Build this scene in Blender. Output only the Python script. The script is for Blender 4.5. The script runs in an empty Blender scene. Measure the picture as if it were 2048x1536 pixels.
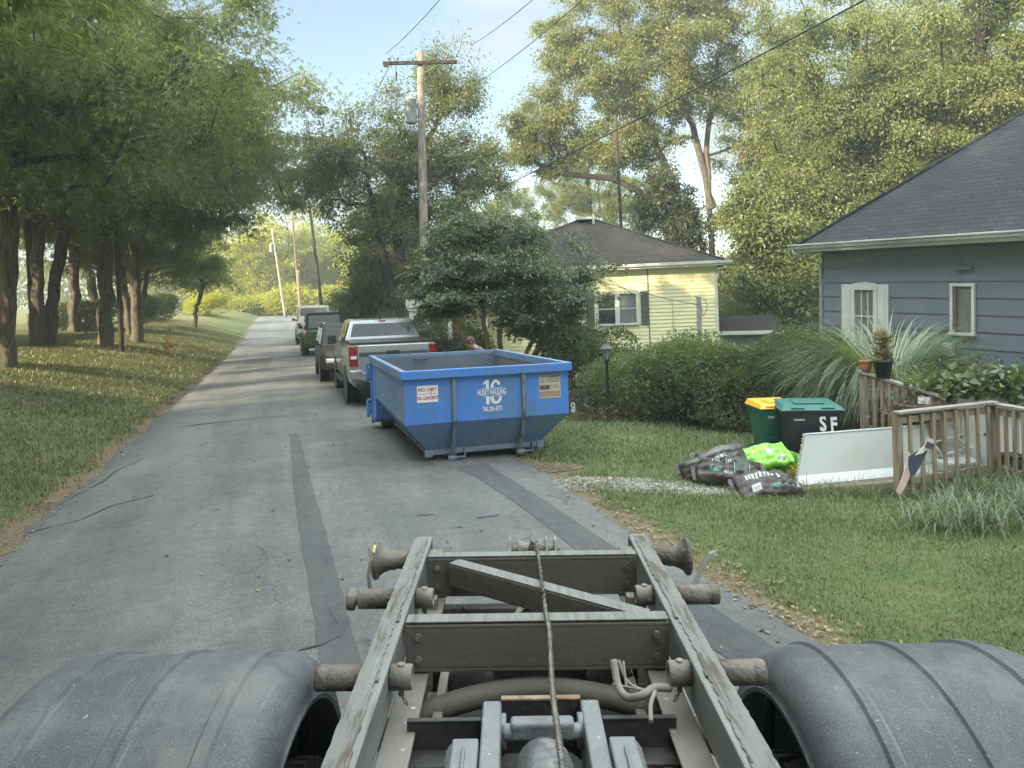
import bpy, bmesh, math, random
import numpy as np
from mathutils import Vector, Matrix
random.seed(4)
R_ = math.radians
SC = bpy.context.scene
COL = SC.collection
# ------------------------------------------------------------------ camera
CH = 2.30                      # eye height in the truck cab
FPX, HX, HY, ROLL = 1500.0, 1024.0, 605.0, -0.03
cam_d = bpy.data.cameras.new('camera')
cam_d.sensor_width = 36.0
cam_d.lens = FPX / 2048 * 36
cam_d.shift_y = -(768 - HY) / 2048
cam_d.clip_start = 0.05
cam_d.clip_end = 3000
cam = bpy.data.objects.new('camera', cam_d)
COL.objects.link(cam)
cam.matrix_world = Matrix.Translation((0, 0, CH)) @ Matrix.Rotation(R_(90), 4, 'X') @ Matrix.Rotation(ROLL, 4, 'Z')
SC.camera = cam
# ------------------------------------------------------------------ sky and sun
SUN_EL, SUN_AZ = R_(21), R_(232)          # azimuth measured clockwise from +Y
world = bpy.data.worlds.new('World')
SC.world = world
world.use_nodes = True
wn, wl = world.node_tree.nodes, world.node_tree.links
wn.clear()
w_out = wn.new('ShaderNodeOutputWorld')
w_bg = wn.new('ShaderNodeBackground')
w_bg.inputs['Strength'].default_value = 0.12
sky = wn.new('ShaderNodeTexSky')
sky.sky_type = 'NISHITA'
sky.sun_disc = False
sky.sun_elevation = SUN_EL
sky.sun_rotation = SUN_AZ
sky.air_density = 1.0
sky.dust_density = 0.4
sky.ozone_density = 1.2
w_tc = wn.new('ShaderNodeTexCoord')
w_map = wn.new('ShaderNodeMapping')
w_map.inputs['Scale'].default_value = (1.0, 1.0, 2.2)
w_map.inputs['Location'].default_value = (0.35, 0.1, 0.2)
w_no = wn.new('ShaderNodeTexNoise')
w_no.inputs['Scale'].default_value = 2.6
w_no.inputs['Detail'].default_value = 7
w_no.inputs['Roughness'].default_value = 0.52
w_no.inputs['Distortion'].default_value = 0.25
w_rp = wn.new('ShaderNodeValToRGB')
w_rp.color_ramp.elements[0].position = 0.46
w_rp.color_ramp.elements[0].color = (.06, .06, .06, 1)
w_rp.color_ramp.elements[1].position = 0.62
w_rp.color_ramp.elements[1].color = (.92, .92, .92, 1)
w_mx = wn.new('ShaderNodeMix')
w_mx.data_type = 'RGBA'
# cloud dim low down; unseen bright bank overhead added to light the shade
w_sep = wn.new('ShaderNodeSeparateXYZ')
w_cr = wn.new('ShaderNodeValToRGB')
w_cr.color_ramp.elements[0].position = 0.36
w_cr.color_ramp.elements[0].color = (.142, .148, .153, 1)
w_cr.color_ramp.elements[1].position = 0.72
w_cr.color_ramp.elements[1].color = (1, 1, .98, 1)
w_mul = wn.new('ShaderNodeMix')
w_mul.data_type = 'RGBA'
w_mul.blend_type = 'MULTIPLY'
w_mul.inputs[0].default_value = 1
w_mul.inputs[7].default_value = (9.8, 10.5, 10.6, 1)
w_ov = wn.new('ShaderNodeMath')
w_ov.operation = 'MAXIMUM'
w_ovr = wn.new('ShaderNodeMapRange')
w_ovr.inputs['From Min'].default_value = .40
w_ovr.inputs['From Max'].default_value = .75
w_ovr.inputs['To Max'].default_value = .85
wl.new(w_tc.outputs['Generated'], w_map.inputs['Vector'])
wl.new(w_map.outputs[0], w_no.inputs['Vector'])
wl.new(w_no.outputs['Fac'], w_rp.inputs['Fac'])
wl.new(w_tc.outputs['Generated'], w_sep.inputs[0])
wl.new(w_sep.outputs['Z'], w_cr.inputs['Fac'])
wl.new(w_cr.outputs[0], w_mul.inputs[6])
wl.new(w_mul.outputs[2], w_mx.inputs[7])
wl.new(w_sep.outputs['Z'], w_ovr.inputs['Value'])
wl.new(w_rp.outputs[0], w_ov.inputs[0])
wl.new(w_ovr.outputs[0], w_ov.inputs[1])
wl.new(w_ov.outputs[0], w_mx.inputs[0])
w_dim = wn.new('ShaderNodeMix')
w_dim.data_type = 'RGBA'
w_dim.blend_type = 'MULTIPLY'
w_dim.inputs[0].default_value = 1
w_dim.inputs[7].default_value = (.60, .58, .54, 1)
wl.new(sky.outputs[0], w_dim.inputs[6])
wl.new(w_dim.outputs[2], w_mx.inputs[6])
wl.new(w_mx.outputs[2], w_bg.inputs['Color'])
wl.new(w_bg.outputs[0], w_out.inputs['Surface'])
sun_d = bpy.data.lights.new('sun', 'SUN')
sun_d.energy = 4.0
sun_d.angle = R_(0.55)
sun_d.color = (1.0, 0.84, 0.56)
sun = bpy.data.objects.new('sun', sun_d)
COL.objects.link(sun)
_sd = Vector((math.cos(SUN_EL) * math.sin(SUN_AZ), math.cos(SUN_EL) * math.cos(SUN_AZ), math.sin(SUN_EL)))
sun.rotation_euler = _sd.to_track_quat('Z', 'Y').to_euler()
SC.view_settings.view_transform = 'Standard'
SC.view_settings.look = 'None'
SC.view_settings.gamma = 1
SC.view_settings.use_curve_mapping = False
SC.view_settings.exposure = 2.1
SC.render.engine = 'CYCLES'
cy = SC.cycles
cy.max_bounces = 6
cy.diffuse_bounces = 3
cy.glossy_bounces = 3
cy.transmission_bounces = 3
cy.transparent_max_bounces = 4
cy.caustics_reflective = False
cy.caustics_refractive = False
cy.sample_clamp_indirect = 6
cy.use_denoising = True
try:
    cy.denoiser = 'OPENIMAGEDENOISE'
    cy.denoising_input_passes = 'RGB_ALBEDO_NORMAL'
except Exception:
    pass

# ------------------------------------------------------------------ geometry of the place
TH = R_(-17)                                    # heading of the street, clockwise from +Y
RD = (math.sin(TH), math.cos(TH))               # along the street
RN = (math.cos(TH), -math.sin(TH))              # across it, to the right
ROAD_L, ROAD_R = -2.72, 3.32


def road_z(s):
    s = np.asarray(s, float)
    u = np.clip((s - 30) / 45.0, 0, 1)
    z = 1.05 * u * u
    d = np.clip(s - 75, 0, None)
    return z + np.maximum(0.046 * d - 0.0011 * d * d, -2.5) * (d > 0)


def Hst(s, t):
    s = np.asarray(s, float)
    t = np.asarray(t, float)
    ul = np.clip(ROAD_L - t, 0, None)
    ur = np.clip(t - ROAD_R, 0, None)
    left = 0.04 * np.clip(ul / 0.3, 0, 1) + 1.3 * (1 - np.exp(-(ul / 3.4) ** 1.15)) + 0.012 * ul
    right = 0.03 * np.clip(ur / 0.25, 0, 1) - 0.075 * np.clip(ur, 0, 8) - 0.02 * np.clip(ur - 8, 0, 30)
    wob = 0.03 * np.sin(s * 0.9 + t * .6) * np.clip((ul + ur) / 2, 0, 1) + .02 * np.sin(s * 2.1 - t * 1.3) * np.clip((ul + ur) / 2, 0, 1)
    return road_z(s) + left + right + wob


def st(x, y):
    return x * RD[0] + y * RD[1], x * RN[0] + y * RN[1]


def H(x, y):
    s, t = st(np.asarray(x, float), np.asarray(y, float))
    return Hst(s, t)


def S(s, t, dz=0.0):
    x, y = s * RD[0] + t * RN[0], s * RD[1] + t * RN[1]
    return Vector((x, y, float(Hst(s, t)) + dz))


def P(px, py, Z):
    """point at distance Z seen in the direction of a point of the 2048 x 1536 photograph"""
    dx, dy = px - HX, py - HY
    lx, ly = dx + ROLL * dy, dy - ROLL * dx
    return Vector((lx * Z / FPX, Z, CH - ly * Z / FPX))


def G(px, py):
    Zs = np.arange(2.0, 140, 0.02)
    dx, dy = px - HX, py - HY
    lx, ly = dx + ROLL * dy, dy - ROLL * dx
    X = lx * Zs / FPX
    z = CH - ly * Zs / FPX
    b = np.nonzero(z <= H(X, Zs))[0]
    i = b[0] if len(b) else len(Zs) - 1
    return Vector((X[i], Zs[i], float(H(X[i], Zs[i]))))


def GZ(px, Z):
    """ground point in the column px (taken at the horizon) at distance Z"""
    x = (px - HX) * Z / FPX
    return Vector((x, Z, float(H(x, Z))))


# ------------------------------------------------------------------ objects
def tag(o, label=None, cat=None, group=None, kind=None):
    if label: o['label'] = label
    if cat: o['category'] = cat
    if group: o['group'] = group
    if kind: o['kind'] = kind
    return o


def thing(name, label, cat, loc=(0, 0, 0), rz=0.0, group=None, rx=0.0, ry=0.0):
    o = bpy.data.objects.new(name, None)
    o.empty_display_size = 0.2
    COL.objects.link(o)
    o.location = loc
    o.rotation_euler = (rx, ry, rz)
    return tag(o, label, cat, group)


def link(name, me, parent=None):
    o = bpy.data.objects.new(name, me)
    COL.objects.link(o)
    if parent is not None:
        o.parent = parent
    return o


def kids(o):
    return [c for c in bpy.data.objects if c.parent == o]


def dup(o, parent=None, loc=None, rz=None, scale=None, label=None):
    c = o.copy()
    COL.objects.link(c)
    c.parent = parent
    if loc is not None: c.location = loc
    if rz is not None: c.rotation_euler = (o.rotation_euler[0], o.rotation_euler[1], rz)
    if scale is not None: c.scale = (scale, scale, scale) if isinstance(scale, (int, float)) else scale
    if label: c['label'] = label
    for k in o.children:
        dup(k, c)
    return c


def mesh_np(name, V, quads=None, tris=None, mat=None, smooth=False, parent=None, mi=None):
    V = np.ascontiguousarray(V, np.float32)
    me = bpy.data.meshes.new(name)
    me.vertices.add(len(V))
    me.vertices.foreach_set('co', V.ravel())
    idx, starts, off = [], [], 0
    for A, k in ((quads, 4), (tris, 3)):
        if A is None or len(A) == 0: continue
        A = np.asarray(A, np.int32)
        idx.append(A.ravel())
        starts.append(off + np.arange(len(A), dtype=np.int32) * k)
        off += A.size
    idx = np.concatenate(idx).astype(np.int32)
    starts = np.concatenate(starts).astype(np.int32)
    me.loops.add(len(idx))
    me.loops.foreach_set('vertex_index', idx)
    me.polygons.add(len(starts))
    me.polygons.foreach_set('loop_start', starts)
    me.polygons.foreach_set('use_smooth', np.full(len(starts), smooth, bool))
    me.update(calc_edges=True)
    for m in (mat if isinstance(mat, (list, tuple)) else [mat]):
        if m: me.materials.append(m)
    if mi is not None:
        me.polygons.foreach_set('material_index', np.asarray(mi, np.int32))
    return link(name, me, parent)


def frame_of(d):
    d = Vector(d).normalized()
    a = Vector((0, 0, 1)) if abs(d.z) < .9 else Vector((1, 0, 0))
    u = d.cross(a).normalized()
    return u, u.cross(d).normalized(), d


class MB:
    """collects shapes that become ONE mesh object"""

    def __init__(self):
        self.V, self.F, self.Sm, self.M = [], [], [], []

    def add(self, vs, fs, smooth=False, mi=0):
        b = len(self.V)
        self.V += [tuple(v) for v in vs]
        for f in fs:
            self.F.append([b + i for i in f])
            self.Sm.append(smooth)
            self.M.append(mi)
        return self

    def hexa(self, c, mi=0):
        """8 corners: bottom ring 0-3, top ring 4-7"""
        return self.add(c, [(3, 2, 1, 0), (4, 5, 6, 7), (0, 1, 5, 4), (1, 2, 6, 5), (2, 3, 7, 6), (3, 0, 4, 7)], False, mi)

    def box(self, c, s, rz=0.0, rx=0.0, ry=0.0, mi=0):
        M = Matrix.Translation(c) @ Matrix.Rotation(rz, 4, 'Z') @ Matrix.Rotation(ry, 4, 'Y') @ Matrix.Rotation(rx, 4, 'X')
        x, y, z = s[0] / 2, s[1] / 2, s[2] / 2
        return self.hexa([M @ Vector(p) for p in ((-x, -y, -z), (x, -y, -z), (x, y, -z), (-x, y, -z), (-x, -y, z), (x, -y, z), (x, y, z), (-x, y, z))], mi)

    def bar(self, p0, p1, w, h, up=(0, 0, 1), mi=0):
        """rectangular bar from p0 to p1, w across, h along up"""
        p0, p1 = Vector(p0), Vector(p1)
        d = (p1 - p0).normalized()
        s = d.cross(Vector(up)).normalized()
        u = s.cross(d).normalized()
        a, b = s * w / 2, u * h / 2
        return self.hexa([p0 - a - b, p0 + a - b, p1 + a - b, p1 - a - b, p0 - a + b, p0 + a + b, p1 + a + b, p1 - a + b], mi)

    def tube(self, pts, r, n=8, caps=True, smooth=True, mi=0, twist=0.0, star=0.0, starn=3):
        pts = [Vector(p) for p in pts]
        k = len(pts)
        rs = [r] * k if isinstance(r, (int, float)) else list(r)
        d0 = (pts[1] - pts[0]).normalized()
        u = frame_of(d0)[0]
        vs = []
        L = 0
        for i in range(k):
            d = (pts[min(i + 1, k - 1)] - pts[max(i - 1, 0)])
            d = d.normalized() if d.length > 1e-9 else d0
            u = (u - d * u.dot(d)).normalized()
            w = d.cross(u)
            if i: L += (pts[i] - pts[i - 1]).length
            for j in range(n):
                a = 2 * math.pi * j / n
                rr = rs[i] * (1 + star * math.cos(starn * a)) if star else rs[i]
                a2 = a + twist * L
                vs.append(pts[i] + (u * math.cos(a2) + w * math.sin(a2)) * rr)
        fs = [(i * n + j, i * n + (j + 1) % n, (i + 1) * n + (j + 1) % n, (i + 1) * n + j) for i in range(k - 1) for j in range(n)]
        self.add(vs, fs, smooth, mi)
        if caps:
            b = len(self.V) - k * n
            self.F.append([b + j for j in range(n)][::-1]); self.Sm.append(False); self.M.append(mi)
            self.F.append([b + (k - 1) * n + j for j in range(n)]); self.Sm.append(False); self.M.append(mi)
        return self

    def cyl(self, p0, p1, r, n=16, r1=None, mi=0, smooth=True):
        return self.tube([p0, p1], [r, r if r1 is None else r1], n, True, smooth, mi)

    def lathe(self, prof, o, axis=(0, 0, 1), n=20, mi=0, smooth=True):
        """prof: (radius, height along axis)"""
        u, w, d = frame_of(axis)
        o = Vector(o)
        vs = [o + d * h + (u * math.cos(2 * math.pi * j / n) + w * math.sin(2 * math.pi * j / n)) * r for r, h in prof for j in range(n)]
        fs = [(i * n + j, i * n + (j + 1) % n, (i + 1) * n + (j + 1) % n, (i + 1) * n + j) for i in range(len(prof) - 1) for j in range(n)]
        self.add(vs, fs, smooth, mi)
        b = len(self.V) - len(vs)
        if prof[0][0] > 1e-4:
            self.F.append([b + j for j in range(n)][::-1]); self.Sm.append(False); self.M.append(mi)
        if prof[-1][0] > 1e-4:
            self.F.append([b + (len(prof) - 1) * n + j for j in range(n)]); self.Sm.append(False); self.M.append(mi)
        return self

    def prism(self, poly, ext, mi=0, smooth=False):
        n = len(poly)
        e = Vector(ext)
        a = [Vector(p) for p in poly]
        self.add(a + [p + e for p in a], [tuple(range(n))[::-1], tuple(range(n, 2 * n))] + [(i, (i + 1) % n, n + (i + 1) % n, n + i) for i in range(n)], smooth, mi)
        return self

    def grid(self, fn, nu, nv, mi=0, smooth=True, flip=False):
        vs = [fn(i / nu, j / nv) for i in range(nu + 1) for j in range(nv + 1)]
        fs = []
        for i in range(nu):
            for j in range(nv):
                a = i * (nv + 1) + j
                f = (a, a + nv + 1, a + nv + 2, a + 1)
                fs.append(f[::-1] if flip else f)
        return self.add(vs, fs, smooth, mi)

    def ball(self, c, r, nu=12, nv=8, mi=0):
        rx, ry, rz = (r, r, r) if isinstance(r, (int, float)) else r
        c = Vector(c)
        vs = [c + Vector((rx * math.sin(math.pi * i / nv) * math.cos(2 * math.pi * j / nu), ry * math.sin(math.pi * i / nv) * math.sin(2 * math.pi * j / nu), rz * math.cos(math.pi * i / nv))) for i in range(nv + 1) for j in range(nu)]
        fs = [(i * nu + j, (i + 1) * nu + j, (i + 1) * nu + (j + 1) % nu, i * nu + (j + 1) % nu) for i in range(nv) for j in range(nu)]
        return self.add(vs, fs, True, mi)

    def build(self, name, mat, parent=None, bevel=0.0, seg=2, clean=True, smooth_all=False):
        me = bpy.data.meshes.new(name)
        me.from_pydata([tuple(v) for v in self.V], [], self.F)
        me.polygons.foreach_set('use_smooth', [bool(s) or smooth_all for s in self.Sm])
        for m in (mat if isinstance(mat, (list, tuple)) else [mat]):
            me.materials.append(m)
        me.polygons.foreach_set('material_index', self.M)
        if clean:
            b = bmesh.new()
            b.from_mesh(me)
            bmesh.ops.remove_doubles(b, verts=b.verts, dist=1e-6)
            bmesh.ops.recalc_face_normals(b, faces=b.faces)
            b.to_mesh(me)
            b.free()
        me.update()
        o = link(name, me, parent)
        if bevel:
            m = o.modifiers.new('bevel', 'BEVEL')
            m.width = bevel
            m.segments = seg
            m.limit_method = 'ANGLE'
            m.angle_limit = R_(40)
            m.use_clamp_overlap = True
        return o


def text(name, body, size, mat, parent, M, bold=0.0, sx=1.0, align='CENTER', extrude=0.0012, space=1.0, shear=0.0):
    """lettering as a thin mesh lying in the xy plane of M"""
    cu = bpy.data.curves.new(name, 'FONT')
    cu.body = body
    cu.size = size
    cu.align_x = align
    cu.align_y = 'CENTER'
    cu.extrude = extrude
    cu.offset = bold
    cu.space_character = space
    cu.shear = shear
    cu.resolution_u = 3
    tmp = bpy.data.objects.new('tmp', cu)
    COL.objects.link(tmp)
    dg = bpy.context.evaluated_depsgraph_get()
    me = bpy.data.meshes.new_from_object(tmp.evaluated_get(dg))
    bpy.data.objects.remove(tmp)
    bpy.data.curves.remove(cu)
    me.transform(M @ Matrix.Diagonal((sx, 1, 1, 1)))
    me.materials.clear()
    me.materials.append(mat)
    me.name = name
    return link(name, me, parent)


def plane_matrix(o, xdir, ydir):
    x = Vector(xdir).normalized()
    y = Vector(ydir)
    y = (y - x * y.dot(x)).normalized()
    z = x.cross(y)
    return Matrix(((x.x, y.x, z.x, o[0]), (x.y, y.y, z.y, o[1]), (x.z, y.z, z.z, o[2]), (0, 0, 0, 1)))


# ------------------------------------------------------------------ materials
MATS = {}


def nodes(name):
    m = bpy.data.materials.new(name)
    m.use_nodes = True
    nt = m.node_tree
    nt.nodes.clear()
    return m, nt.nodes, nt.links


def noise(n, l, vec, scale, detail=5, rough=.55, dist=0.0):
    t = n.new('ShaderNodeTexNoise')
    t.inputs['Scale'].default_value = scale
    t.inputs['Detail'].default_value = detail
    t.inputs['Roughness'].default_value = rough
    t.inputs['Distortion'].default_value = dist
    l.new(vec, t.inputs['Vector'])
    return t.outputs['Fac']


def ramp(n, l, fac, stops):
    r = n.new('ShaderNodeValToRGB')
    e = r.color_ramp.elements
    while len(e) < len(stops): e.new(0.5)
    for i, (p, c) in enumerate(stops):
        e[i].position = p
        e[i].color = (*c, 1) if len(c) == 3 else c
    l.new(fac, r.inputs['Fac'])
    return r.outputs[0]


def mixc(n, l, fac, a, b, mode='MIX'):
    m = n.new('ShaderNodeMix')
    m.data_type = 'RGBA'
    m.blend_type = mode
    for sock, v in ((m.inputs[0], fac), (m.inputs[6], a), (m.inputs[7], b)):
        if hasattr(v, 'is_output'): l.new(v, sock)
        elif isinstance(v, (int, float)): sock.default_value = v
        else: sock.default_value = (*v, 1)
    return m.outputs[2]


def mat(name, col, rough=.6, metal=0.0, col2=None, scale=6.0, dirt=None, dirt_scale=2.5, dirt_lo=.5, dirt_hi=.7, spots=None,
        drip=None, bump=0.0, bscale=40.0, stretch=(1, 1, 1), coat=0.0, spec=.5, alpha=None, rough2=None):
    """painted / weathered surface: base tone mottled with col2, patches of dirt, fine speckle, bump"""
    if name in MATS: return MATS[name]
    m, n, l = nodes(name)
    o = n.new('ShaderNodeOutputMaterial')
    b = n.new('ShaderNodeBsdfPrincipled')
    tc = n.new('ShaderNodeTexCoord')
    mp = n.new('ShaderNodeMapping')
    mp.inputs['Scale'].default_value = stretch
    l.new(tc.outputs['Object'], mp.inputs['Vector'])
    v = mp.outputs[0]
    c = col
    if col2:
        c = mixc(n, l, ramp(n, l, noise(n, l, v, scale), [(.32, (0, 0, 0)), (.68, (1, 1, 1))]), col, col2)
    if dirt:
        f = ramp(n, l, noise(n, l, v, dirt_scale, 8, .62), [(dirt_lo, (0, 0, 0)), (dirt_hi, (1, 1, 1))])
        c = mixc(n, l, f, c, dirt)
    if spots:
        f = ramp(n, l, noise(n, l, v, spots[1], 3, .5), [(spots[2], (0, 0, 0)), (min(1, spots[2] + .05), (1, 1, 1))])
        c = mixc(n, l, f, c, spots[0])
    if drip:                                     # runs and streaks down a wall
        m2 = n.new('ShaderNodeMapping')
        m2.inputs['Scale'].default_value = (7, 7, .55)
        l.new(tc.outputs['Object'], m2.inputs['Vector'])
        f = ramp(n, l, noise(n, l, m2.outputs[0], 1.6, 5, .65), [(drip[1], (0, 0, 0)), (drip[1] + .14, (.75, .75, .75))])
        c = mixc(n, l, f, c, drip[0])
    if hasattr(c, 'is_output'): l.new(c, b.inputs['Base Color'])
    else: b.inputs['Base Color'].default_value = (*c, 1)
    if rough2 is not None:
        f = noise(n, l, v, scale * 1.7, 4)
        mr = n.new('ShaderNodeMapRange')
        mr.inputs['To Min'].default_value = rough
        mr.inputs['To Max'].default_value = rough2
        l.new(f, mr.inputs['Value'])
        l.new(mr.outputs[0], b.inputs['Roughness'])
    else:
        b.inputs['Roughness'].default_value = rough
    b.inputs['Metallic'].default_value = metal
    b.inputs['Coat Weight'].default_value = coat
    b.inputs['Coat Roughness'].default_value = .08
    b.inputs['Specular IOR Level'].default_value = spec
    if bump:
        bp = n.new('ShaderNodeBump')
        bp.inputs['Strength'].default_value = bump
        bp.inputs['Distance'].default_value = .02
        l.new(noise(n, l, v, bscale, 4, .6), bp.inputs['Height'])
        l.new(bp.outputs[0], b.inputs['Normal'])
    l.new(b.outputs[0], o.inputs['Surface'])
    MATS[name] = m
    return m


def leafmat(name, dark, mid, light, clump=.5, trans=.42, gloss=.035, yellow=None, yfrac=.0):
    """leaves: every leaf its own tone, clumps lighter and darker, part of the light comes through"""
    if name in MATS: return MATS[name]
    m, n, l = nodes(name)
    o = n.new('ShaderNodeOutputMaterial')
    g = n.new('ShaderNodeNewGeometry')
    tc = n.new('ShaderNodeTexCoord')
    ns = noise(n, l, tc.outputs['Object'], clump, 3, .6)
    mt = n.new('ShaderNodeMath')
    mt.operation = 'MULTIPLY_ADD'
    l.new(g.outputs['Random Per Island'], mt.inputs[0])
    mt.inputs[1].default_value = .45
    a2 = n.new('ShaderNodeMath')
    a2.operation = 'MULTIPLY_ADD'
    l.new(ns, a2.inputs[0])
    a2.inputs[1].default_value = 1.5
    a2.inputs[2].default_value = -.48
    l.new(a2.outputs[0], mt.inputs[2])
    c = ramp(n, l, mt.outputs[0], [(.1, dark), (.5, mid), (.95, light)])
    if yellow:
        f = ramp(n, l, noise(n, l, tc.outputs['Object'], clump * 1.7, 2), [(.72 - yfrac, (0, 0, 0)), (.80 - yfrac, (1, 1, 1))])
        c = mixc(n, l, f, c, yellow)
    d = n.new('ShaderNodeBsdfDiffuse')
    t = n.new('ShaderNodeBsdfTranslucent')
    gl = n.new('ShaderNodeBsdfGlossy')
    gl.inputs['Roughness'].default_value = .42
    gl.inputs['Color'].default_value = (.8, .85, .8, 1)
    l.new(c, d.inputs['Color'])
    tcol = mixc(n, l, .55, c, (.28, .30, .03), 'MIX')
    l.new(tcol, t.inputs['Color'])
    m1 = n.new('ShaderNodeMixShader')
    m1.inputs[0].default_value = trans
    l.new(d.outputs[0], m1.inputs[1])
    l.new(t.outputs[0], m1.inputs[2])
    m2 = n.new('ShaderNodeMixShader')
    m2.inputs[0].default_value = gloss
    l.new(m1.outputs[0], m2.inputs[1])
    l.new(gl.outputs[0], m2.inputs[2])
    l.new(m2.outputs[0], o.inputs['Surface'])
    MATS[name] = m
    return m
# ================================================================== the setting: ground, road, grass
rng = np.random.default_rng(11)


def axis_vals(segs):
    out = []
    for a, b, st_ in segs:
        out += list(np.arange(a, b, st_))
    return np.array(sorted(set(np.round(out, 4))))


SV = axis_vals([(-700, -100, 60), (-100, -20, 8), (-20, 0, 1), (0, 30, .4), (30, 100, 1.0), (100, 200, 5), (200, 900, 60)])
TV = axis_vals([(-800, -100, 70), (-100, -30, 7), (-30, -12, 1), (-12, -2.72, .3), (-2.72, 3.32, 1.0), (3.32, 14, .3), (14, 40, 1.5), (40, 100, 8), (100, 800, 70)])


def sheet(name, sv, tv, dz, mat_, kind='structure', under=False):
    Sg, Tg = np.meshgrid(sv, tv, indexing='ij')
    Z = Hst(Sg, Tg) + dz
    if under:
        Z = np.where((Tg > ROAD_L + .2) & (Tg < ROAD_R - .2), Z - .05, Z)
    X = Sg * RD[0] + Tg * RN[0]
    Y = Sg * RD[1] + Tg * RN[1]
    V = np.stack([X, Y, Z], -1).reshape(-1, 3)
    a = (np.arange(len(sv) - 1)[:, None] * len(tv) + np.arange(len(tv) - 1)[None]).ravel()
    Q = np.stack([a, a + len(tv), a + len(tv) + 1, a + 1], 1)[:, ::-1]
    o = mesh_np(name, V, quads=Q, mat=mat_, smooth=True)
    return tag(o, kind=kind)


def ground_material():
    m, n, l = nodes('lawn_soil')
    o = n.new('ShaderNodeOutputMaterial')
    b = n.new('ShaderNodeBsdfPrincipled')
    b.inputs['Roughness'].default_value = .95
    b.inputs['Specular IOR Level'].default_value = .15
    tc = n.new('ShaderNodeTexCoord')
    v = tc.outputs['Object']
    dp = n.new('ShaderNodeVectorMath')
    dp.operation = 'DOT_PRODUCT'
    l.new(v, dp.inputs[0])
    dp.inputs[1].default_value = (RN[0], RN[1], 0)
    mr = n.new('ShaderNodeMapRange')
    l.new(dp.outputs['Value'], mr.inputs['Value'])
    mr.inputs['From Min'].default_value = -5.5
    mr.inputs['From Max'].default_value = -2.6
    green = ramp(n, l, noise(n, l, v, 1.3, 8, .65), [(.3, (.060, .085, .034)), (.55, (.095, .125, .050)), (.75, (.14, .135, .065))])
    dry = ramp(n, l, noise(n, l, v, 1.0, 8, .65), [(.3, (.085, .100, .040)), (.5, (.135, .138, .060)), (.72, (.175, .160, .085))])
    c = mixc(n, l, mr.outputs[0], dry, green)
    soil = ramp(n, l, noise(n, l, v, .45, 6, .7), [(.62, (0, 0, 0)), (.75, (1, 1, 1))])
    c = mixc(n, l, soil, c, (.14, .115, .07))
    # worn verge: bare soil and chaff in a ragged band along both road edges
    e1 = n.new('ShaderNodeMath')
    e1.operation = 'SUBTRACT'
    l.new(dp.outputs['Value'], e1.inputs[0])
    e1.inputs[1].default_value = (ROAD_L + ROAD_R) / 2
    e2 = n.new('ShaderNodeMath')
    e2.operation = 'ABSOLUTE'
    l.new(e1.outputs[0], e2.inputs[0])
    e3 = n.new('ShaderNodeMath')
    e3.operation = 'MULTIPLY_ADD'
    l.new(noise(n, l, v, 2.4, 6, .7), e3.inputs[0])
    e3.inputs[1].default_value = -.9
    l.new(e2.outputs[0], e3.inputs[2])
    vg = n.new('ShaderNodeMapRange')
    l.new(e3.outputs[0], vg.inputs['Value'])
    vg.inputs['From Min'].default_value = (ROAD_R - ROAD_L) / 2 - .36
    vg.inputs['From Max'].default_value = (ROAD_R - ROAD_L) / 2 - .16
    vg.inputs['To Min'].default_value = 1
    vg.inputs['To Max'].default_value = 0
    chaff = ramp(n, l, noise(n, l, v, 34, 4, .75), [(.35, (.085, .070, .045)), (.55, (.16, .13, .085)), (.72, (.30, .26, .18))])
    c = mixc(n, l, vg.outputs[0], c, chaff)
    l.new(c, b.inputs['Base Color'])
    bp = n.new('ShaderNodeBump')
    bp.inputs['Strength'].default_value = .6
    bp.inputs['Distance'].default_value = .05
    l.new(noise(n, l, v, 14, 6, .7), bp.inputs['Height'])
    l.new(bp.outputs[0], b.inputs['Normal'])
    l.new(b.outputs[0], o.inputs['Surface'])
    return m


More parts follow.
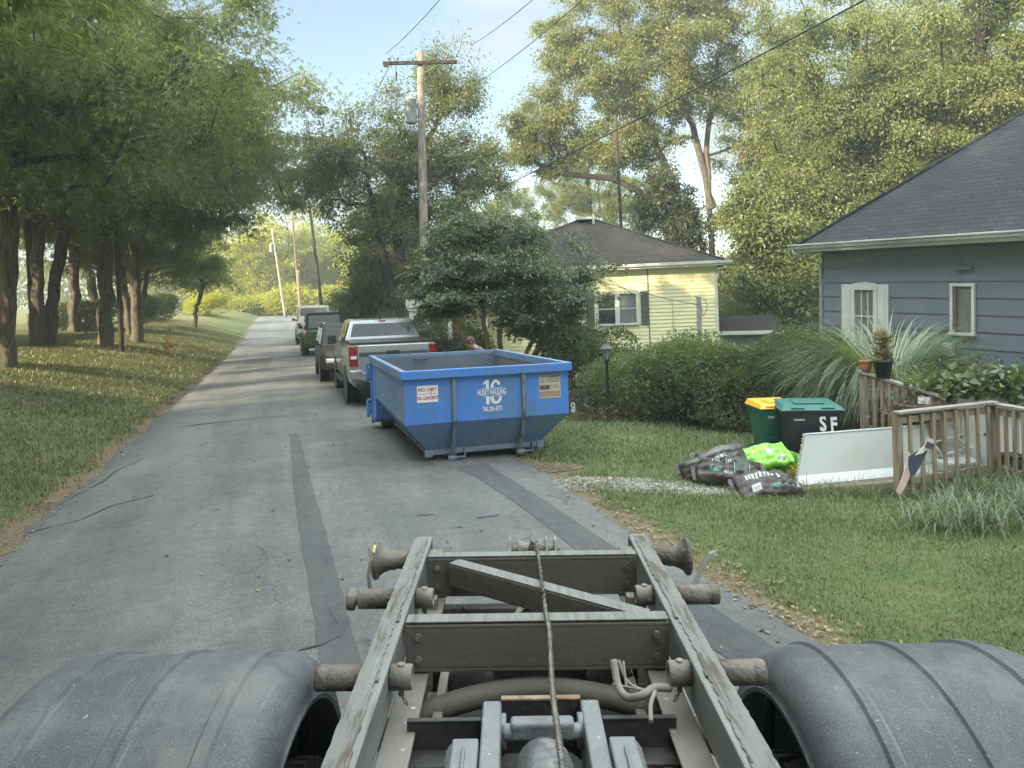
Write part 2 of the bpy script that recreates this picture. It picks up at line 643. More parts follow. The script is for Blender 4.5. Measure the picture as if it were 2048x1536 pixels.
def asphalt_material(name, lo, hi, seams=True):
    m, n, l = nodes(name)
    o = n.new('ShaderNodeOutputMaterial')
    b = n.new('ShaderNodeBsdfPrincipled')
    tc = n.new('ShaderNodeTexCoord')
    mp = n.new('ShaderNodeMapping')
    mp.inputs['Rotation'].default_value = (0, 0, TH)
    l.new(tc.outputs['Object'], mp.inputs['Vector'])
    v = mp.outputs[0]
    st_ = n.new('ShaderNodeMapping')
    st_.inputs['Scale'].default_value = (1.1, .09, 1)
    l.new(v, st_.inputs['Vector'])
    c = ramp(n, l, noise(n, l, v, .8, 8, .68), [(.3, lo), (.7, hi)])
    band = ramp(n, l, noise(n, l, st_.outputs[0], 1.3, 5, .6), [(.35, (.78, .78, .80)), (.65, (1.12, 1.12, 1.10))])
    c = mixc(n, l, 1.0, c, band, 'MULTIPLY')
    grit = ramp(n, l, noise(n, l, v, 60, 6, .85), [(.30, (.50, .50, .51)), (.5, (1, 1, 1)), (.68, (1.75, 1.72, 1.65))])
    mot = ramp(n, l, noise(n, l, v, 9, 6, .75), [(.3, (.80, .80, .81)), (.5, (1, 1, 1)), (.72, (1.22, 1.21, 1.18))])
    c = mixc(n, l, 1.0, c, mot, 'MULTIPLY')
    c = mixc(n, l, 1.0, c, grit, 'MULTIPLY')
    if seams:
        w = n.new('ShaderNodeTexVoronoi')
        w.feature = 'DISTANCE_TO_EDGE'
        w.inputs['Scale'].default_value = .33
        dn = n.new('ShaderNodeVectorMath')
        dn.operation = 'ADD'
        sc = n.new('ShaderNodeTexNoise')
        sc.inputs['Scale'].default_value = 1.4
        sc.inputs['Detail'].default_value = 6
        l.new(v, sc.inputs['Vector'])
        sm = n.new('ShaderNodeVectorMath')
        sm.operation = 'SCALE'
        sm.inputs['Scale'].default_value = .9
        l.new(sc.outputs['Color'], sm.inputs[0])
        l.new(v, dn.inputs[0])
        l.new(sm.outputs[0], dn.inputs[1])
        l.new(dn.outputs[0], w.inputs['Vector'])
        cr = ramp(n, l, w.outputs['Distance'], [(.0015, (1, 1, 1)), (.004, (0, 0, 0))])
        gate = ramp(n, l, noise(n, l, v, .5, 3), [(.46, (0, 0, 0)), (.52, (.8, .8, .8))])
        f = mixc(n, l, 1.0, cr, gate, 'MULTIPLY')
        c = mixc(n, l, f, c, (.035, .036, .037))
        spot = ramp(n, l, noise(n, l, v, 2.2, 2, .4), [(.70, (0, 0, 0)), (.76, (.45, .45, .45))])
        c = mixc(n, l, spot, c, (.06, .062, .065))
    l.new(c, b.inputs['Base Color'])
    b.inputs['Roughness'].default_value = .85
    b.inputs['Specular IOR Level'].default_value = .35
    bp = n.new('ShaderNodeBump')
    bp.inputs['Strength'].default_value = .5
    bp.inputs['Distance'].default_value = .006
    l.new(noise(n, l, v, 130, 4, .7), bp.inputs['Height'])
    l.new(bp.outputs[0], b.inputs['Normal'])
    l.new(b.outputs[0], o.inputs['Surface'])
    return m


M_ground = ground_material()
sheet('ground', SV, TV, 0, M_ground, under=True)
M_asph = asphalt_material('asphalt', (.088, .092, .093), (.135, .139, .138))
# the road: ragged edges
sv = axis_vals([(-60, -4, 3), (-4, 32, .12), (32, 75, .5), (75, 140, 3)])
el = ROAD_L + np.array([.05 * math.sin(s * 1.7) + .03 * math.sin(s * 5.1 + 1) + random.uniform(-.03, .03) for s in sv])
er = ROAD_R + np.array([.04 * math.sin(s * 1.3 + 2) + .03 * math.sin(s * 4.3) + random.uniform(-.03, .03) for s in sv])
fr = np.array([0, .012, .1, .25, .4, .55, .7, .85, .985, 1.0])
Tg = el[:, None] + (er - el)[:, None] * fr[None]
Sg = np.repeat(sv[:, None], len(fr), 1)
Zr = road_z(Sg) + .012 + .05 * (1 - ((Tg - .3) / 3.1) ** 2) * (np.abs(Tg) < 9)
Zr[:, [0, -1]] = road_z(sv)[:, None] - .03
V = np.stack([Sg * RD[0] + Tg * RN[0], Sg * RD[1] + Tg * RN[1], Zr], -1).reshape(-1, 3)
a = (np.arange(len(sv) - 1)[:, None] * len(fr) + np.arange(len(fr) - 1)[None]).ravel()
tag(mesh_np('road', V, quads=np.stack([a, a + len(fr), a + len(fr) + 1, a + 1], 1)[:, ::-1], mat=M_asph, smooth=True), kind='structure')


def road_top(x, y):
    s, t = st(x, y)
    return float(road_z(s) + .012 + .05 * (1 - ((t - .3) / 3.1) ** 2))


def on_road(px, py):
    p = G(px, py)
    for _ in range(3):
        dx, dy = px - HX, py - HY
        lx, ly = dx + ROLL * dy, dy - ROLL * dx
        Z = (CH - road_top(p.x, p.y)) * FPX / ly
        p = Vector((lx * Z / FPX, Z, 0))
    return p


def strip(pts, widths, name, mat_, dz=.004, step=.12, rag=.01):
    pts = [Vector((p.x, p.y)) for p in pts]
    out = []
    for i in range(len(pts) - 1):
        d = (pts[i + 1] - pts[i]).length
        k = max(1, int(d / step))
        for j in range(k):
            f = j / k
            out.append((pts[i].lerp(pts[i + 1], f), widths[i] * (1 - f) + widths[i + 1] * f))
    out.append((pts[-1], widths[-1]))
    vs = []
    for i, (p, w) in enumerate(out):
        d = out[min(i + 1, len(out) - 1)][0] - out[max(i - 1, 0)][0]
        nn = Vector((-d.y, d.x)).normalized()
        for k in (-1, -.33, .33, 1):
            q = p + nn * (w / 2 * k + random.uniform(-rag, rag))
            vs.append((q.x, q.y, road_top(q.x, q.y) + dz))
    k = len(out)
    fs = [(i * 4 + j, i * 4 + 4 + j, i * 4 + 5 + j, i * 4 + 1 + j) for i in range(k - 1) for j in range(3)]
    o = mesh_np(name, np.array(vs), quads=np.array(fs)[:, ::-1], mat=mat_, smooth=True)
    return tag(o, kind='structure')


M_patch = asphalt_material('asphalt_patch', (.054, .058, .061), (.086, .090, .092), False)
M_tar = mat('tar', (.030, .032, .034), .55, col2=(.045, .047, .05))
strip([on_road(*p) for p in ((588, 868), (602, 950), (622, 1050), (640, 1130), (662, 1230), (685, 1340))], [.16, .22, .25, .24, .24, .25], 'road_patch', M_patch)
strip([on_road(*p) for p in ((940, 930), (985, 955), (1085, 1020), (1180, 1090), (1290, 1165), (1400, 1235), (1530, 1325))], [.5, .36, .34, .36, .38, .38, .38], 'road_patch', M_patch)
strip([on_road(*p) for p in ((677, 1208), (668, 1222), (686, 1248), (674, 1272), (640, 1290), (600, 1300))], [.05, .05, .06, .055, .03, .02], 'road_tar_seam', M_tar, dz=.008, step=.03, rag=.004)
for c, w in ((((832, 1031), (868, 1029)), .035), (((952, 1036), (995, 1031)), .035), (((905, 1056), (925, 1054)), .03)):
    strip([on_road(*p) for p in c], [w * .4, w], 'road_stain', M_tar, dz=.005, step=.02, rag=.008)
# dark cross patches far up the street
strip([S(16.2, -2.0), S(16.6, .6)], [.05, .03], 'road_tar_seam', M_tar, dz=.006, rag=.01)
strip([S(31, -1.3), S(36.5, -1.0)], [1.3, 1.1], 'road_patch', M_patch, rag=.03)
strip([S(24.5, -2.6), S(25.5, 1.2)], [.25, .18], 'road_patch', M_patch, rag=.03)
strip([S(10.6, -2.6), S(11.4, -2.42), S(12.1, -2.38), S(12.9, -2.15)], [.018, .022, .016, .008], 'road_tar_seam', M_tar, dz=.006, rag=.01)
strip([S(9.1, -2.65), S(9.4, -2.2), S(9.9, -2.0), S(10.2, -1.6)], [.016, .02, .015, .008], 'road_tar_seam', M_tar, dz=.006, rag=.01)

# ------------------------------------------------------------------ leaf and blade builders (numpy)


def unit(a):
    return a / np.maximum(np.linalg.norm(a, axis=-1, keepdims=True), 1e-9)


def leaf_quads(C, D, N, L, W, fold=.18):
    D = unit(D)
    Sd = unit(np.cross(D, N))
    N = np.cross(Sd, D)
    L = np.asarray(L).reshape(-1, 1)
    W = np.asarray(W).reshape(-1, 1)
    b = C
    tip = C + D * L - N * L * .16
    mid = C + D * L * .42
    r = mid + Sd * W * .5 + N * W * fold
    q = mid - Sd * W * .5 + N * W * fold
    V = np.stack([b, r, tip, q], 1).reshape(-1, 3)
    Q = np.arange(len(C) * 4).reshape(-1, 4)
    return V, Q


def leaf_lobed(C, D, N, L, W, fold=.12):
    """three-pointed leaves: a middle lobe and two side lobes that share the stalk end"""
    D = unit(D)
    Sd = unit(np.cross(D, N))
    N = np.cross(Sd, D)
    L = np.asarray(L).reshape(-1, 1)
    n = len(C)
    parts = [C]
    for a, k in ((0, 1.0), (.95, .74), (-.95, .74)):
        d = D * math.cos(a) + Sd * math.sin(a)
        s_ = np.cross(d, N)
        tip = C + d * L * k - N * L * .14
        mid = C + d * L * k * .45
        parts += [mid + s_ * L * .15 * k + N * L * fold * .4, tip, mid - s_ * L * .15 * k + N * L * fold * .4]
    V = np.stack(parts, 1).reshape(-1, 3)
    b = np.arange(n)[:, None] * 10
    Q = np.concatenate([np.concatenate([b, b + i, b + i + 1, b + i + 2], 1) for i in (1, 4, 7)])
    return V, Q


def arch_blades(B, az, tilt, L, W, droop, seg=5, power=1.0):
    """grass blades: strips that start at B, leave the ground at tilt and bend over"""
    n = len(B)
    V = np.zeros((n, seg + 1, 2, 3))
    p = B.copy()
    th = tilt.copy()
    side = np.stack([-np.sin(az), np.cos(az), np.zeros(n)], 1)
    for k in range(seg + 1):
        w = W * (1 - (k / seg) ** 1.6) * .5 + .0006
        V[:, k, 0] = p - side * w[:, None]
        V[:, k, 1] = p + side * w[:, None]
        d = np.stack([np.cos(th) * np.cos(az), np.cos(th) * np.sin(az), np.sin(th)], 1)
        p = p + d * (L / seg)[:, None]
        th = tilt - droop * ((k + 1) / seg) ** power
    base = (np.arange(n) * (seg + 1) * 2)[:, None]
    Q = []
    for k in range(seg):
        Q.append(np.stack([base[:, 0] + 2 * k, base[:, 0] + 2 * k + 1, base[:, 0] + 2 * k + 3, base[:, 0] + 2 * k + 2], 1))
    return V.reshape(-1, 3), np.concatenate(Q)


M_blade_green = leafmat('grass_green', (.066, .100, .036), (.122, .165, .066), (.205, .238, .118), clump=1.1, trans=.3, gloss=.05, yellow=(.22, .21, .10), yfrac=.07)
M_blade_dry = leafmat('grass_dry', (.078, .100, .040), (.142, .158, .068), (.21, .21, .115), clump=.8, trans=.3, gloss=.05, yellow=(.19, .165, .09), yfrac=.1)
M_blade_tall = leafmat('grass_tall', (.045, .080, .026), (.085, .135, .050), (.16, .21, .10), clump=1.5, trans=.3, gloss=.08)


def lawn(name, n, s0, s1, t0, t1, h, w, mat_, dens=1.0, keep=None):
    s = rng.uniform(0, 1, n * 3)
    smin, smax = max(s0, 1.4), s1
    s = smin * (smax / smin) ** s if dens else s0 + (s1 - s0) * s
    t = rng.uniform(t0, t1, n * 3)
    ok = np.ones(len(s), bool)
    if keep is not None: ok &= keep(s, t)
    patch = np.sin(s * 1.3 + 1.7 * np.sin(t * .9)) * np.sin(t * 1.7 + 1.2 * np.sin(s * .7))
    ok &= rng.uniform(-1.5, .6, len(s)) < patch
    s, t = s[ok][:n], t[ok][:n]
    n = len(s)
    X, Y = s * RD[0] + t * RN[0], s * RD[1] + t * RN[1]
    B = np.stack([X, Y, Hst(s, t) - .01], 1)
    sc = np.clip(Y / 8, .8, 2.2)
    V, Q = arch_blades(B, rng.uniform(0, 6.28, n), rng.uniform(.6, 1.5, n), h * rng.uniform(.5, 1.5, n) * np.clip(sc, .8, 1.4), w * sc * rng.uniform(.7, 1.3, n), rng.uniform(.2, 1.4, n), seg=2)
    o = mesh_np(name, V, quads=Q, mat=mat_)
    return tag(o, kind='stuff')


_gs, _gt = st(*G(1275, 972)[:2])
_ds, _dt = st(*G(1092, 938)[:2])


def edge_r(s, t):
    gx_, gy_ = (t - _gt), (s - _gs)
    a_ = R_(4) - TH
    u, v = gx_ * math.cos(-a_) + gy_ * math.sin(-a_), -gx_ * math.sin(-a_) + gy_ * math.cos(-a_)
    rr = (u / 1.15) ** 2 + (v / .26) ** 2 + .9 * np.sin(s * 9) * np.sin(t * 5.3)
    r2 = ((t - _dt) / .6) ** 2 + ((s - _ds) / .5) ** 2
    return (t > ROAD_R + .10 + .14 * np.sin(s * 1.9) * np.sin(s * 4.7) + rng.exponential(.08, len(s))) & ((rr > 1) | (rng.uniform(0, 1, len(s)) < .12)) & ((r2 > 1) | (rng.uniform(0, 1, len(s)) < .15))


edge_l = lambda s, t: t < ROAD_L - .06 - .12 * np.sin(s * 1.6 + 1) * np.sin(s * 3.9) - rng.exponential(.06, len(s))
tag(lawn('grass', 235000, 1.4, 17, 3.3, 9.5, .062, .0080, M_blade_green, keep=edge_r), 'mown green lawn blades beside the road in front of the railing', 'grass')
tag(lawn('grass', 170000, 6, 60, -9.5, -2.7, .07, .010, M_blade_dry, keep=edge_l), 'dry olive lawn blades on the sloping bank under the maples', 'grass')

# leaf litter along both road edges and on the road, pale bits
M_litter = leafmat('litter', (.10, .075, .04), (.22, .17, .09), (.42, .36, .24), clump=2, trans=.1, gloss=.03)
n = 2800
s = np.concatenate([3 * (40 / 3) ** rng.uniform(0, 1, n), rng.uniform(2, 25, 320)])
t = np.concatenate([np.where(rng.uniform(0, 1, n) < .5, ROAD_L - .08 + rng.normal(0, .16, n), ROAD_R + .10 + rng.normal(0, .15, n)), rng.uniform(ROAD_L, ROAD_R, 320)])
X, Y = s * RD[0] + t * RN[0], s * RD[1] + t * RN[1]
inr = (t > ROAD_L) & (t < ROAD_R)
Zl = np.where(inr, road_z(s) + .02 + .05 * (1 - ((t - .3) / 3.1) ** 2), Hst(s, t) + .02)
k = len(s)
az = rng.uniform(0, 6.28, k)
V, Q = leaf_quads(np.stack([X, Y, Zl], 1), np.stack([np.cos(az), np.sin(az), rng.normal(.1, .15, k)], 1), np.stack([rng.normal(0, .3, k), rng.normal(0, .3, k), np.ones(k)], 1), rng.uniform(.02, .065, k), rng.uniform(.012, .04, k))
tag(mesh_np('leaf_litter', V, quads=Q, mat=M_litter), 'pale dry leaf litter along the road edges', 'leaf litter', kind='stuff')


def scatter_stones(name, n, centre, rx, ry, rot, size, mat_, label, cat):
    mb = MB()
    for i in range(n):
        a, r = random.uniform(0, 6.28), math.sqrt(random.random())
        lx, ly = math.cos(a) * r * rx, math.sin(a) * r * ry
        x = centre.x + lx * math.cos(rot) - ly * math.sin(rot)
        y = centre.y + lx * math.sin(rot) + ly * math.cos(rot)
        z = float(H(x, y))
        q = random.uniform(.5, 1.4) * size
        vs = [(x + q * random.uniform(.6, 1.1) * math.cos(b + i), y + q * random.uniform(.6, 1.1) * math.sin(b + i), z + zz * q) for zz in (0, .9) for b in (0, 2.1, 4.2)]
        mb.add(vs, [(0, 1, 4, 3), (1, 2, 5, 4), (2, 0, 3, 5), (3, 4, 5)])
    o = mb.build(name, mat_, clean=False)
    return tag(o, label, cat, kind='stuff')


M_gravel = mat('gravel_stone', (.22, .21, .18), .9, col2=(.40, .38, .34), scale=18)
scatter_stones('gravel', 3600, G(1275, 972), 1.35, .42, R_(4), .016, M_gravel, 'pale gravel spilled on the lawn beside the mulch bags', 'gravel')
M_dirt = mat('bare_dirt', (.15, .115, .08), .95, col2=(.22, .18, .13), scale=9, bump=.6, bscale=30)
scatter_stones('dirt', 2600, G(1092, 938), .55, .30, R_(20), .013, M_dirt, 'bare brown dirt at the road edge beside the blue container', 'dirt')
# ================================================================== trees and other plants


def bark_material(name, a, b, scale=3.0, moss=None):
    m, n, l = nodes(name)
    o = n.new('ShaderNodeOutputMaterial')
    p = n.new('ShaderNodeBsdfPrincipled')
    p.inputs['Roughness'].default_value = .9
    p.inputs['Specular IOR Level'].default_value = .2
    tc = n.new('ShaderNodeTexCoord')
    mp = n.new('ShaderNodeMapping')
    mp.inputs['Scale'].default_value = (1, 1, .16)
    l.new(tc.outputs['Object'], mp.inputs['Vector'])
    f = noise(n, l, mp.outputs[0], scale * 5, 8, .7, .6)
    c = ramp(n, l, f, [(.35, a), (.62, b)])
    if moss:
        g = ramp(n, l, noise(n, l, tc.outputs['Object'], .9, 5), [(.5, (0, 0, 0)), (.65, (.7, .7, .7))])
        c = mixc(n, l, g, c, moss)
    l.new(c, p.inputs['Base Color'])
    bp = n.new('ShaderNodeBump')
    bp.inputs['Strength'].default_value = 1.0
    bp.inputs['Distance'].default_value = .06
    l.new(f, bp.inputs['Height'])
    l.new(bp.outputs[0], p.inputs['Normal'])
    l.new(p.outputs[0], o.inputs['Surface'])
    return m


M_bark = bark_material('maple_bark', (.045, .038, .030), (.165, .145, .115), moss=(.085, .095, .05))
M_bark_dark = bark_material('dark_bark', (.022, .019, .016), (.075, .064, .052))
M_bark_pale = bark_material('pale_bark', (.10, .085, .065), (.28, .24, .19))
M_bark_tan = bark_material('tan_bark', (.28, .21, .12), (.52, .41, .26), scale=2)

L_maple = leafmat('maple_leaf', (.072, .108, .046), (.140, .185, .074), (.235, .275, .105), clump=.45, trans=.48)
L_airy = leafmat('airy_leaf', (.060, .084, .036), (.118, .146, .058), (.20, .215, .085), clump=.6, trans=.4)
L_tall = leafmat('tall_leaf', (.070, .098, .030), (.150, .175, .048), (.26, .26, .075), clump=.3, trans=.4, yellow=(.24, .19, .035), yfrac=.06)
L_right = leafmat('right_leaf', (.080, .112, .038), (.140, .175, .055), (.215, .235, .078), clump=.35, trans=.4)
L_dark = leafmat('dogwood_leaf', (.030, .060, .028), (.056, .100, .044), (.105, .155, .066), clump=1.4, trans=.3, gloss=.10)
L_cedar = leafmat('cedar_leaf', (.022, .034, .015), (.045, .060, .025), (.090, .098, .040), clump=.8, trans=.2)
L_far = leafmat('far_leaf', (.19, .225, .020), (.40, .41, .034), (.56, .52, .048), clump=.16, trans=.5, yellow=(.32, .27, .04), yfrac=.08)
L_hedge = leafmat('hedge_leaf', (.066, .112, .042), (.128, .185, .068), (.21, .265, .10), clump=1.6, trans=.35, gloss=.06)
L_bush = leafmat('bush_leaf', (.036, .066, .030), (.072, .112, .050), (.13, .175, .08), clump=1.3, trans=.3)
L_vine = leafmat('vine_leaf', (.030, .060, .020), (.065, .112, .034), (.13, .18, .06), clump=2.5, trans=.35, gloss=.08)


def smooth_poly(pts, k=5):
    """Catmull-Rom through pts"""
    pts = [np.array(p, float) for p in pts]
    pts = [2 * pts[0] - pts[1]] + pts + [2 * pts[-1] - pts[-2]]
    out = []
    for i in range(1, len(pts) - 2):
        p0, p1, p2, p3 = pts[i - 1:i + 3]
        for j in range(k):
            t = j / k
            out.append(.5 * (2 * p1 + (p2 - p0) * t + (2 * p0 - 5 * p1 + 4 * p2 - p3) * t * t + (3 * p1 - p0 - 3 * p2 + p3) * t ** 3))
    out.append(pts[-2])
    return np.array(out)


def tree_mesh(seed, trunks, trunk_r, blobs, n_targets, n_leaves, leaf, spread=.55, droop=.25, flat=.6, wig=.22, tips=.012, sides=10, upbias=.55, flare=1.7, lobed=False, hollow=.45, fork=.0):
    """trunks: polylines from the ground up.  blobs: (centre, radii, weight) that hold the crown.
    Returns arrays for the wood (V, quads) and the leaves (V, quads)."""
    g = np.random.default_rng(seed)
    N, par, isT = [], [], []
    chains = []
    for tr in trunks:
        tr = smooth_poly(tr, 5)
        ch = []
        for i, p in enumerate(tr):
            if i and i > 1: p = p + g.normal(0, .03, 3)
            N.append(p); par.append(len(N) - 2 if i else -1); isT.append(i)
            ch.append(len(N) - 1)
        chains.append((ch, True))
    W = np.array([b[2] for b in blobs], float)
    cnt = np.maximum(1, np.round(W / W.sum() * n_targets)).astype(int)
    T = []
    for (c, r, _), k in zip(blobs, cnt):
        d = unit(g.normal(0, 1, (k, 3)))
        rad = (hollow + (1 - hollow) * g.uniform(0, 1, k) ** .7)[:, None]
        lump = 1 + .16 * np.sin(d[:, :1] * 5 + seed) + .14 * np.sin(d[:, 1:2] * 6 + 2 * seed) + .10 * np.sin(d[:, 2:] * 7)
        T.append(np.array(c) + d * np.array(r) * rad * lump)
    T = np.concatenate(T)
    base = np.array(N)
    dist = np.min(np.linalg.norm(T[:, None] - base[None], axis=2), 1)
    T = T[np.argsort(dist)]
    tw = []
    for tg in T:
        A = np.array(N)
        d = np.linalg.norm(A - tg, axis=1) + upbias * np.clip(A[:, 2] - tg[2] + .3, 0, None)
        i0 = int(np.argmin(d + np.where(A[:, 2] < trunks[0][0][2] + fork, 50, 0)))
        p0 = A[i0]
        v = tg - p0
        L = np.linalg.norm(v)
        k = max(2, int(L / .55))
        k = min(k, 9)
        ch = [i0]
        bend = g.normal(0, wig, 3) * L * .5 + np.array([0, 0, .18 * L])
        for j in range(1, k + 1):
            f = j / k
            q = p0 + v * f + bend * math.sin(math.pi * f) * .5 + (g.normal(0, wig * .16, 3) * L / k if j < k else 0)
            N.append(q); par.append(ch[-1]); isT.append(-1)
            ch.append(len(N) - 1)
        chains.append((ch, False))
        tw.append(ch)
    A = np.array(N)
    par = np.array(par)
    w = np.zeros(len(A))
    for c in tw: w[c[-1]] += 1
    for i in range(len(A) - 1, -1, -1):
        if par[i] >= 0: w[par[i]] += w[i]
    roots = [c[0][0] for c in chains if c[1]]
    wmax = max(w[r] for r in roots)
    rad = np.maximum(trunk_r * (np.maximum(w, .5) / wmax) ** .52, tips)
    Vw, Qw, off = [], [], 0
    for ch, is_tr in chains:
        pts = A[ch]
        r = rad[ch].copy()
        if not is_tr:
            r[0] = min(r[0], r[1] * 1.25)
            n = 7 if r[1] > .05 else (5 if r[1] > .02 else 4)
        else:
            n = sides + 4
            hh = pts[:, 2] - pts[0, 2]
            r = np.minimum(np.maximum.accumulate(r[::-1])[::-1], trunk_r)
            r = r * (1 + (flare - 1) * np.exp(-hh / (trunk_r * 1.6)))
        d = np.gradient(pts, axis=0)
        d = unit(d)
        ref = np.array([0, 0, 1.0]) if abs(d[0, 2]) < .8 else np.array([1.0, 0, 0])
        u = unit(np.cross(d, ref))
        for i in range(1, len(u)):
            x = u[i - 1] - d[i] * np.dot(u[i - 1], d[i])
            u[i] = x / max(np.linalg.norm(x), 1e-6)
        v = np.cross(d, u)
        a = np.linspace(0, 2 * np.pi, n, endpoint=False)
        rr = r[:, None] * np.ones(n)[None]
        if is_tr:
            ph = g.uniform(0, 6, 3)
            rr = rr * (1 + .10 * np.sin(3 * a + ph[0])[None] + .07 * np.sin(5 * a + ph[1])[None] + g.normal(0, .03, rr.shape))
            fl = np.exp(-(pts[:, 2] - pts[0, 2]) / (trunk_r * 1.3))[:, None]
            rr = rr * (1 + fl * .22 * np.sin(5 * a + ph[2])[None])
        V = pts[:, None] + (u[:, None] * np.cos(a)[None, :, None] + v[:, None] * np.sin(a)[None, :, None]) * rr[..., None]
        k = len(pts)
        ii = np.arange(k - 1)[:, None] * n
        jj = np.arange(n)[None]
        j2 = (jj + 1) % n
        Q = np.stack([ii + jj, ii + j2, ii + n + j2, ii + n + jj], -1).reshape(-1, 4) + off
        Vw.append(V.reshape(-1, 3)); Qw.append(Q)
        off += k * n
    # leaves
    per = g.lognormal(0, .5, len(tw))
    per = np.maximum(3, per / per.sum() * n_leaves).astype(int)
    C, D = [], []
    for ch, k in zip(tw, per):
        pts = A[ch]
        m = len(pts)
        f = (1 - np.abs(g.normal(0, .32, k))).clip(0.05, 1.0) * (m - 1)
        i = np.minimum(f.astype(int), m - 2)
        p = pts[i] + (pts[i + 1] - pts[i]) * (f - i)[:, None]
        sp = spread * g.lognormal(0, .25)
        o = np.clip(g.normal(0, 1, (k, 3)), -1.7, 1.7) * np.array([1, 1, flat]) * sp * g.uniform(.25, 1, (k, 1))
        o[:, 2] -= droop * np.linalg.norm(o[:, :2], axis=1)
        C.append(p + o)
        dd = unit(o + .4 * unit(pts[-1] - pts[0])[None] * sp) + g.normal(0, .5, (k, 3))
        dd[:, 2] -= .35 + droop
        D.append(dd)
    C = np.concatenate(C)
    D = np.concatenate(D)
    n = len(C)
    Nn = np.stack([g.normal(0, .6, n), g.normal(0, .6, n), np.full(n, .62)], 1)
    Ls = leaf * g.uniform(.65, 1.35, n)
    Vl, Ql = leaf_lobed(C, D, Nn, Ls, Ls) if lobed else leaf_quads(C, D, Nn, Ls, Ls * g.uniform(.42, .62, n))
    return np.concatenate(Vw), np.concatenate(Qw), Vl, Ql


def make_tree(name, label, cat, loc, mats, args, group=None, rz=0.0):
    t = thing(name, label, cat, loc, rz, group)
    Vw, Qw, Vl, Ql = tree_mesh(**args)
    mesh_np('trunk', Vw, quads=Qw, mat=mats[0], smooth=True, parent=t)
    mesh_np('crown', Vl, quads=Ql, mat=mats[1], parent=t)
    return t


def maple_args(seed, h=15.5, r=.42, lean=(0, 0), leaves=45000, multi=0, spreadr=7.2):
    g = np.random.default_rng(seed)
    lx, ly = lean
    tr = [[(0, 0, -.25), (lx * .2, ly * .2, 1.6), (lx * .6, ly * .6, 4.0), (lx + g.normal(0, .3), ly + g.normal(0, .3), 7.5), (lx * 1.2, ly * 1.2, h * .8)]]
    for i in range(multi):
        a = g.uniform(0, 6.28)
        c, s_ = math.cos(a), math.sin(a)
        tr.append([(c * .35, s_ * .35, -.25), (c * .55, s_ * .55, 1.8), (c * 1.0, s_ * 1.0, 4.2), (c * 1.7, s_ * 1.7, 8.0), (c * 2.2, s_ * 2.2, h * .72)])
    blobs = [((lx, ly, h * .66), (spreadr * .82, spreadr * .82, h * .33), 5), ((lx, ly, h * .47), (spreadr, spreadr, h * .19), 3.8), ((lx + spreadr * .48, ly - .6, h * .43), (spreadr * .62, spreadr * .8, h * .16), 2.2)]
    return dict(seed=seed, trunks=tr, trunk_r=r, blobs=blobs, n_targets=250, n_leaves=leaves, lobed=True, leaf=.155, spread=.58, droop=.40, flat=.5, upbias=.45, hollow=.30, fork=2.4, flare=1.45)


# ---- the row of maples on the bank at the left
G_maple = 'big maples in a row on the grassy bank'
row = [  # base in the photo, seed, scale, label
    (14, 737, 1, 1.0, 'shaggy barked maple nearest on the bank, its trunk cut by the photo edge'),
    (76, 692, 2, 1.04, 'massive maple with fused twin stems on the left bank, second in the row'),
    (148, 662, 3, 1.15, 'maple with a thick straight fluted trunk, third from the near end of the row'),
    (196, 654, 4, 1.18, 'maple whose trunk leans toward the lit stub, fourth in the row'),
]
protos = []
for (bx_, by_, sd, sc, lab), (lean, multi, rr) in zip(row, (((.5, -.4), 0, .20), ((-.2, .3), 2, .235), ((.2, .1), 1, .22), ((-.9, .3), 0, .20))):
    mp = make_tree('maple_tree', lab, 'tree', G(bx_, by_), (M_bark, L_maple), maple_args(sd, lean=lean, multi=multi, r=rr), G_maple, rz=-TH)
    mp.scale = (sc, sc, sc)
    protos.append(mp)
more = [
    (33.8, -6.9, 2, 40, 1.2, 'maple with a pale sunlit trunk just left of the dark slim pole'),
    (38.4, -6.5, 0, 100, 1.15, 'maple in deep shade right behind the dark slim pole'),
    (43.0, -7.6, 3, 200, .74, 'maple with a side stem leaning right, past the dark pole'),
    (48.0, -8.2, 1, 310, .66, 'maple with sun striped trunk at the far end of the row'),
    (57.0, -11.5, 2, 150, .70, 'dark maple beyond the striped trunk, above the round bush'),
    (30.0, -13.5, 1, 70, .95, 'maple rising behind the row beside the low shed'),
    (44.0, -15.0, 3, 20, 1.0, 'maple behind the row and to the right of the low shed'),
    (21.0, -13.0, 2, 190, 1.0, 'maple set back from the nearest trunk at the photo edge'),
    (10.5, -8.2, 3, 30, 1.02, 'maple on the bank whose boughs hang into the top left corner'),
    (3.0, -9.0, 0, 120, 1.05, 'maple on the bank beside the truck, casting shade over the road'),
    (-5.0, -9.0, 1, 210, 1.3, 'maple on the bank behind the truck cab'),
    (-13.0, -9.0, 2, 10, 1.25, 'maple on the bank far behind the truck cab'),
    (-4.0, -18.0, 3, 80, 1.3, 'maple behind the row, level with the truck cab'),
    (8.0, -19.0, 0, 300, 1.25, 'maple behind the row, level with the blue container'),
]
for s, t, k, rz, sc, lab in more:
    dup(protos[k], None, S(s, t), R_(17 + (rz % 90) - 45), sc, lab)

# ---- thin tree and bushes on the left
thin = make_tree('young_tree', 'thin young tree with a bare leaning stem on the far left lawn', 'tree', GZ(388, 52), (M_bark_dark, L_maple),
                 dict(seed=21, trunks=[[(0, 0, -.1), (.15, 0, 1.2), (.5, .1, 2.4), (.7, .2, 4.2)]], trunk_r=.13, blobs=[((.6, 0, 4.2), (2.2, 2.2, 1.5), 1)], n_targets=60, n_leaves=9000, leaf=.16, fork=1.5))


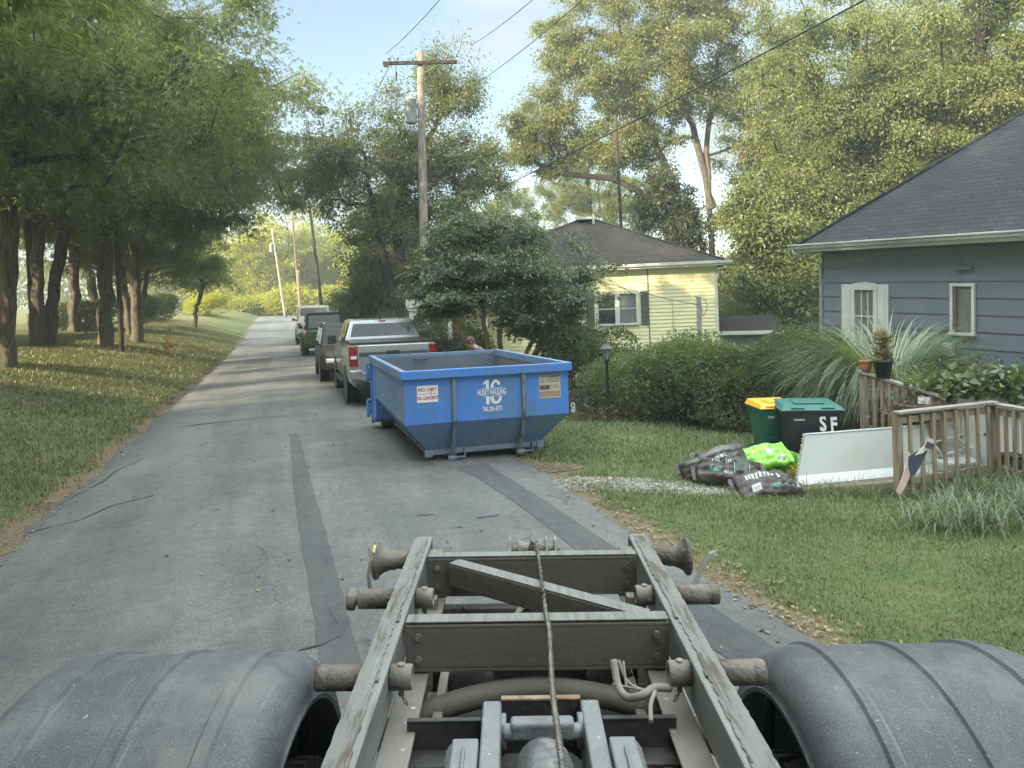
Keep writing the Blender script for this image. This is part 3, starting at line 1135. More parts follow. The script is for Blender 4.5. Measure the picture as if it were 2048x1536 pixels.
def leaf_mass(name, label, cat, fn, n, leaf, mat_, seed=0, loc=(0, 0, 0), rz=0.0, kind=None, group=None, updir=.35, stems=None, parent=None, ar=(.42, .62)):
    """fn(rng, n) -> positions and outward directions of n leaves"""
    g = np.random.default_rng(seed + 77)
    C, D = fn(g, n)
    k = len(C)
    D = unit(D) + g.normal(0, .6, (k, 3))
    D[:, 2] += updir
    Nn = unit(np.stack([g.normal(0, .6, k), g.normal(0, .6, k), np.full(k, .75)], 1))
    Ls = leaf * g.uniform(.6, 1.4, k)
    V, Q = leaf_quads(C, D, Nn, Ls, Ls * g.uniform(ar[0], ar[1], k))
    if parent is not None:
        return mesh_np(name, V, quads=Q, mat=mat_, parent=parent)
    if stems is None:
        o = mesh_np(name, V, quads=Q, mat=mat_)
        o.location = loc
        o.rotation_euler = (0, 0, rz)
        return tag(o, label, cat, group, kind)
    t = thing(name, label, cat, loc, rz, group)
    mesh_np('foliage', V, quads=Q, mat=mat_, parent=t)
    mb = MB()
    r2 = random.Random(seed)
    for _ in range(stems[0]):
        a = r2.uniform(0, 6.28)
        x, y = r2.uniform(-.6, .6) * stems[2], r2.uniform(-.6, .6) * stems[3]
        mb.tube([(x * .5, y * .5, -.1), (x * .8, y * .8, stems[1] * .5), (x * 1.1 + .1 * math.cos(a), y * 1.1 + .1 * math.sin(a), stems[1])], [.025, .018, .008], 5)
    mb.build('stem', M_bark_dark, t)
    return t


def dome(rx, ry, h, sub=7, lump=.25, z0=.0, shell=.55):
    """a shrub: rounded mass with lobes; leaves sit mostly in its outer shell"""
    def f(g, n):
        lob = [(g.uniform(-1, 1) * rx * .75, g.uniform(-1, 1) * ry * .75, g.uniform(.35, .85) * h, g.uniform(.35, .6)) for _ in range(sub)]
        k = n // (sub + 1)
        Cs, Ds = [], []
        for i in range(sub + 1):
            d = unit(g.normal(0, 1, (k, 3)))
            rad = (shell + (1 - shell) * g.uniform(0, 1, k) ** .6)[:, None] * (1 + lump * .5 * np.sin(6 * d[:, :1] + i) * np.sin(5 * d[:, 1:2] + 2 * i))
            rad = rad * (1 + (g.uniform(0, 1, (k, 1)) > .93) * g.uniform(0, .28, (k, 1)))
            if i == 0: p = d * rad * np.array([rx, ry, h * .52]) + np.array([0, 0, h * .48])
            else:
                x, y, z, r = lob[i - 1]
                p = d * rad * np.array([rx * r, ry * r, h * r * .62]) + np.array([x, y, z])
            ok = p[:, 2] > z0
            Cs.append(p[ok]); Ds.append(d[ok])
        return np.concatenate(Cs), np.concatenate(Ds)
    return f


# ---- airy tree beside the big utility pole
b = GZ(768, 31)
make_tree('airy_tree', 'airy dark limbed tree with feathery top behind the big utility pole', 'tree', b, (M_bark_dark, L_airy),
          dict(seed=31, trunks=[[(1.2, 0, -.2), (.6, 0, 2.2), (-.1, .2, 5.0), (-.5, .2, 7.4), (-.7, 0, 9.0)], [(1.4, .2, -.2), (1.3, .3, 2.2), (.6, .5, 4.8), (.9, .8, 7.4), (2.4, .8, 10.2), (3.0, .8, 12.5)]], trunk_r=.2,
               blobs=[((-.3, 0, 8.0), (2.5, 2.3, 3.5), 4.4), ((2.2, .5, 7.9), (2.4, 2.2, 3.2), 3.4), ((3.0, .6, 11.4), (1.5, 1.5, 2.3), 1.6), ((-2.1, 0, 8.0), (1.5, 1.4, 1.5), 1.6), ((4.1, .4, 8.0), (1.6, 1.4, 1.3), 1.5)],
               n_targets=330, n_leaves=80000, leaf=.110, spread=.45, droop=.15, flat=.8, wig=.3, hollow=.3, fork=1.6, upbias=.6))
# brushy dark trees at the roadside under it
make_tree('brushy_tree', 'brushy grey green tree at the roadside left of the big pole', 'tree', GZ(770, 40), (M_bark_pale, L_airy),
          dict(seed=33, trunks=[[(0, 0, -.2), (.1, 0, 2), (-.2, .2, 5), (0, 0, 8)]], trunk_r=.22, blobs=[((.2, 0, 5.2), (2.3, 2.0, 4.8), 3), ((-1.0, 0, 3.2), (1.5, 1.4, 2.4), 1.5)],
               n_targets=200, n_leaves=44000, leaf=.16, spread=.6, fork=1.0))
make_tree('brushy_tree', 'brushy dark tree right of the big pole, behind the white porch', 'tree', GZ(905, 44), (M_bark_dark, L_airy),
          dict(seed=34, trunks=[[(0, 0, -.2), (.1, 0, 2), (-.2, .2, 4), (0, 0, 6)]], trunk_r=.22, blobs=[((0, 0, 4.2), (4.2, 2.6, 3.8), 3)],
               n_targets=160, n_leaves=26000, leaf=.18, spread=.55, fork=1.0))

# ---- layered dark tree in front of the yellow house
b = GZ(980, 19.0)
make_tree('layered_tree', 'low dark green tree with layered boughs and tan stems before the yellow house', 'tree', b, (M_bark_tan, L_dark),
          dict(seed=41, trunks=[[(-.25, 0, -.2), (-.35, 0, .8), (-.9, .1, 1.9), (-1.3, .2, 3.0)], [(0, .1, -.2), (-.05, .1, .9), (-.2, .1, 2.1), (-.1, .1, 3.6)], [(.1, .15, -.2), (.25, .2, .9), (.3, .2, 2.1), (.7, .3, 3.4)], [(.6, .3, -.2), (.85, .35, .9), (1.3, .4, 2.0), (1.9, .5, 2.9)], [(.9, .2, -.2), (1.1, .1, 1.0), (1.9, 0, 2.0), (2.4, 0, 2.5)]], trunk_r=.075,
               blobs=[((.1, 0, 3.75), (1.9, 1.7, 1.25), 4), ((.2, -.2, 3.0), (2.3, 1.9, .80), 4), ((1.5, 0, 2.3), (1.3, 1.5, .85), 3.2), ((-1.1, 0, 2.9), (.95, 1.2, .8), 1.8), ((1.9, 0, 1.6), (.8, 1.2, .7), 1.4)],
               n_targets=420, n_leaves=115000, leaf=.085, spread=.32, droop=.08, flat=.26, wig=.2, hollow=.25, fork=.8, tips=.007, flare=1.2))

# ---- tall trees behind the yellow house
b = GZ(1425, 42)
tall = make_tree('tall_tree', 'very tall thin trunked tree with high open crown behind the yellow house', 'tree', b, (M_bark, L_tall),
                 dict(seed=51, trunks=[[(0, 0, -.3), (.1, 0, 6), (0, .2, 11), (.6, 0, 15.5), (1.6, 0, 21)], [(.1, .1, 8.0), (-.6, .2, 12), (-2.0, .3, 16), (-2.6, 0, 21)]], trunk_r=.175,
                      blobs=[((-2.5, 0, 15.5), (4.5, 3.6, 3.4), 4), ((2.2, 0, 16.5), (4.5, 3.6, 4.4), 4), ((-1.0, 0, 21), (5.0, 3.6, 3.4), 4), ((4.2, 0, 11.5), (2.6, 2.4, 2.0), 1.6), ((-4.5, .5, 11.8), (2.6, 2.4, 1.5), 1.4)],
                      n_targets=320, n_leaves=95000, leaf=.155, spread=.50, droop=.2, flat=.6, wig=.28, hollow=.3, fork=8, upbias=.5))
make_tree('tall_tree', 'tall tree with yellowing tufts and a long low bough left of the black thin pole', 'tree', GZ(1300, 46), (M_bark_dark, L_tall),
          dict(seed=52, trunks=[[(2.8, 0, -.3), (2.0, 0, 4.5), (.4, .2, 8.6), (-2.0, .4, 10.4), (-5.5, .2, 10.9), (-7.6, 0, 12.2)], [(3.0, 0, -.3), (2.9, 0, 5.0), (1.6, 0, 10), (-.4, 0, 15), (-1.6, 0, 21)]], trunk_r=.22,
               blobs=[((-6.2, 0, 13.6), (3.0, 2.6, 2.8), 3.4), ((-2.0, 0, 19.5), (5.2, 3.4, 4.2), 4), ((-5.0, 0, 18.0), (2.2, 2.2, 3.4), 1.6), ((-1.5, 0, 14.0), (3.4, 2.8, 2.6), 2.2)],
               n_targets=280, n_leaves=85000, leaf=.155, spread=.50, droop=.2, wig=.28, hollow=.25, fork=5, upbias=.45))
make_tree('cut_tree', 'bushy dark tree with two bare leaning stems close behind the yellow house roof', 'tree', GZ(1405, 37), (M_bark_pale, L_cedar),
          dict(seed=53, trunks=[[(.4, 0, -.2), (.1, 0, 2.6), (-.8, 0, 5.0), (-1.7, .1, 7.2), (-2.2, .1, 9.0)], [(.7, .2, -.2), (.5, .2, 3.0), (.1, .2, 5.6), (-.5, .3, 8.0)]], trunk_r=.30,
               blobs=[((-1.8, 0, 8.0), (1.7, 1.6, 1.9), 3), ((-.7, 0, 6.6), (1.3, 1.3, 1.4), 1.4), ((-3.2, 0, 5.2), (1.6, 1.4, .9), 1.2)], n_targets=150, n_leaves=24000, leaf=.16, spread=.42, hollow=.1, fork=4.6))
# ---- big trees at the right, behind the grey house
rt = make_tree('broad_tree', 'broad dense tree filling the sky above the left end of the grey roof', 'tree', GZ(1720, 33), (M_bark_dark, L_right),
               dict(seed=61, trunks=[[(0, 0, -.3), (0, 0, 4), (.4, 0, 9), (0, 0, 16)], [(.2, 0, 3), (1.6, 0, 7), (3.2, 0, 12)]], trunk_r=.36,
                    blobs=[((0, 0, 12.5), (5.2, 4.2, 5.5), 5), ((3.8, 0, 9.0), (4.0, 3.4, 3.4), 3), ((-2.2, 0, 7.0), (2.8, 2.6, 2.6), 1.8)], n_targets=260, n_leaves=125000, leaf=.125, spread=.56, droop=.3, hollow=.35, fork=3))
dup(rt, None, GZ(1990, 30), R_(140), 1.02, 'broad dense tree behind the upper right part of the grey roof')
dup(rt, None, GZ(1880, 47), R_(250), 1.3, 'broad tree standing furthest back behind the grey roof')
dup(rt, None, GZ(2280, 27), R_(40), 1.05, 'broad tree beyond the right edge of the photo, behind the grey roof')
dup(rt, None, GZ(1585, 52), R_(60), 1.15, 'broad tree deep behind the tall thin trunk, right side')
dup(rt, None, GZ(1180, 60), R_(300), .95, 'broad tree deep behind the yellow house chimney side')
dup(rt, None, GZ(1010, 66), R_(200), .78, 'broad tree deep behind the layered dark tree')
L_ivy = L_right
iv = make_tree('ivy_tree', 'ivy wrapped dark tree between the yellow and grey houses', 'tree', GZ(1535, 31), (M_bark_dark, L_right),
               dict(seed=63, trunks=[[(0, 0, -.3), (.1, 0, 2.5), (-.1, 0, 5), (0, 0, 8)]], trunk_r=.26,
                    blobs=[((0, 0, 4.2), (2.1, 1.8, 3.6), 3), ((.9, 0, 2.6), (1.8, 1.6, 2.2), 2), ((-.3, 0, 7.0), (1.2, 1.2, 1.4), 1)], n_targets=150, n_leaves=36000, leaf=.15, spread=.5, hollow=.3, fork=.8))
dup(iv, None, GZ(1640, 36), R_(120), 1.15, 'ivy wrapped dark tree just left of the grey roof gutter end')
dup(iv, None, GZ(1480, 47), R_(200), .8, 'lower ivy wrapped tree right of the yellow house corner')
dup(iv, None, GZ(1760, 44), R_(70), 1.3, 'ivy wrapped tree hidden deep behind the grey roof')

# ---- far sunlit trees at the end of the street
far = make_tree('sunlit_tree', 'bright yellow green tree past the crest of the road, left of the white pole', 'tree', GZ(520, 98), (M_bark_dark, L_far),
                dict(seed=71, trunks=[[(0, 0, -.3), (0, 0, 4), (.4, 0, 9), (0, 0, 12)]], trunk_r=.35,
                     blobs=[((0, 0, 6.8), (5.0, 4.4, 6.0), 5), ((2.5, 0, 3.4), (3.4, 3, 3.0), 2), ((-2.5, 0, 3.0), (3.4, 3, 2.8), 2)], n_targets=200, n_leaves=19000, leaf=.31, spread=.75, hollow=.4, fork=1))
G_far = 'sunlit trees at the far end of the street'
far['group'] = G_far
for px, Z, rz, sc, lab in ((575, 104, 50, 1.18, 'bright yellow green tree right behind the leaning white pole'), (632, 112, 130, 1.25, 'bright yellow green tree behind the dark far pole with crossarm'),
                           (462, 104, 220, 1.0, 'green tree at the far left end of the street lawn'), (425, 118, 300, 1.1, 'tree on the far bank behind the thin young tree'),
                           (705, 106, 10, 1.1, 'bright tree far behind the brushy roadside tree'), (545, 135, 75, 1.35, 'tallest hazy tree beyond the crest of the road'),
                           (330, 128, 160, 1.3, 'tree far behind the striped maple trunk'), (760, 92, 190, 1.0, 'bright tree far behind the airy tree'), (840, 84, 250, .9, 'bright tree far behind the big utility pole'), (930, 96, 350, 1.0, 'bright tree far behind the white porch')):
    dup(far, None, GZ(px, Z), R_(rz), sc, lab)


# a far wood that closes every gap
def ring(g, n):
    a = g.uniform(R_(-75), R_(75), n)
    d = g.uniform(125, 165, n)
    x, y = d * np.sin(a), d * np.cos(a)
    top = 8.5 + 3 * np.sin(a * 17) + 2 * np.sin(a * 41 + 1)
    z = H(x, y) + top * g.uniform(0, 1, n) ** .8
    return np.stack([x, y, z], 1), np.stack([-x, -y, np.full(n, 30.)], 1)


leaf_mass('woods', 'far wood closing the view behind the houses and the street', 'wood', ring, 60000, .95, L_right, seed=3, kind='stuff')

# trees out of the photo at the left that shade the street
for i, (s, t) in enumerate(((-30, -24), (-21, -27), (-12, -26), (-3, -28), (6, -27), (-24, -14), (-33, -10), (-36, -1), (1, -15.5))):
    tag(dup(rt, None, S(s, t), R_(50 * i), 1.0, 'broad shade tree standing out of the photo, beside or behind the truck'), group='shade trees out of the photo')
# ================================================================== houses


def shingle_material(name, a, b, course=.13, slope=.65, wear=None):
    m, n, l = nodes(name)
    o = n.new('ShaderNodeOutputMaterial')
    p = n.new('ShaderNodeBsdfPrincipled')
    p.inputs['Roughness'].default_value = .85
    p.inputs['Specular IOR Level'].default_value = .3
    tc = n.new('ShaderNodeTexCoord')
    sx = n.new('ShaderNodeSeparateXYZ')
    l.new(tc.outputs['Object'], sx.inputs[0])
    ad = n.new('ShaderNodeMath')
    ad.operation = 'ADD'
    l.new(sx.outputs['X'], ad.inputs[0])
    l.new(sx.outputs['Y'], ad.inputs[1])
    mz = n.new('ShaderNodeMath')
    mz.operation = 'MULTIPLY'
    l.new(sx.outputs['Z'], mz.inputs[0])
    mz.inputs[1].default_value = 1 / slope
    cb = n.new('ShaderNodeCombineXYZ')
    l.new(ad.outputs[0], cb.inputs['X'])
    l.new(mz.outputs[0], cb.inputs['Y'])
    br = n.new('ShaderNodeTexBrick')
    br.inputs['Scale'].default_value = 1
    br.inputs['Brick Width'].default_value = .30
    br.inputs['Row Height'].default_value = course
    br.inputs['Mortar Size'].default_value = .010
    br.inputs['Mortar Smooth'].default_value = .3
    br.inputs['Color1'].default_value = (*a, 1)
    br.inputs['Color2'].default_value = (*b, 1)
    br.inputs['Mortar'].default_value = (a[0] * .42, a[1] * .42, a[2] * .42, 1)
    l.new(cb.outputs[0], br.inputs['Vector'])
    c = mixc(n, l, 1.0, br.outputs['Color'], ramp(n, l, noise(n, l, tc.outputs['Object'], .7, 6, .6), [(.3, (.75, .75, .76)), (.7, (1.25, 1.25, 1.22))]), 'MULTIPLY')
    c = mixc(n, l, 1.0, c, ramp(n, l, noise(n, l, tc.outputs['Object'], 40, 4, .7), [(.3, (.7, .7, .7)), (.7, (1.3, 1.3, 1.3))]), 'MULTIPLY')
    l.new(c, p.inputs['Base Color'])
    bp = n.new('ShaderNodeBump')
    bp.inputs['Strength'].default_value = .7
    bp.inputs['Distance'].default_value = .02
    fr_ = n.new('ShaderNodeMath')
    fr_.operation = 'FRACT'
    dv = n.new('ShaderNodeMath')
    dv.operation = 'DIVIDE'
    l.new(mz.outputs[0], dv.inputs[0])
    dv.inputs[1].default_value = course
    l.new(dv.outputs[0], fr_.inputs[0])
    inv = n.new('ShaderNodeMath')
    inv.operation = 'SUBTRACT'
    inv.inputs[0].default_value = 1
    l.new(fr_.outputs[0], inv.inputs[1])
    l.new(inv.outputs[0], bp.inputs['Height'])
    l.new(bp.outputs[0], p.inputs['Normal'])
    l.new(p.outputs[0], o.inputs['Surface'])
    return m


M_siding = mat('grey_siding', (.150, .185, .225), .7, col2=(.165, .20, .24), scale=1.3, dirt=(.125, .15, .175), dirt_scale=1.2, bump=.25, bscale=30, stretch=(1, 1, .25))
M_trimw = mat('white_trim_paint', (.62, .64, .62), .55, col2=(.54, .56, .54), scale=4, dirt=(.42, .42, .38), dirt_scale=3, dirt_lo=.58, dirt_hi=.8)
M_gutter = mat('gutter_metal', (.52, .54, .52), .45, col2=(.42, .43, .41), scale=3, dirt=(.26, .26, .24), dirt_scale=2.5, stretch=(.3, 1, 1))
M_roofg = shingle_material('charcoal_shingles', (.019, .022, .028), (.030, .033, .040))
M_roofb = shingle_material('brown_shingles', (.019, .016, .015), (.031, .026, .023))
M_yelsid = mat('yellow_siding', (.80, .76, .44), .6, col2=(.83, .79, .49), scale=1.5, dirt=(.70, .68, .43), dirt_scale=1.3)
M_found = mat('foundation_block', (.25, .25, .24), .9, col2=(.32, .32, .30), scale=5)
M_shut = mat('grey_green_shutter', (.10, .125, .125), .6, col2=(.12, .145, .14), scale=9)
M_pane = mat('window_pane', (.030, .036, .038), .05, spec=.8)
M_curtain = mat('curtain', (.20, .20, .19), .9, col2=(.13, .13, .125), scale=14, stretch=(4, 1, .3))
M_wire0 = mat('grey_cable', (.08, .08, .08), .6)
M_soffit = mat('soffit_paint', (.30, .32, .32), .7)


def hip_roof(root, x0, x1, y0, y1, ze, m, th, mt, name='roof'):
    hx = (y1 - y0) / 2
    zt = ze + hx * m
    ym = (y0 + y1) / 2
    if x1 - x0 >= y1 - y0: ra, rb = (x0 + hx, ym, zt), (x1 - hx, ym, zt)
    else:
        h2 = (x1 - x0) / 2
        zt = ze + h2 * m
        ra, rb = ((x0 + x1) / 2, y0 + h2, zt), ((x0 + x1) / 2, y1 - h2, zt)
    mb = MB()
    c = [(x0, y0, ze), (x1, y0, ze), (x1, y1, ze), (x0, y1, ze)]
    top = c + [ra, rb]
    if x1 - x0 >= y1 - y0: fs = [(0, 1, 5, 4), (1, 2, 5), (2, 3, 4, 5), (3, 0, 4)]
    else: fs = [(0, 1, 4), (1, 2, 5, 4), (2, 3, 5), (3, 0, 4, 5)]
    mb.add(top, fs)
    low = [(a, b, z - th) for a, b, z in c]
    mb.add(c + low, [(0, 4, 5, 1), (1, 5, 6, 2), (2, 6, 7, 3), (3, 7, 4, 0), (4, 7, 6, 5)])
    o = mb.build(name, mt, root)
    r = MB()
    for a, b in ((c[0], ra), (c[1], rb if x1 - x0 >= y1 - y0 else ra), (ra, rb), (c[2], rb), (c[3], ra if x1 - x0 >= y1 - y0 else rb)):
        r.tube([Vector(a), Vector(b)], .05, 6)
    r.build('ridge_caps', mt, o)
    return o


def courses(root, name, m, x0, x1, y, z0, z1, h, lap, nrm=(0, -1), x_axis=True):
    """lapped boards on a wall in the xz plane (x_axis) or yz plane"""
    mb = MB()
    z = z0
    while z < z1 - .01:
        zt = min(z + h, z1)
        if x_axis: prof = [(x0, y, z), (x0, y - lap, z), (x0, y - .002, zt), (x0, y + .05, zt), (x0, y + .05, z)]; ext = (x1 - x0, 0, 0)
        else:
            s_ = nrm[0]
            prof = [(y, x0, z), (y + s_ * lap, x0, z), (y + s_ * .002, x0, zt), (y - s_ * .05, x0, zt), (y - s_ * .05, x0, z)]; ext = (0, x1 - x0, 0)
        mb.prism(prof, ext)
        z = zt
    return mb.build(name, m, root)


# ---- the grey house at the right
gx, gy, gz = 6.78, 16.5, -.66
gh = thing('house', 'grey shake sided house with steep charcoal roof at the right', 'house', (gx, gy, gz), R_(-62.7), ry=R_(1.7))
GL, GD, GE = 12.0, 9.0, 3.92
MB().box((GL / 2, GD / 2, (GE + .2) / 2), (GL - .10, GD - .10, GE - .25)).build('foundation', M_found, gh)
sd = courses(gh, 'wall', M_siding, 0, GL, 0, .45, GE, .305, .022)
courses(gh, 'end_wall', M_siding, .02, GD, 0, .45, GE, .305, .016, (-1, 0), False)
MB().box((.0, .0, (GE + .45) / 2), (.04, .04, GE - .46)).build('corner_board', M_siding, gh, .004)
hip_roof(gh, -.42, GL + .42, -.42, GD + .42, GE + .06, .84, .06, M_roofg)
mb = MB()
mb.box((GL / 2, -.21, GE - .01), (GL + .8, .40, .016))
mb.box((-.21, GD / 2, GE - .012), (.40, GD + .4, .016))
mb.build('soffit', M_soffit, gh)
mb = MB()
mb.box((GL / 2, -.425, GE + .015), (GL + .84, .018, .15))
mb.box((-.425, GD / 2, GE + .017), (.018, GD + .84, .15))
mb.build('fascia', M_trimw, gh, .003)
gt = MB()
gp = [(-.52, -.435, GE + .115), (-.52, -.545, GE + .115), (-.52, -.55, GE + .085), (-.52, -.525, GE + .06), (-.52, -.51, GE + .01), (-.52, -.435, GE + .0)]
gt.prism(gp, (GL + 1.0, 0, 0))
for k in range(12): gt.box((.2 + k * .62, -.47, GE + .125), (.012, .14, .008), rz=.5)
gut = gt.build('gutter', M_gutter, gh, .004)
mb = MB()
mb.tube([(-.40, -.47, GE + .02), (-.40, -.47, GE - .06), (-.20, -.20, GE - .22), (-.04, -.045, GE - .32), (-.035, -.04, .3)], .036, 8)
mb.build('downspout', M_gutter, gh)


def window_unit(root, xc, z0, z1, w, mullions=(1, 2), casing=.07, pane=M_pane, y=-.016):
    mb = MB()
    for x in (xc - w / 2 - casing / 2, xc + w / 2 + casing / 2): mb.box((x, y - .02, (z0 + z1) / 2), (casing, .05, z1 - z0))
    mb.box((xc, y - .022, z1 + casing / 2), (w + 2 * casing, .054, casing))
    mb.box((xc, y - .03, z0 - casing / 2), (w + 2 * casing + .03, .075, casing))
    f = mb.build('window', M_trimw, root, .004)
    MB().box((xc, y + .004, (z0 + z1) / 2), (w - .004, .008, z1 - z0 - .004)).build('pane', pane, f)
    mb = MB()
    for i in range(1, mullions[0]): mb.box((xc - w / 2 + w * i / mullions[0], y - .004, (z0 + z1) / 2), (.022, .012, z1 - z0))
    for i in range(1, mullions[1]): mb.box((xc, y - .006, z0 + (z1 - z0) * i / mullions[1]), (w, .016, .03))
    if mullions != (1, 1): mb.build('sash_bars', M_trimw, f)
    return f


wl_ = window_unit(gh, 1.06, 1.95, 3.03, .44, (3, 2), .09, M_curtain, -.034)
for x in (.66, 1.46):
    mb = MB()
    mb.box((x, -.035, 2.45), (.30, .05, 1.40))
    mb.box((x, -.065, 2.45), (.15, .014, 1.24))
    mb.build('shutter_panel', M_trimw, gh, .006)
MB().prism([(.78, -.055, 3.12), (1.34, -.055, 3.12), (1.34, -.055, 3.17), (1.06, -.055, 3.20), (.78, -.055, 3.17)], (0, .03, 0)).build('window_crown', M_trimw, gh, .003)
w2 = window_unit(gh, 3.10, 2.26, 3.10, .34, (1, 1), .055, M_curtain, -.034)
MB().box((2.975, -.05, 2.68), (.02, .10, .82), rz=.35).build('open_sash', mat('brown_sash', (.17, .12, .09), .6), w2)
mb = MB()
mb.box((3.15, -.06, 3.42), (.28, .09, .03))
mb.box((3.15, -.025, 3.45), (.24, .03, .07))
mb.build('wall_vent', M_siding, gh, .004)
mb = MB()
mb.box((2.85, -.07, 1.93), (.20, .10, .24))
mb.box((2.85, -.125, 1.95), (.12, .02, .10))
mb.build('electric_box', M_trimw, gh, .01)

# ---- the yellow house
yx, yy = 6.85, 25.0
yh_ = thing('house', 'pale yellow clapboard house with dark brown hip roof behind the hedge', 'house', (yx, yy, -.95), R_(-7), ry=R_(-.6))
YW, YD, YE = 8.6, 8.6, 4.32
courses(yh_, 'wall', M_yelsid, -YW, -.02, 0, .3, YE, .125, .024)
courses(yh_, 'side_wall', M_yelsid, .02, YD, 0, .3, YE, .115, .014, (1, 0), False)
MB().box((-YW / 2, YD / 2, (YE) / 2), (YW - .12, YD - .12, YE - .02)).build('foundation', M_found, yh_)
mb = MB()
mb.box((.0, -.01, (YE + .3) / 2), (.09, .05, YE - .3))
mb.build('corner_board', M_trimw, yh_, .004)
hip_roof(yh_, -YW - .4, .4, -.4, YD + .4, YE + .06, .47, .06, M_roofb)
mb = MB()
mb.box((-YW / 2, -.41, YE + .02), (YW + .82, .02, .14))
mb.box((-YW / 2, -.20, YE - .03), (YW + .8, .40, .016))
mb.box((.41, YD / 2, YE + .02), (.02, YD + .82, .14))
mb.prism([(-YW - .5, -.42, YE + .11), (-YW - .5, -.52, YE + .11), (-YW - .5, -.50, YE + .02), (-YW - .5, -.42, YE + .0)], (YW + 1.0, 0, 0))
mb.build('gutter', M_trimw, yh_, .004)
mb = MB()
mb.box((-4.3, 3.9, YE + 2.17), (.7, .5, .10))
mb.cyl((-4.0, 3.6, YE + 1.8), (-4.0, 3.6, YE + 2.3), .05, 10)
mb.build('roof_vent', M_gutter, yh_, .01)
for x in (-3.64, -2.93): window_unit(yh_, x, 2.47, 3.46, .56, (1, 2), .07, M_curtain if x > -3 else M_pane, -.036)
for x in (-4.20, -2.36):
    mb = MB()
    mb.box((x, -.035, 2.96), (.28, .035, 1.14))
    for k in range(18): mb.box((x, -.058, 2.44 + .06 * k), (.21, .012, .035), rx=.5)
    mb.build('shutter', M_shut, yh_, .003)
window_unit(yh_, -2.75, .85, 1.50, .38, (1, 2), .08, M_pane, -.036)
for x in (-3.12, -2.38): MB().box((x, -.035, 1.18), (.22, .03, .72)).build('shutter', M_shut, yh_, .004)
MB().tube([(-2.24, -.03, YE - .05), (-2.24, -.03, .4)], .018, 6).build('cable_conduit', M_shut, yh_)
MB().tube([(-1.45, -.05, 1.3), (-1.45, -.05, 3.1), (-1.5, -.12, 3.25), (-1.6, -.12, 3.2)], .012, 6).build('vent_pipe', M_trimw, yh_)
q = P(1400, 690, 24.2)
sp_ = thing('service_post', 'pale wooden service post with looped wires before the yellow wall', 'post', (q.x, q.y, float(H(q.x, q.y))))
hp = CH - (594 - HY - .03 * -376 * 0 + 11) / FPX * 24.2 - float(H(q.x, q.y))
MB().box((0, 0, hp / 2 - .1), (.13, .13, hp + .2)).build('post', M_found, sp_, .01)
MB().tube(smooth_poly([(0, -.07, hp), (.16, -.09, hp - .08), (.24, -.09, hp - .35), (.10, -.09, hp - .62), (.06, -.08, hp - .3)], 5), .010, 6).build('wire_loop', M_wire0, sp_)
MB().cyl((-.03, 0, hp - .02), (-.12, 0, hp + .04), .03, 8).build('weather_head', M_found, sp_)
# porch on its left end
mb = MB()
mb.box((-YW + .15, -1.0, 3.50), (3.2, 2.2, .10))
mb.box((-YW + .15, -2.1, 3.38), (3.2, .05, .22))
mb.box((-YW + .15, -.9, 3.30), (3.0, 1.9, .02))
po = mb.build('porch_roof', M_trimw, yh_, .01)
for x in (-YW - 1.25, -YW - .85, -YW - .05, -YW + 1.1):
    mb = MB()
    w_ = .12 if x > -YW - .5 else .24
    mb.box((x, -2.0, 2.2), (w_, .12, 2.2))
    mb.box((x, -2.0, 3.22), (w_ + .08, .20, .08))
    mb.build('porch_post', M_trimw, yh_, .008)
MB().box((-YW + .15, -1.0, .55), (3.2, 2.2, 1.05)).build('porch_base', M_found, yh_, .01)
mb = MB()
for k in range(3): mb.box((-YW - 1.05, -2.02, 1.5 + .5 * k), (.40, .03, .03))
mb.build('porch_lattice', M_trimw, yh_)

# ---- low shed at the right of the yellow house
q = P(1500, 672, 26.5)
sh = thing('shed', 'low shed with dark roof and pale fascia right of the yellow house', 'shed', (q.x, q.y, float(H(q.x, q.y))), R_(-10))
zt_ = CH - 74 * 26.5 / 1500 - float(H(q.x, q.y))
MB().box((0, 1.2, zt_ / 2 - .05), (2.1, 2.2, zt_ - .1)).build('wall', M_siding, sh, .01)
MB().prism([(-1.25, -.2, zt_), (1.2, -.2, zt_ + .02), (1.2, 2.6, zt_ + .5), (-1.25, 2.6, zt_ + .5)], (0, 0, .05)).build('roof', M_roofb, sh)
MB().box((0, -.215, zt_ + .0), (2.46, .02, .13)).build('fascia', M_trimw, sh, .003)
# ---- brick house seen between the trunks
q = GZ(812, 52)
bh = thing('house', 'small orange brick house glimpsed left of the white porch', 'house', q, R_(15))
MB().box((0, 2, 1.6), (5, 4, 3.2)).build('wall', mat('orange_brick', (.36, .17, .10), .9, col2=(.28, .13, .08), scale=12), bh)
MB().prism([(-2.8, -.3, 3.2), (2.8, -.3, 3.2), (2.8, 2, 5.0), (-2.8, 2, 5.0)], (0, 0, .08)).prism([(-2.8, 4.3, 3.2), (2.8, 4.3, 3.2), (2.8, 2, 5.0), (-2.8, 2, 5.0)], (0, 0, .08)).build('roof', M_roofb, bh)
f = MB().box((.4, -.02, 1.9), (1.0, .06, 1.2)).build('window', M_trimw, bh)
MB().box((.4, -.055, 1.9), (.84, .02, 1.04)).build('pane', M_pane, f)
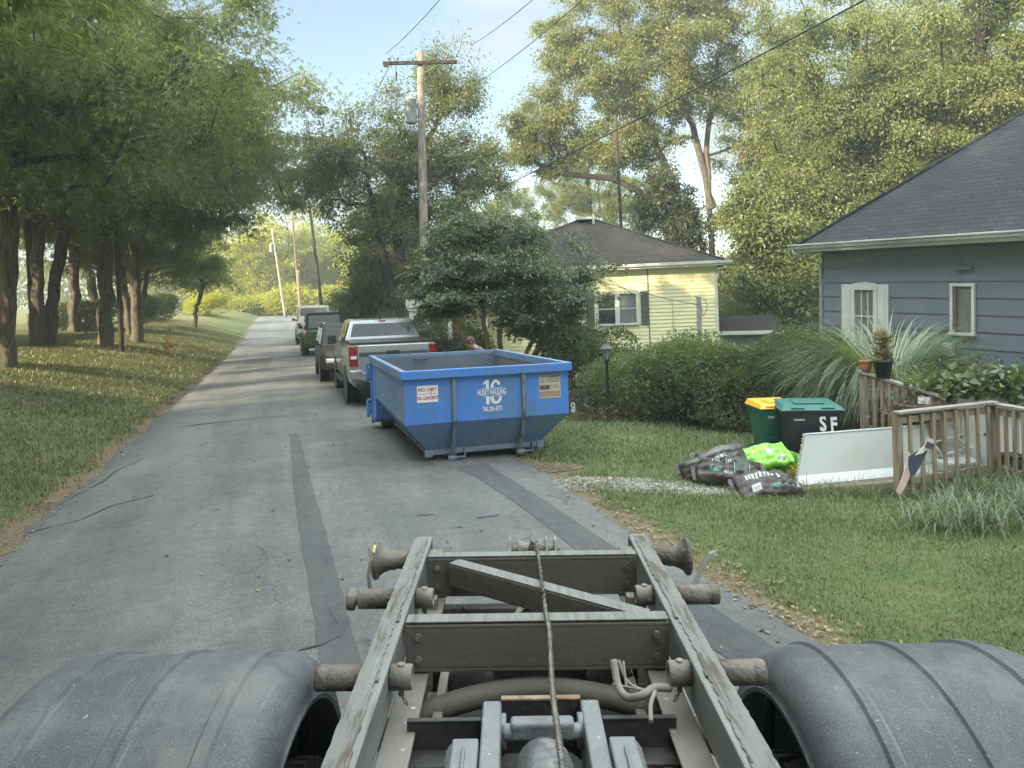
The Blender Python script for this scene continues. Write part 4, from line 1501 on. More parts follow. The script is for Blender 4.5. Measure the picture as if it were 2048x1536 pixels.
# ---- low dark shed behind the maples
q = S(33, -17.5)
ls = thing('shed', 'long low dark shed with a white sill line behind the maple trunks', 'shed', q, R_(17))
MB().box((0, 0, 1.1), (5.0, 12, 2.2)).build('wall', mat('dark_boards', (.045, .043, .040), .9, col2=(.07, .065, .06), scale=3, stretch=(1, 1, .2)), ls, .02)
MB().prism([(-2.9, -6.3, 2.2), (2.9, -6.3, 2.2), (0, -6.3, 3.6)], (0, 12.6, 0)).build('roof', M_roofb, ls)
MB().box((2.52, 0, .75), (.04, 11.8, .09)).build('sill_board', M_trimw, ls)
for y in (-3.2, .4, 3.6):
    f = MB().box((2.52, y, 1.45), (.05, 1.0, .8)).build('window', M_soffit, ls)
    MB().box((2.55, y, 1.45), (.02, .86, .66)).build('pane', M_pane, f)
# ================================================================== the roll-off truck we look out of (its rear frame and fenders)
M_dust = mat('dusty_steel', (.22, .21, .19), .6, col2=(.155, .145, .125), scale=5, dirt=(.17, .145, .115), dirt_scale=4, dirt_lo=.52, dirt_hi=.75, spots=((.42, .42, .40), 30, .66), bump=.25, bscale=60, metal=.15, rough2=.85)
M_worn = mat('worn_rail_steel', (.25, .26, .25), .42, col2=(.185, .187, .178), scale=6, dirt=(.14, .12, .10), dirt_scale=4, dirt_lo=.52, dirt_hi=.70, spots=((.045, .048, .05), 30, .71), stretch=(9, .5, 3), bump=.25, bscale=60, metal=.5, rough2=.65)
M_brown = mat('dusty_brown_steel', (.125, .112, .096), .7, col2=(.090, .080, .068), scale=3, dirt=(.10, .09, .08), dirt_scale=5, bump=.2, bscale=50, spots=((.06, .06, .06), 12, .70))
M_darkst = mat('dark_steel', (.022, .024, .025), .6, col2=(.04, .039, .037), scale=5, dirt=(.075, .068, .058), dirt_scale=6, bump=.3, bscale=40)
M_grey = mat('grey_paint_steel', (.15, .165, .17), .5, col2=(.20, .215, .215), scale=8, dirt=(.12, .10, .08), dirt_scale=9, dirt_lo=.58, dirt_hi=.72, spots=((.40, .42, .42), 35, .68), bump=.3, bscale=50)
M_rust = mat('rust_steel', (.24, .135, .085), .85, col2=(.30, .25, .20), scale=14, dirt=(.09, .07, .06), dirt_scale=8, bump=.6, bscale=40)
M_roller = mat('roller_steel', (.19, .165, .14), .6, col2=(.105, .09, .075), scale=9, dirt=(.06, .055, .05), dirt_scale=6, dirt_lo=.54, dirt_hi=.64, spots=((.40, .25, .18), 14, .68), bump=.5, bscale=35)
M_black = mat('black_rubber', (.018, .019, .020), .75, col2=(.035, .035, .034), scale=6, bump=.4, bscale=30)
M_yel = mat('yellow_paint_chip', (.62, .50, .06), .5, col2=(.35, .32, .2), scale=12)
M_rope = mat('wire_rope_steel', (.20, .185, .16), .5, col2=(.10, .09, .075), scale=30, metal=.4)
M_hose = mat('dusty_hose', (.24, .215, .18), .8, col2=(.16, .145, .12), scale=10)


def fender_material():
    m, n, l = nodes('fender_plastic')
    o = n.new('ShaderNodeOutputMaterial')
    b = n.new('ShaderNodeBsdfPrincipled')
    tc = n.new('ShaderNodeTexCoord')
    v = tc.outputs['Object']
    c = ramp(n, l, noise(n, l, v, 5, 6, .6), [(.3, (.060, .067, .074)), (.7, (.092, .100, .108))])
    scr = ramp(n, l, noise(n, l, v, 260, 4, .75), [(.40, (.70, .70, .72)), (.55, (1.05, 1.05, 1.05)), (.68, (2.2, 2.2, 2.2))])
    c = mixc(n, l, 1.0, c, scr, 'MULTIPLY')
    sp = ramp(n, l, noise(n, l, v, 42, 4, .6), [(.69, (0, 0, 0)), (.73, (.7, .7, .7))])
    c = mixc(n, l, sp, c, (.42, .44, .46))
    sc2 = n.new('ShaderNodeMapping')
    sc2.inputs['Scale'].default_value = (26, 2.2, 2.2)
    l.new(v, sc2.inputs['Vector'])
    scf = ramp(n, l, noise(n, l, sc2.outputs[0], 1.5, 5, .7), [(.60, (0, 0, 0)), (.70, (.45, .45, .45))])
    c = mixc(n, l, scf, c, (.19, .20, .205))
    mud = ramp(n, l, noise(n, l, v, 3.2, 6, .7), [(.48, (0, 0, 0)), (.70, (.6, .6, .6))])
    c = mixc(n, l, mud, c, (.175, .175, .165))
    l.new(c, b.inputs['Base Color'])
    b.inputs['Roughness'].default_value = .62
    b.inputs['Specular IOR Level'].default_value = .35
    bp = n.new('ShaderNodeBump')
    bp.inputs['Strength'].default_value = .25
    bp.inputs['Distance'].default_value = .004
    l.new(noise(n, l, v, 180, 4, .7), bp.inputs['Height'])
    l.new(bp.outputs[0], b.inputs['Normal'])
    l.new(b.outputs[0], o.inputs['Surface'])
    return m


M_fend = fender_material()

TX = .028                                     # centre line of the truck
truck = thing('truck', 'dusty grey roll-off truck frame with two black fenders, seen from its cab', 'truck', (TX, 0, 0), R_(.0), ry=.016)
ZT = 1.30                                     # top of the hoist rails
tz = lambda drop: CH - drop


def rail(sx):
    mb = MB()
    # I section, rounded nose, nose tapers down at the far end
    for (xi, xo, z0, z1) in ((-.037, .037, -.014, 0), (-.010, .016, -.128, -.014), (-.032, .037, -.142, -.128)):
        a, b_ = (xi, xo) if sx > 0 else (-xo, -xi)
        mb.box((sx * .455 + (a + b_) / 2, 1.45, ZT + (z0 + z1) / 2), (b_ - a, 3.50, z1 - z0))
    # the boxed inner face that shows between the cross members
    mb.box((sx * (.455 - .029), 1.44, ZT - .071), (.010, 3.46, .112))
    mb.box((sx * .455, 3.215, ZT - .07), (.072, .02, .137))
    return mb.build('hoist_rail', M_worn, truck, .006)


for sx in (-1, 1): rail(sx)


def wear_plate(sx):
    """flaking plate welded along the top of the rail, with a ragged edge"""
    g = random.Random(3 + sx)
    mb = MB()
    n = 150
    vs = []
    for i in range(n + 1):
        y = .2 + 2.98 * i / n
        e = .016 + .004 * math.sin(y * 5) + g.uniform(-.0035, .0035)
        o_ = .0365 + g.uniform(-.002, .001)
        for x, z in ((-e, .0005), (-e, .0045), (o_, .0045), (o_, .0005)): vs.append((sx * (.455 + x), y, ZT + z))
    mb.add(vs, [(i * 4 + j, i * 4 + (j + 1) % 4, i * 4 + 4 + (j + 1) % 4, i * 4 + 4 + j) for i in range(n) for j in range(4)] + [(3, 2, 1, 0), (n * 4, n * 4 + 1, n * 4 + 2, n * 4 + 3)])
    o = mb.build('wear_plate', M_plate, truck)
    for y in [.5 + .37 * k for k in range(8)]:
        sb = MB()
        pts_ = [(sx * (.455 - .018), y + .012 * k, ZT + .003) for k in range(int(g.uniform(3, 7)))]
        sb.tube(pts_, [.004 + g.uniform(-.001, .0012) for _ in pts_], 6)
        sb.build('weld_bead', M_roller, o)


M_plate = mat('flaking_plate', (.225, .232, .22), .5, col2=(.175, .178, .168), scale=5, dirt=(.115, .095, .078), dirt_scale=5, dirt_lo=.50, dirt_hi=.60, spots=((.31, .32, .31), 14, .68), stretch=(7, .8, 3), bump=.45, bscale=45, metal=.35, rough2=.75)
for sx in (-1, 1): wear_plate(sx)


def cross(y, z, h, d, m, x0=-.412, x1=.412):
    mb = MB()
    mb.box(((x0 + x1) / 2, y, z - .006), (x1 - x0, d, .012))
    mb.box(((x0 + x1) / 2, y - d / 2 + .006, z - .012 - (h - .024) / 2), (x1 - x0, .010, h - .024))
    mb.box(((x0 + x1) / 2, y, z - h + .006), (x1 - x0, d * .96, .012))
    return mb.build('cross_member', m, truck, .003)


cross(2.975, ZT - .004, .150, .055, M_brown)
cross(2.375, ZT - .006, .148, .062, M_brown)
for y in (2.975 - .03, 2.375 - .034):
    for sx in (-1, 1):
        for dz in (.04, .11):
            MB().cyl((sx * .372, y, ZT - dz), (sx * .372, y - .010, ZT - dz), .011, 6, smooth=False).build('bolt', M_roller, truck)
for y in (2.975, 2.375):                       # worn top flanges
    MB().box((0, y, ZT + .002), (.822, .05 if y > 2.5 else .058, .005)).build('top_flange', M_worn, truck, .001)
MB().bar((-.305, 2.93, ZT - .055), (.355, 2.42, ZT - .055), .062, .085).build('brace', M_brown, truck, .004)
MB().bar((-.305, 2.93, ZT - .009), (.355, 2.42, ZT - .009), .058, .005).build('brace_top', M_worn, truck, .001)
# lower bar of the chassis end
MB().box((0, 2.96, tz(1.245)), (.86, .05, .10)).build('chassis_end_bar', M_brown, truck, .006)
for x in (-.31, -.27): MB().ball((x, 2.93, tz(1.19)), .008, 8, 6).build('bolt', M_dust, truck)
for x in (-.39, .38): MB().box((x, 2.86, tz(1.165)), (.05, .05, .09)).build('bracket', M_dust, truck, .004)


# rollers and pins on both rails
def roller(sx):
    # flanged guide roller at the rear
    mb = MB()
    x0, y, z = sx * .495, 3.03, ZT - .035
    prof = [(.034, 0), (.034, .050), (.038, .053), (.038, .078), (.043, .088), (.046, .098), (.058, .116), (.072, .124), (.074, .127), (.074, .138), (.070, .141), (.03, .141), (0, .141)]
    mb.lathe([(r, h) for r, h in prof], (x0, y, z), (sx, 0, 0), 28)
    o = mb.build('guide_roller', M_roller, truck)
    if sx < 0:
        k = MB()
        k.grid(lambda u, v: Vector((x0 - .1268 - .0112 * v, y + .0752 * math.cos(1.9 + .5 * u), z + .0752 * math.sin(1.9 + .5 * u))), 6, 1)
        k.build('paint_chip', M_yel, o)
    nb = MB()
    nb.box((sx * .385, y + .02, z + .003), (.055, .06, .05))
    nb.cyl((sx * .345, y + .02, z + .003), (sx * .36, y + .02, z + .003), .018, 8)
    nb.build('bolt', M_dust, o, .006)


for sx in (-1, 1): roller(sx)


def pin(sx, y, z, r, x1, cap):
    mb = MB()
    prof = [(r, 0), (r, x1 - .49 - .04), (r * .97, x1 - .49 - .036), (r * .97, x1 - .49 - .032), (r * 1.03, x1 - .49 - .03), (r * 1.03, x1 - .49 - .008), (r * .95, x1 - .49), (r * .5, x1 - .49), (0, x1 - .49)]
    if cap:
        prof = [(r, 0), (r, x1 - .55), (r * .97, x1 - .546), (r * .6, x1 - .545), (r * .6, x1 - .535), (r * 1.12, x1 - .53), (r * 1.14, x1 - .512), (r * 1.05, x1 - .505), (0, x1 - .505)]
    mb.lathe(prof, (sx * .492, y, z), (sx, 0, 0), 24)
    o = mb.build('side_roller', M_roller, truck)
    cb = MB()
    cb.lathe([(r * .45, 0), (r, 0), (r, .055), (r * .96, .06), (r * .7, .06), (r * .7, .03)], (sx * .418, y, z), (-sx, 0, 0), 22)
    cb.cyl((sx * .39, y, z + r * .8), (sx * .39, y, z + r * 1.12), .011, 8)
    cb.cyl((sx * .39, y, z - r * 1.5), (sx * .39, y, z - r * .9), .008, 8)
    cb.tube([(sx * .39, y, z - r * 1.4), (sx * .38, y - .01, z - r * 2.0), (sx * .37, y - .015, z - r * 2.1), (sx * .375, y - .012, z - r * 1.7), (sx * .39, y - .005, z - r * 1.45)], .0022, 5)
    cb.build('pin_collar', M_dust, o)


for sx in (-1, 1):
    pin(sx, 2.66, ZT - .045, .034, .675 if sx < 0 else .65, sx < 0)
    pin(sx, 2.10, ZT - .045, .034, .625, False)
# strap hooks outside the rear rollers
for sx in (-1, 1):
    mb = MB()
    pts = [(.50, 2.82, ZT - .10), (.585, 2.85, ZT - .105), (.62, 2.86, ZT - .09), (.628, 2.87, ZT - .03), (.618, 2.88, ZT + .02), (.632, 2.89, ZT + .065)] if sx < 0 else [(.55, 2.76, ZT - .10), (.60, 2.80, ZT - .07), (.64, 2.84, ZT - .02), (.675, 2.86, ZT + .03), (.71, 2.87, ZT + .04)]
    ws = [.05, .05, .045, .04, .034, .008] if sx < 0 else [.03, .035, .035, .028, .012]
    th = .008
    q = []
    for i, p in enumerate(pts):
        d = Vector(pts[min(i + 1, len(pts) - 1)]) - Vector(pts[max(i - 1, 0)])
        nn = Vector((0, 1, 0)).cross(d).normalized() * th / 2
        for a, b_ in ((-1, -1), (1, -1), (1, 1), (-1, 1)):
            v = Vector(p) + Vector((0, 1, 0)) * ws[i] / 2 * a + nn * b_
            q.append((sx * v.x, v.y, v.z))
    k = len(pts)
    mb.add(q, [(i * 4 + j, i * 4 + (j + 1) % 4, i * 4 + 4 + (j + 1) % 4, i * 4 + 4 + j) for i in range(k - 1) for j in range(4)] + [(3, 2, 1, 0), (k * 4 - 4, k * 4 - 3, k * 4 - 2, k * 4 - 1)])
    mb.build('strap_hook', M_dust, truck)

# cable sheave at the rear and the wire rope
mb = MB()
for x, t_ in ((-.095, .014), (.058, .010), (.095, .010)): mb.prism([(x, 3.06, ZT - .10), (x, 3.06, ZT - .02), (x, 3.10, ZT + .018), (x, 3.15, ZT + .018), (x, 3.18, ZT - .10)], (t_, 0, 0))
mb.cyl((-.09, 3.12, ZT - .03), (.12, 3.12, ZT - .03), .018, 12)
mb.lathe([(.045, 0), (.03, .03), (.03, .07), (.045, .10)], (-.055, 3.12, ZT - .03), (1, 0, 0), 20)
mb.prism([(-.02, 3.06, ZT - .03), (.0, 3.05, ZT + .035), (.012, 3.05, ZT + .02), (.018, 3.06, ZT - .05)], (0, .03, 0))
mb.build('cable_sheave', M_dust, truck, .003)
rope_px = [(1062, 1085), (1070, 1150), (1077, 1215), (1084, 1262), (1086, 1330), (1090, 1400), (1098, 1470), (1106, 1545), (1118, 1680), (1130, 1850)]
pts = [P(a, b_, 1500 * (.974 + .006 * math.sin(i * 1.3)) / (b_ - HY)) - Vector((TX, 0, 0)) for i, (a, b_) in enumerate(rope_px)]
pts = smooth_poly(pts, 14)
rope = MB()
rope.tube(pts, .0078, 12, True, True, 0, twist=150, star=.20, starn=3)
rope.build('wire_rope', M_rope, truck)

# chassis rails under the hoist, dark works between them
for sx in (-1, 1):
    mb = MB()
    mb.box((sx * .385, 1.5, tz(1.165)), (.085, 3.0, .012))
    mb.box((sx * .424, 1.5, tz(1.285)), (.012, 3.0, .24))
    mb.box((sx * .385, 1.5, tz(1.41)), (.085, 3.0, .012))
    mb.build('chassis_rail', M_dust, truck, .004)
    mb = MB()
    mb.box((sx * .31, 1.5, tz(1.275)), (.03, 3.1, .05))
    mb.box((sx * .330, 1.85, tz(1.30)), (.07, 1.3, .012))
    mb.build('pipe_tray', M_dust, truck, .004)
# rear axle housing: arched dusty beam, dark works around it
mb = MB()
N = 30
secs = []
for i in range(N + 1):
    x = -.62 + 1.24 * i / N
    secs.append((x, 2.36 - .10 * abs(x), tz(1.215) - .42 * x * x - .25 * x ** 4, .036))
mb.tube([(a, b_, c) for a, b_, c, _ in secs], [d for *_, d in secs], 14)
mb.build('axle_guard', M_brown, truck)
mb = MB()
mb.box((0, 1.9, tz(1.66)), (.74, 2.1, .02))
mb.box((0, 2.72, tz(1.42)), (.74, .03, .46))
mb.cyl((-.36, 2.50, tz(1.42)), (.36, 2.50, tz(1.42)), .10, 18)
mb.lathe([(0, .18), (.10, .17), (.18, .12), (.22, .03), (.22, 0)], (0, 2.30, tz(1.60)), (0, -.6, 1), 24)
mb.box((.0, 1.45, tz(1.50)), (.30, .9, .16))
for sx in (-1, 1): mb.box((sx * .30, 1.6, tz(1.48)), (.10, 1.4, .20))
mb.build('underbody', M_darkst, truck, .004)
for sx in (-1, 1):
    mb = MB()
    for k in range(7): mb.box((sx * .50, 2.0, tz(1.66) + .012 * k - .03), (.085, 1.5 - .18 * k, .012))
    mb.build('leaf_spring', M_darkst, truck)
    MB().cyl((sx * .40, 2.28, tz(1.30)), (sx * .40, 2.18, tz(1.62)), .028, 12).build('shock_absorber', M_darkst, truck)
for x in (-.22, .25):
    MB().lathe([(.075, 0), (.075, .13), (.06, .14), (.02, .14)], (x, 2.62, tz(1.30)), (0, -1, .25), 20).build('brake_chamber', M_darkst, truck)
# hoist arms near the cab
ZA = tz(1.117)
for sx in (-1, 1):
    mb = MB()
    mb.prism([(sx * .110, 2.125, ZA - .10), (sx * .110, 2.125, ZA - .02), (sx * .110, 2.105, ZA), (sx * .110, .8, ZA), (sx * .110, .8, ZA - .30), (sx * .110, 1.9, ZA - .30)], (sx * .052, 0, 0))
    o = mb.build('hoist_arm', M_grey, truck, .007, 3)
    MB().cyl((sx * .096, 2.03, ZA - .045), (sx * .112, 2.03, ZA - .045), .045, 20).build('arm_boss', M_grey, o, .003)
    mb = MB()
    mb.box((sx * .198, 1.80, ZA - .03), (.066, .20, .09))
    mb.box((sx * .200, 1.80, ZA + .018), (.010, .10, .010))
    mb.prism([(sx * .232, 1.895, ZA + .01), (sx * .232, 1.70, ZA + .01), (sx * .232, 1.70, ZA - .08), (sx * .232, 1.895, ZA - .08)], (sx * .014, 0, -.02))
    mb.build('clamp_block', M_grey, truck, .008, 3)
MB().box((0, 2.112, ZA - .075), (.218, .014, .15)).build('arm_plate', M_darkst, truck, .002)
MB().box((0, 2.110, ZA + .003), (.222, .020, .006)).build('arm_plate_edge', M_rust, truck, .001)
for sx in (-1, 1):
    mb = MB()
    mb.box((sx * .265, 2.035, tz(1.175)), (.200, .012, .085))
    mb.box((sx * .265, 1.995, tz(1.214)), (.200, .080, .010))
    mb.box((sx * .265, 2.035, tz(1.131)), (.200, .018, .006))
    mb.build('cross_bar', M_darkst, truck, .002)
mb = MB()
mb.box((0, 2.0, ZA - .020), (.170, .045, .05))
mb.cyl((-.106, 2.0, ZA - .03), (.106, 2.0, ZA - .03), .022, 14)
mb.build('cylinder_yoke', M_grey, truck, .010, 3)
mb = MB()
mb.lathe([(0, .16), (.030, .157), (.055, .143), (.070, .115), (.078, .07), (.080, 0), (.080, -.7)], (0, 1.80, ZA - .075), (0, .97, .10), 36)
mb.build('hoist_cylinder', mat('cylinder_steel', (.16, .17, .175), .42, col2=(.085, .088, .09), scale=9, dirt=(.30, .30, .28), dirt_scale=16, dirt_lo=.54, dirt_hi=.66, metal=.35, bump=.3, bscale=30), truck)
# hoses along the right chassis rail
for pl, r in (([(1213, 1318, 2.15), (1222, 1368, 2.1), (1240, 1392, 2.05), (1268, 1388, 2.02), (1295, 1372, 2.05), (1325, 1372, 2.08)], .011), ([(1222, 1318, 2.15), (1242, 1362, 2.12), (1275, 1378, 2.1), (1290, 1380, 2.1)], .005),
              ([(1210, 1366, 2.1), (1245, 1372, 2.1), (1290, 1382, 2.1)], .003), ([(1295, 1380, 2.0), (1286, 1405, 1.95), (1286, 1440, 1.9)], .006), ([(1232, 1320, 2.15), (1240, 1380, 2.1)], .004),
              ([(640, 1348, 2.3), (668, 1352, 2.28), (700, 1352, 2.25)], .01), ([(1020, 1262, 2.7), (1020, 1240, 2.8), (1035, 1215, 2.9), (1060, 1208, 2.95)], .012), ([(1195, 1210, 2.9), (1178, 1224, 2.85), (1180, 1240, 2.75)], .022)):
    MB().tube(smooth_poly([P(a, b_, Z) - Vector((TX, 0, 0)) for a, b_, Z in pl], 6), r, 8).build('hose', M_hose, truck)


# fenders: half barrels over the dual wheels
def fender(sx):
    YC, ZC, RA, XI, XO = 2.0, tz(1.0) - .615 + .014, .615, .645, 1.40
    ribs = [.80, 1.02, 1.245]

    def prof(x):
        """radius along the width: rounded shoulders, raised bands"""
        e = min(x - XI, XO - x)
        r = RA
        c = .105
        if e < c: r -= c - math.sqrt(max(0, c * c - (c - e) ** 2))
        for q in ribs:
            d = abs(x - q)
            r += .0095 * max(0, min(1, (.022 - d) / .006))
        return r
    xs = sorted(set([XI + .105 * (1 - math.cos(k / 10 * math.pi / 2)) for k in range(11)] + [XO - .105 * (1 - math.cos(k / 10 * math.pi / 2)) for k in range(11)] + [q + o for q in ribs for o in (-.0225, -.019, -.0155, 0, .0155, .019, .0225)] + list(np.linspace(XI + .12, XO - .12, 12))))
    mb = MB()
    NA = 56
    pr = [(x, prof(x)) for x in xs]
    inner = [(x, r - .012) for x, r in pr][::-1]
    lip = [(XI - .004, RA - .105 - .02), (XI - .006, RA - .105 - .006)]
    loop = lip + pr + [(XO + .004, RA - .13)] + inner
    n = len(loop)
    A0, A1 = R_(-12), R_(192)
    vs, fs = [], []
    for i in range(NA + 1):
        a = A0 + (A1 - A0) * i / NA
        for x, r in loop: vs.append((sx * x, YC + r * math.cos(a), ZC + r * math.sin(a)))
    for i in range(NA):
        for j in range(n): fs.append((i * n + j, i * n + (j + 1) % n, (i + 1) * n + (j + 1) % n, (i + 1) * n + j))
    mb.add(vs, fs, True)
    o = mb.build('fender', M_fend, truck)
    m = o.modifiers.new('es', 'EDGE_SPLIT')
    m.split_angle = R_(50)
    # mounting clips at the lower edge
    k = MB()
    for x in (.80, 1.02, 1.245): k.box((sx * x, YC - RA * math.cos(R_(38)) - .004, ZC + RA * math.sin(R_(38)) + .006), (.045, .05, .006), rx=R_(52))
    k.build('clip', M_darkst, o, .003)
    # dual tyres
    for xc in (.80, 1.13):
        w = MB()
        R = .505
        hw = .128
        prof_t = [(.29, -hw * .8), (.36, -hw * 1.02), (.44, -hw * 1.0), (.485, -hw * .86), (R, -hw * .70), (R, -hw * .45), (R - .014, -hw * .44), (R - .014, -hw * .36), (R, -hw * .35), (R, -.012), (R - .014, -.010), (R - .014, .010), (R, .012), (R, hw * .35), (R - .014, hw * .36), (R - .014, hw * .44), (R, hw * .45), (R, hw * .70), (.485, hw * .86), (.44, hw), (.36, hw * 1.02), (.29, hw * .8)]
        w.lathe(prof_t, (sx * xc, YC, .505), (1, 0, 0), 64)
        for q in range(44):
            a = 2 * math.pi * q / 44
            for s_ in (-1, 1):
                w.box((sx * xc + s_ * hw * .80, YC + .493 * math.cos(a), .505 + .493 * math.sin(a)), (.05, .034, .030), rx=a)
        ty = w.build('tyre', M_black, truck)
        rm = MB()
        rm.lathe([(.0, -.03), (.12, -.03), (.20, .0), (.27, -.02), (.29, -.10), (.29, .10), (.27, .06), (.2, .03), (.0, .03)], (sx * xc, YC, .505), (1, 0, 0), 32)
        rm.build('rim', M_dust, ty)


for sx in (-1, 1): fender(sx)
# hub and inner wheel well boards
mb = MB()
mb.cyl((-1.2, 2.0, .505), (1.2, 2.0, .505), .07, 16)
mb.build('axle_shaft', M_darkst, truck)
# ================================================================== the blue roll-off container
M_blue = mat('blue_paint', (.055, .19, .56), .48, col2=(.063, .21, .58), scale=2.0, dirt=(.10, .19, .34), dirt_scale=1.3, dirt_lo=.47, dirt_hi=.68, spots=((.13, .15, .17), 13, .68), drip=((.10, .105, .12), .58), bump=.35, bscale=3.2, rough2=.62)
M_bluedust = mat('dusty_blue_paint', (.12, .21, .33), .65, col2=(.085, .19, .38), scale=1.6, dirt=(.20, .23, .25), dirt_scale=2.2, dirt_lo=.46, dirt_hi=.72, spots=((.24, .25, .25), 18, .68), drip=((.15, .135, .115), .57), bump=.35, bscale=3.2)
M_inside = mat('container_inside', (.135, .155, .17), .75, col2=(.09, .13, .19), scale=1.6, dirt=(.15, .135, .11), dirt_scale=3.0, dirt_lo=.46, dirt_hi=.68, spots=((.32, .33, .33), 20, .70), bump=.3, bscale=12)
M_rib = mat('worn_blue_rib', (.10, .17, .26), .55, col2=(.19, .19, .175), scale=7, dirt=(.045, .045, .045), dirt_scale=9, dirt_lo=.52, dirt_hi=.62, stretch=(1, 1, .4))
M_white = mat('white_vinyl', (.78, .79, .79), .5, col2=(.70, .71, .72), scale=20)
M_red = mat('red_vinyl', (.42, .05, .06), .5)
M_aged = mat('aged_sticker', (.50, .46, .36), .6, col2=(.40, .36, .28), scale=8, dirt=(.30, .26, .19), dirt_scale=5, spots=((.65, .62, .54), 30, .66))
M_ink = mat('dark_ink', (.05, .045, .05), .6)
M_maroon = mat('maroon_ink', (.20, .035, .05), .6)

CW, CL = 2.55, 3.88
con = thing('waste_container', 'blue open-topped roll-off waste container numbered 16 standing on the road', 'container', (-.93, 12.62, road_top(-.93, 12.62)), R_(17.2))
hw, hl = CW / 2 - .05, CL / 2
ZR, ZC_, ZF = 1.33, .60, .17                 # rim, crease, floor
fw = .88                                      # half width at the floor
yb = hl - .52                                 # where the full-width rear section begins
mb = MB()
F = -hl
# outer shell corners
FLt, FRt = (-hw, F + .05, ZR - .02), (hw, F + .05, ZR - .02)
FLc, FRc = (-hw, F + .05, ZC_), (hw, F + .05, ZC_)
FLb, FRb = (-fw, F + .34, ZF), (fw, F + .34, ZF)
BLt, BRt = (-hw, yb, ZR - .02), (hw, yb, ZR - .02)
BLc, BRc = (-hw, yb, ZC_ + .02), (hw, yb, ZC_ + .02)
BLb, BRb = (-fw, yb, ZF), (fw, yb, ZF)
vs = [FLt, FRt, FLc, FRc, FLb, FRb, BLt, BRt, BLc, BRc, BLb, BRb]
MB().add([vs[i] for i in (0, 2, 3, 1)], [(0, 1, 2, 3)]).build('end_panel', M_blue, con)
o = MB().add([vs[i] for i in (2, 4, 5, 3)], [(0, 1, 2, 3)]).build('sloping_panel', M_bluedust, con)
MB().add(vs, [(6, 8, 2, 0), (1, 3, 9, 7)]).build('side_panel', M_bluedust, con)
MB().add(vs, [(8, 10, 4, 2), (3, 5, 11, 9), (4, 10, 11, 5)]).build('chamfer_panel', M_bluedust, con)
# rear section: full width box with the door frame
for sx in (-1, 1):
    mb = MB()
    mb.box((sx * hw, (yb + hl) / 2, (ZR - .02 + .22) / 2), (.012, hl - yb, ZR - .24))
    mb.hexa([(sx * (hw - .006), yb, .22), (sx * fw, yb, .22), (sx * fw, yb + .01, .22), (sx * (hw - .006), yb + .01, .22), (sx * (hw - .006), yb, ZC_ + .02), (sx * (hw - .02), yb, ZC_ + .02), (sx * (hw - .02), yb + .01, ZC_ + .02), (sx * (hw - .006), yb + .01, ZC_ + .02)])
    mb.box((sx * (hw + .012), hl - .05, .70), (.05, .10, 1.20))
    mb.build('door_frame', M_blue, con, .006)
# inside skin
ti = .02
mb = MB()
iv = [(-hw + ti, F + .05 + ti, ZR - .02), (hw - ti, F + .05 + ti, ZR - .02), (-hw + ti, F + .05 + ti, ZC_), (hw - ti, F + .05 + ti, ZC_), (-fw + ti, F + .36, ZF + ti), (fw - ti, F + .36, ZF + ti),
      (-hw + ti, hl - ti, ZR - .02), (hw - ti, hl - ti, ZR - .02), (-hw + ti, hl - ti, ZC_), (hw - ti, hl - ti, ZC_), (-fw + ti, hl - ti, ZF + ti), (fw - ti, hl - ti, ZF + ti)]
MB().add(iv, [(0, 1, 3, 2), (2, 3, 5, 4), (0, 2, 8, 6), (1, 7, 9, 3), (2, 4, 10, 8), (3, 9, 11, 5), (4, 5, 11, 10)]).build('lining', M_inside, con, clean=False)
# rear door
mb = MB()
mb.box((0, hl, .74), (CW - .12, .05, 1.12))
d = mb.build('door', M_inside, con, .006)
MB().tube([(-.42, hl - .026, 1.245), (-.40, hl - .06, 1.235), (-.30, hl - .07, 1.232), (-.20, hl - .06, 1.235), (-.18, hl - .026, 1.245)], .012, 6).build('handle', M_darkst, d)
# door hinges on the left side
for z in (.36, 1.02):
    mb = MB()
    mb.box((-hw - .055, hl - .02, z), (.10, .10, .22))
    mb.cyl((-hw - .09, hl + .02, z - .16), (-hw - .09, hl + .02, z + .16), .028, 12)
    mb.box((-hw - .05, hl - .02, z + .17), (.09, .08, .03))
    mb.build('hinge', M_blue, con, .006)
# rim of square tube
rw = .085
mb = MB()
mb.box((0, F + .03, ZR - .035), (CW, rw, .125))
mb.build('rim', M_blue, con, .010)
for sx in (-1, 1):
    MB().box((sx * (CW / 2 - rw / 2), .035, ZR - .035), (rw, CL - rw + .03, .125)).build('rim', M_bluedust, con, .010)
MB().box((0, hl + .01, ZR - .03), (CW - 2 * rw - .002, .05, .10)).build('rim', M_bluedust, con, .008)
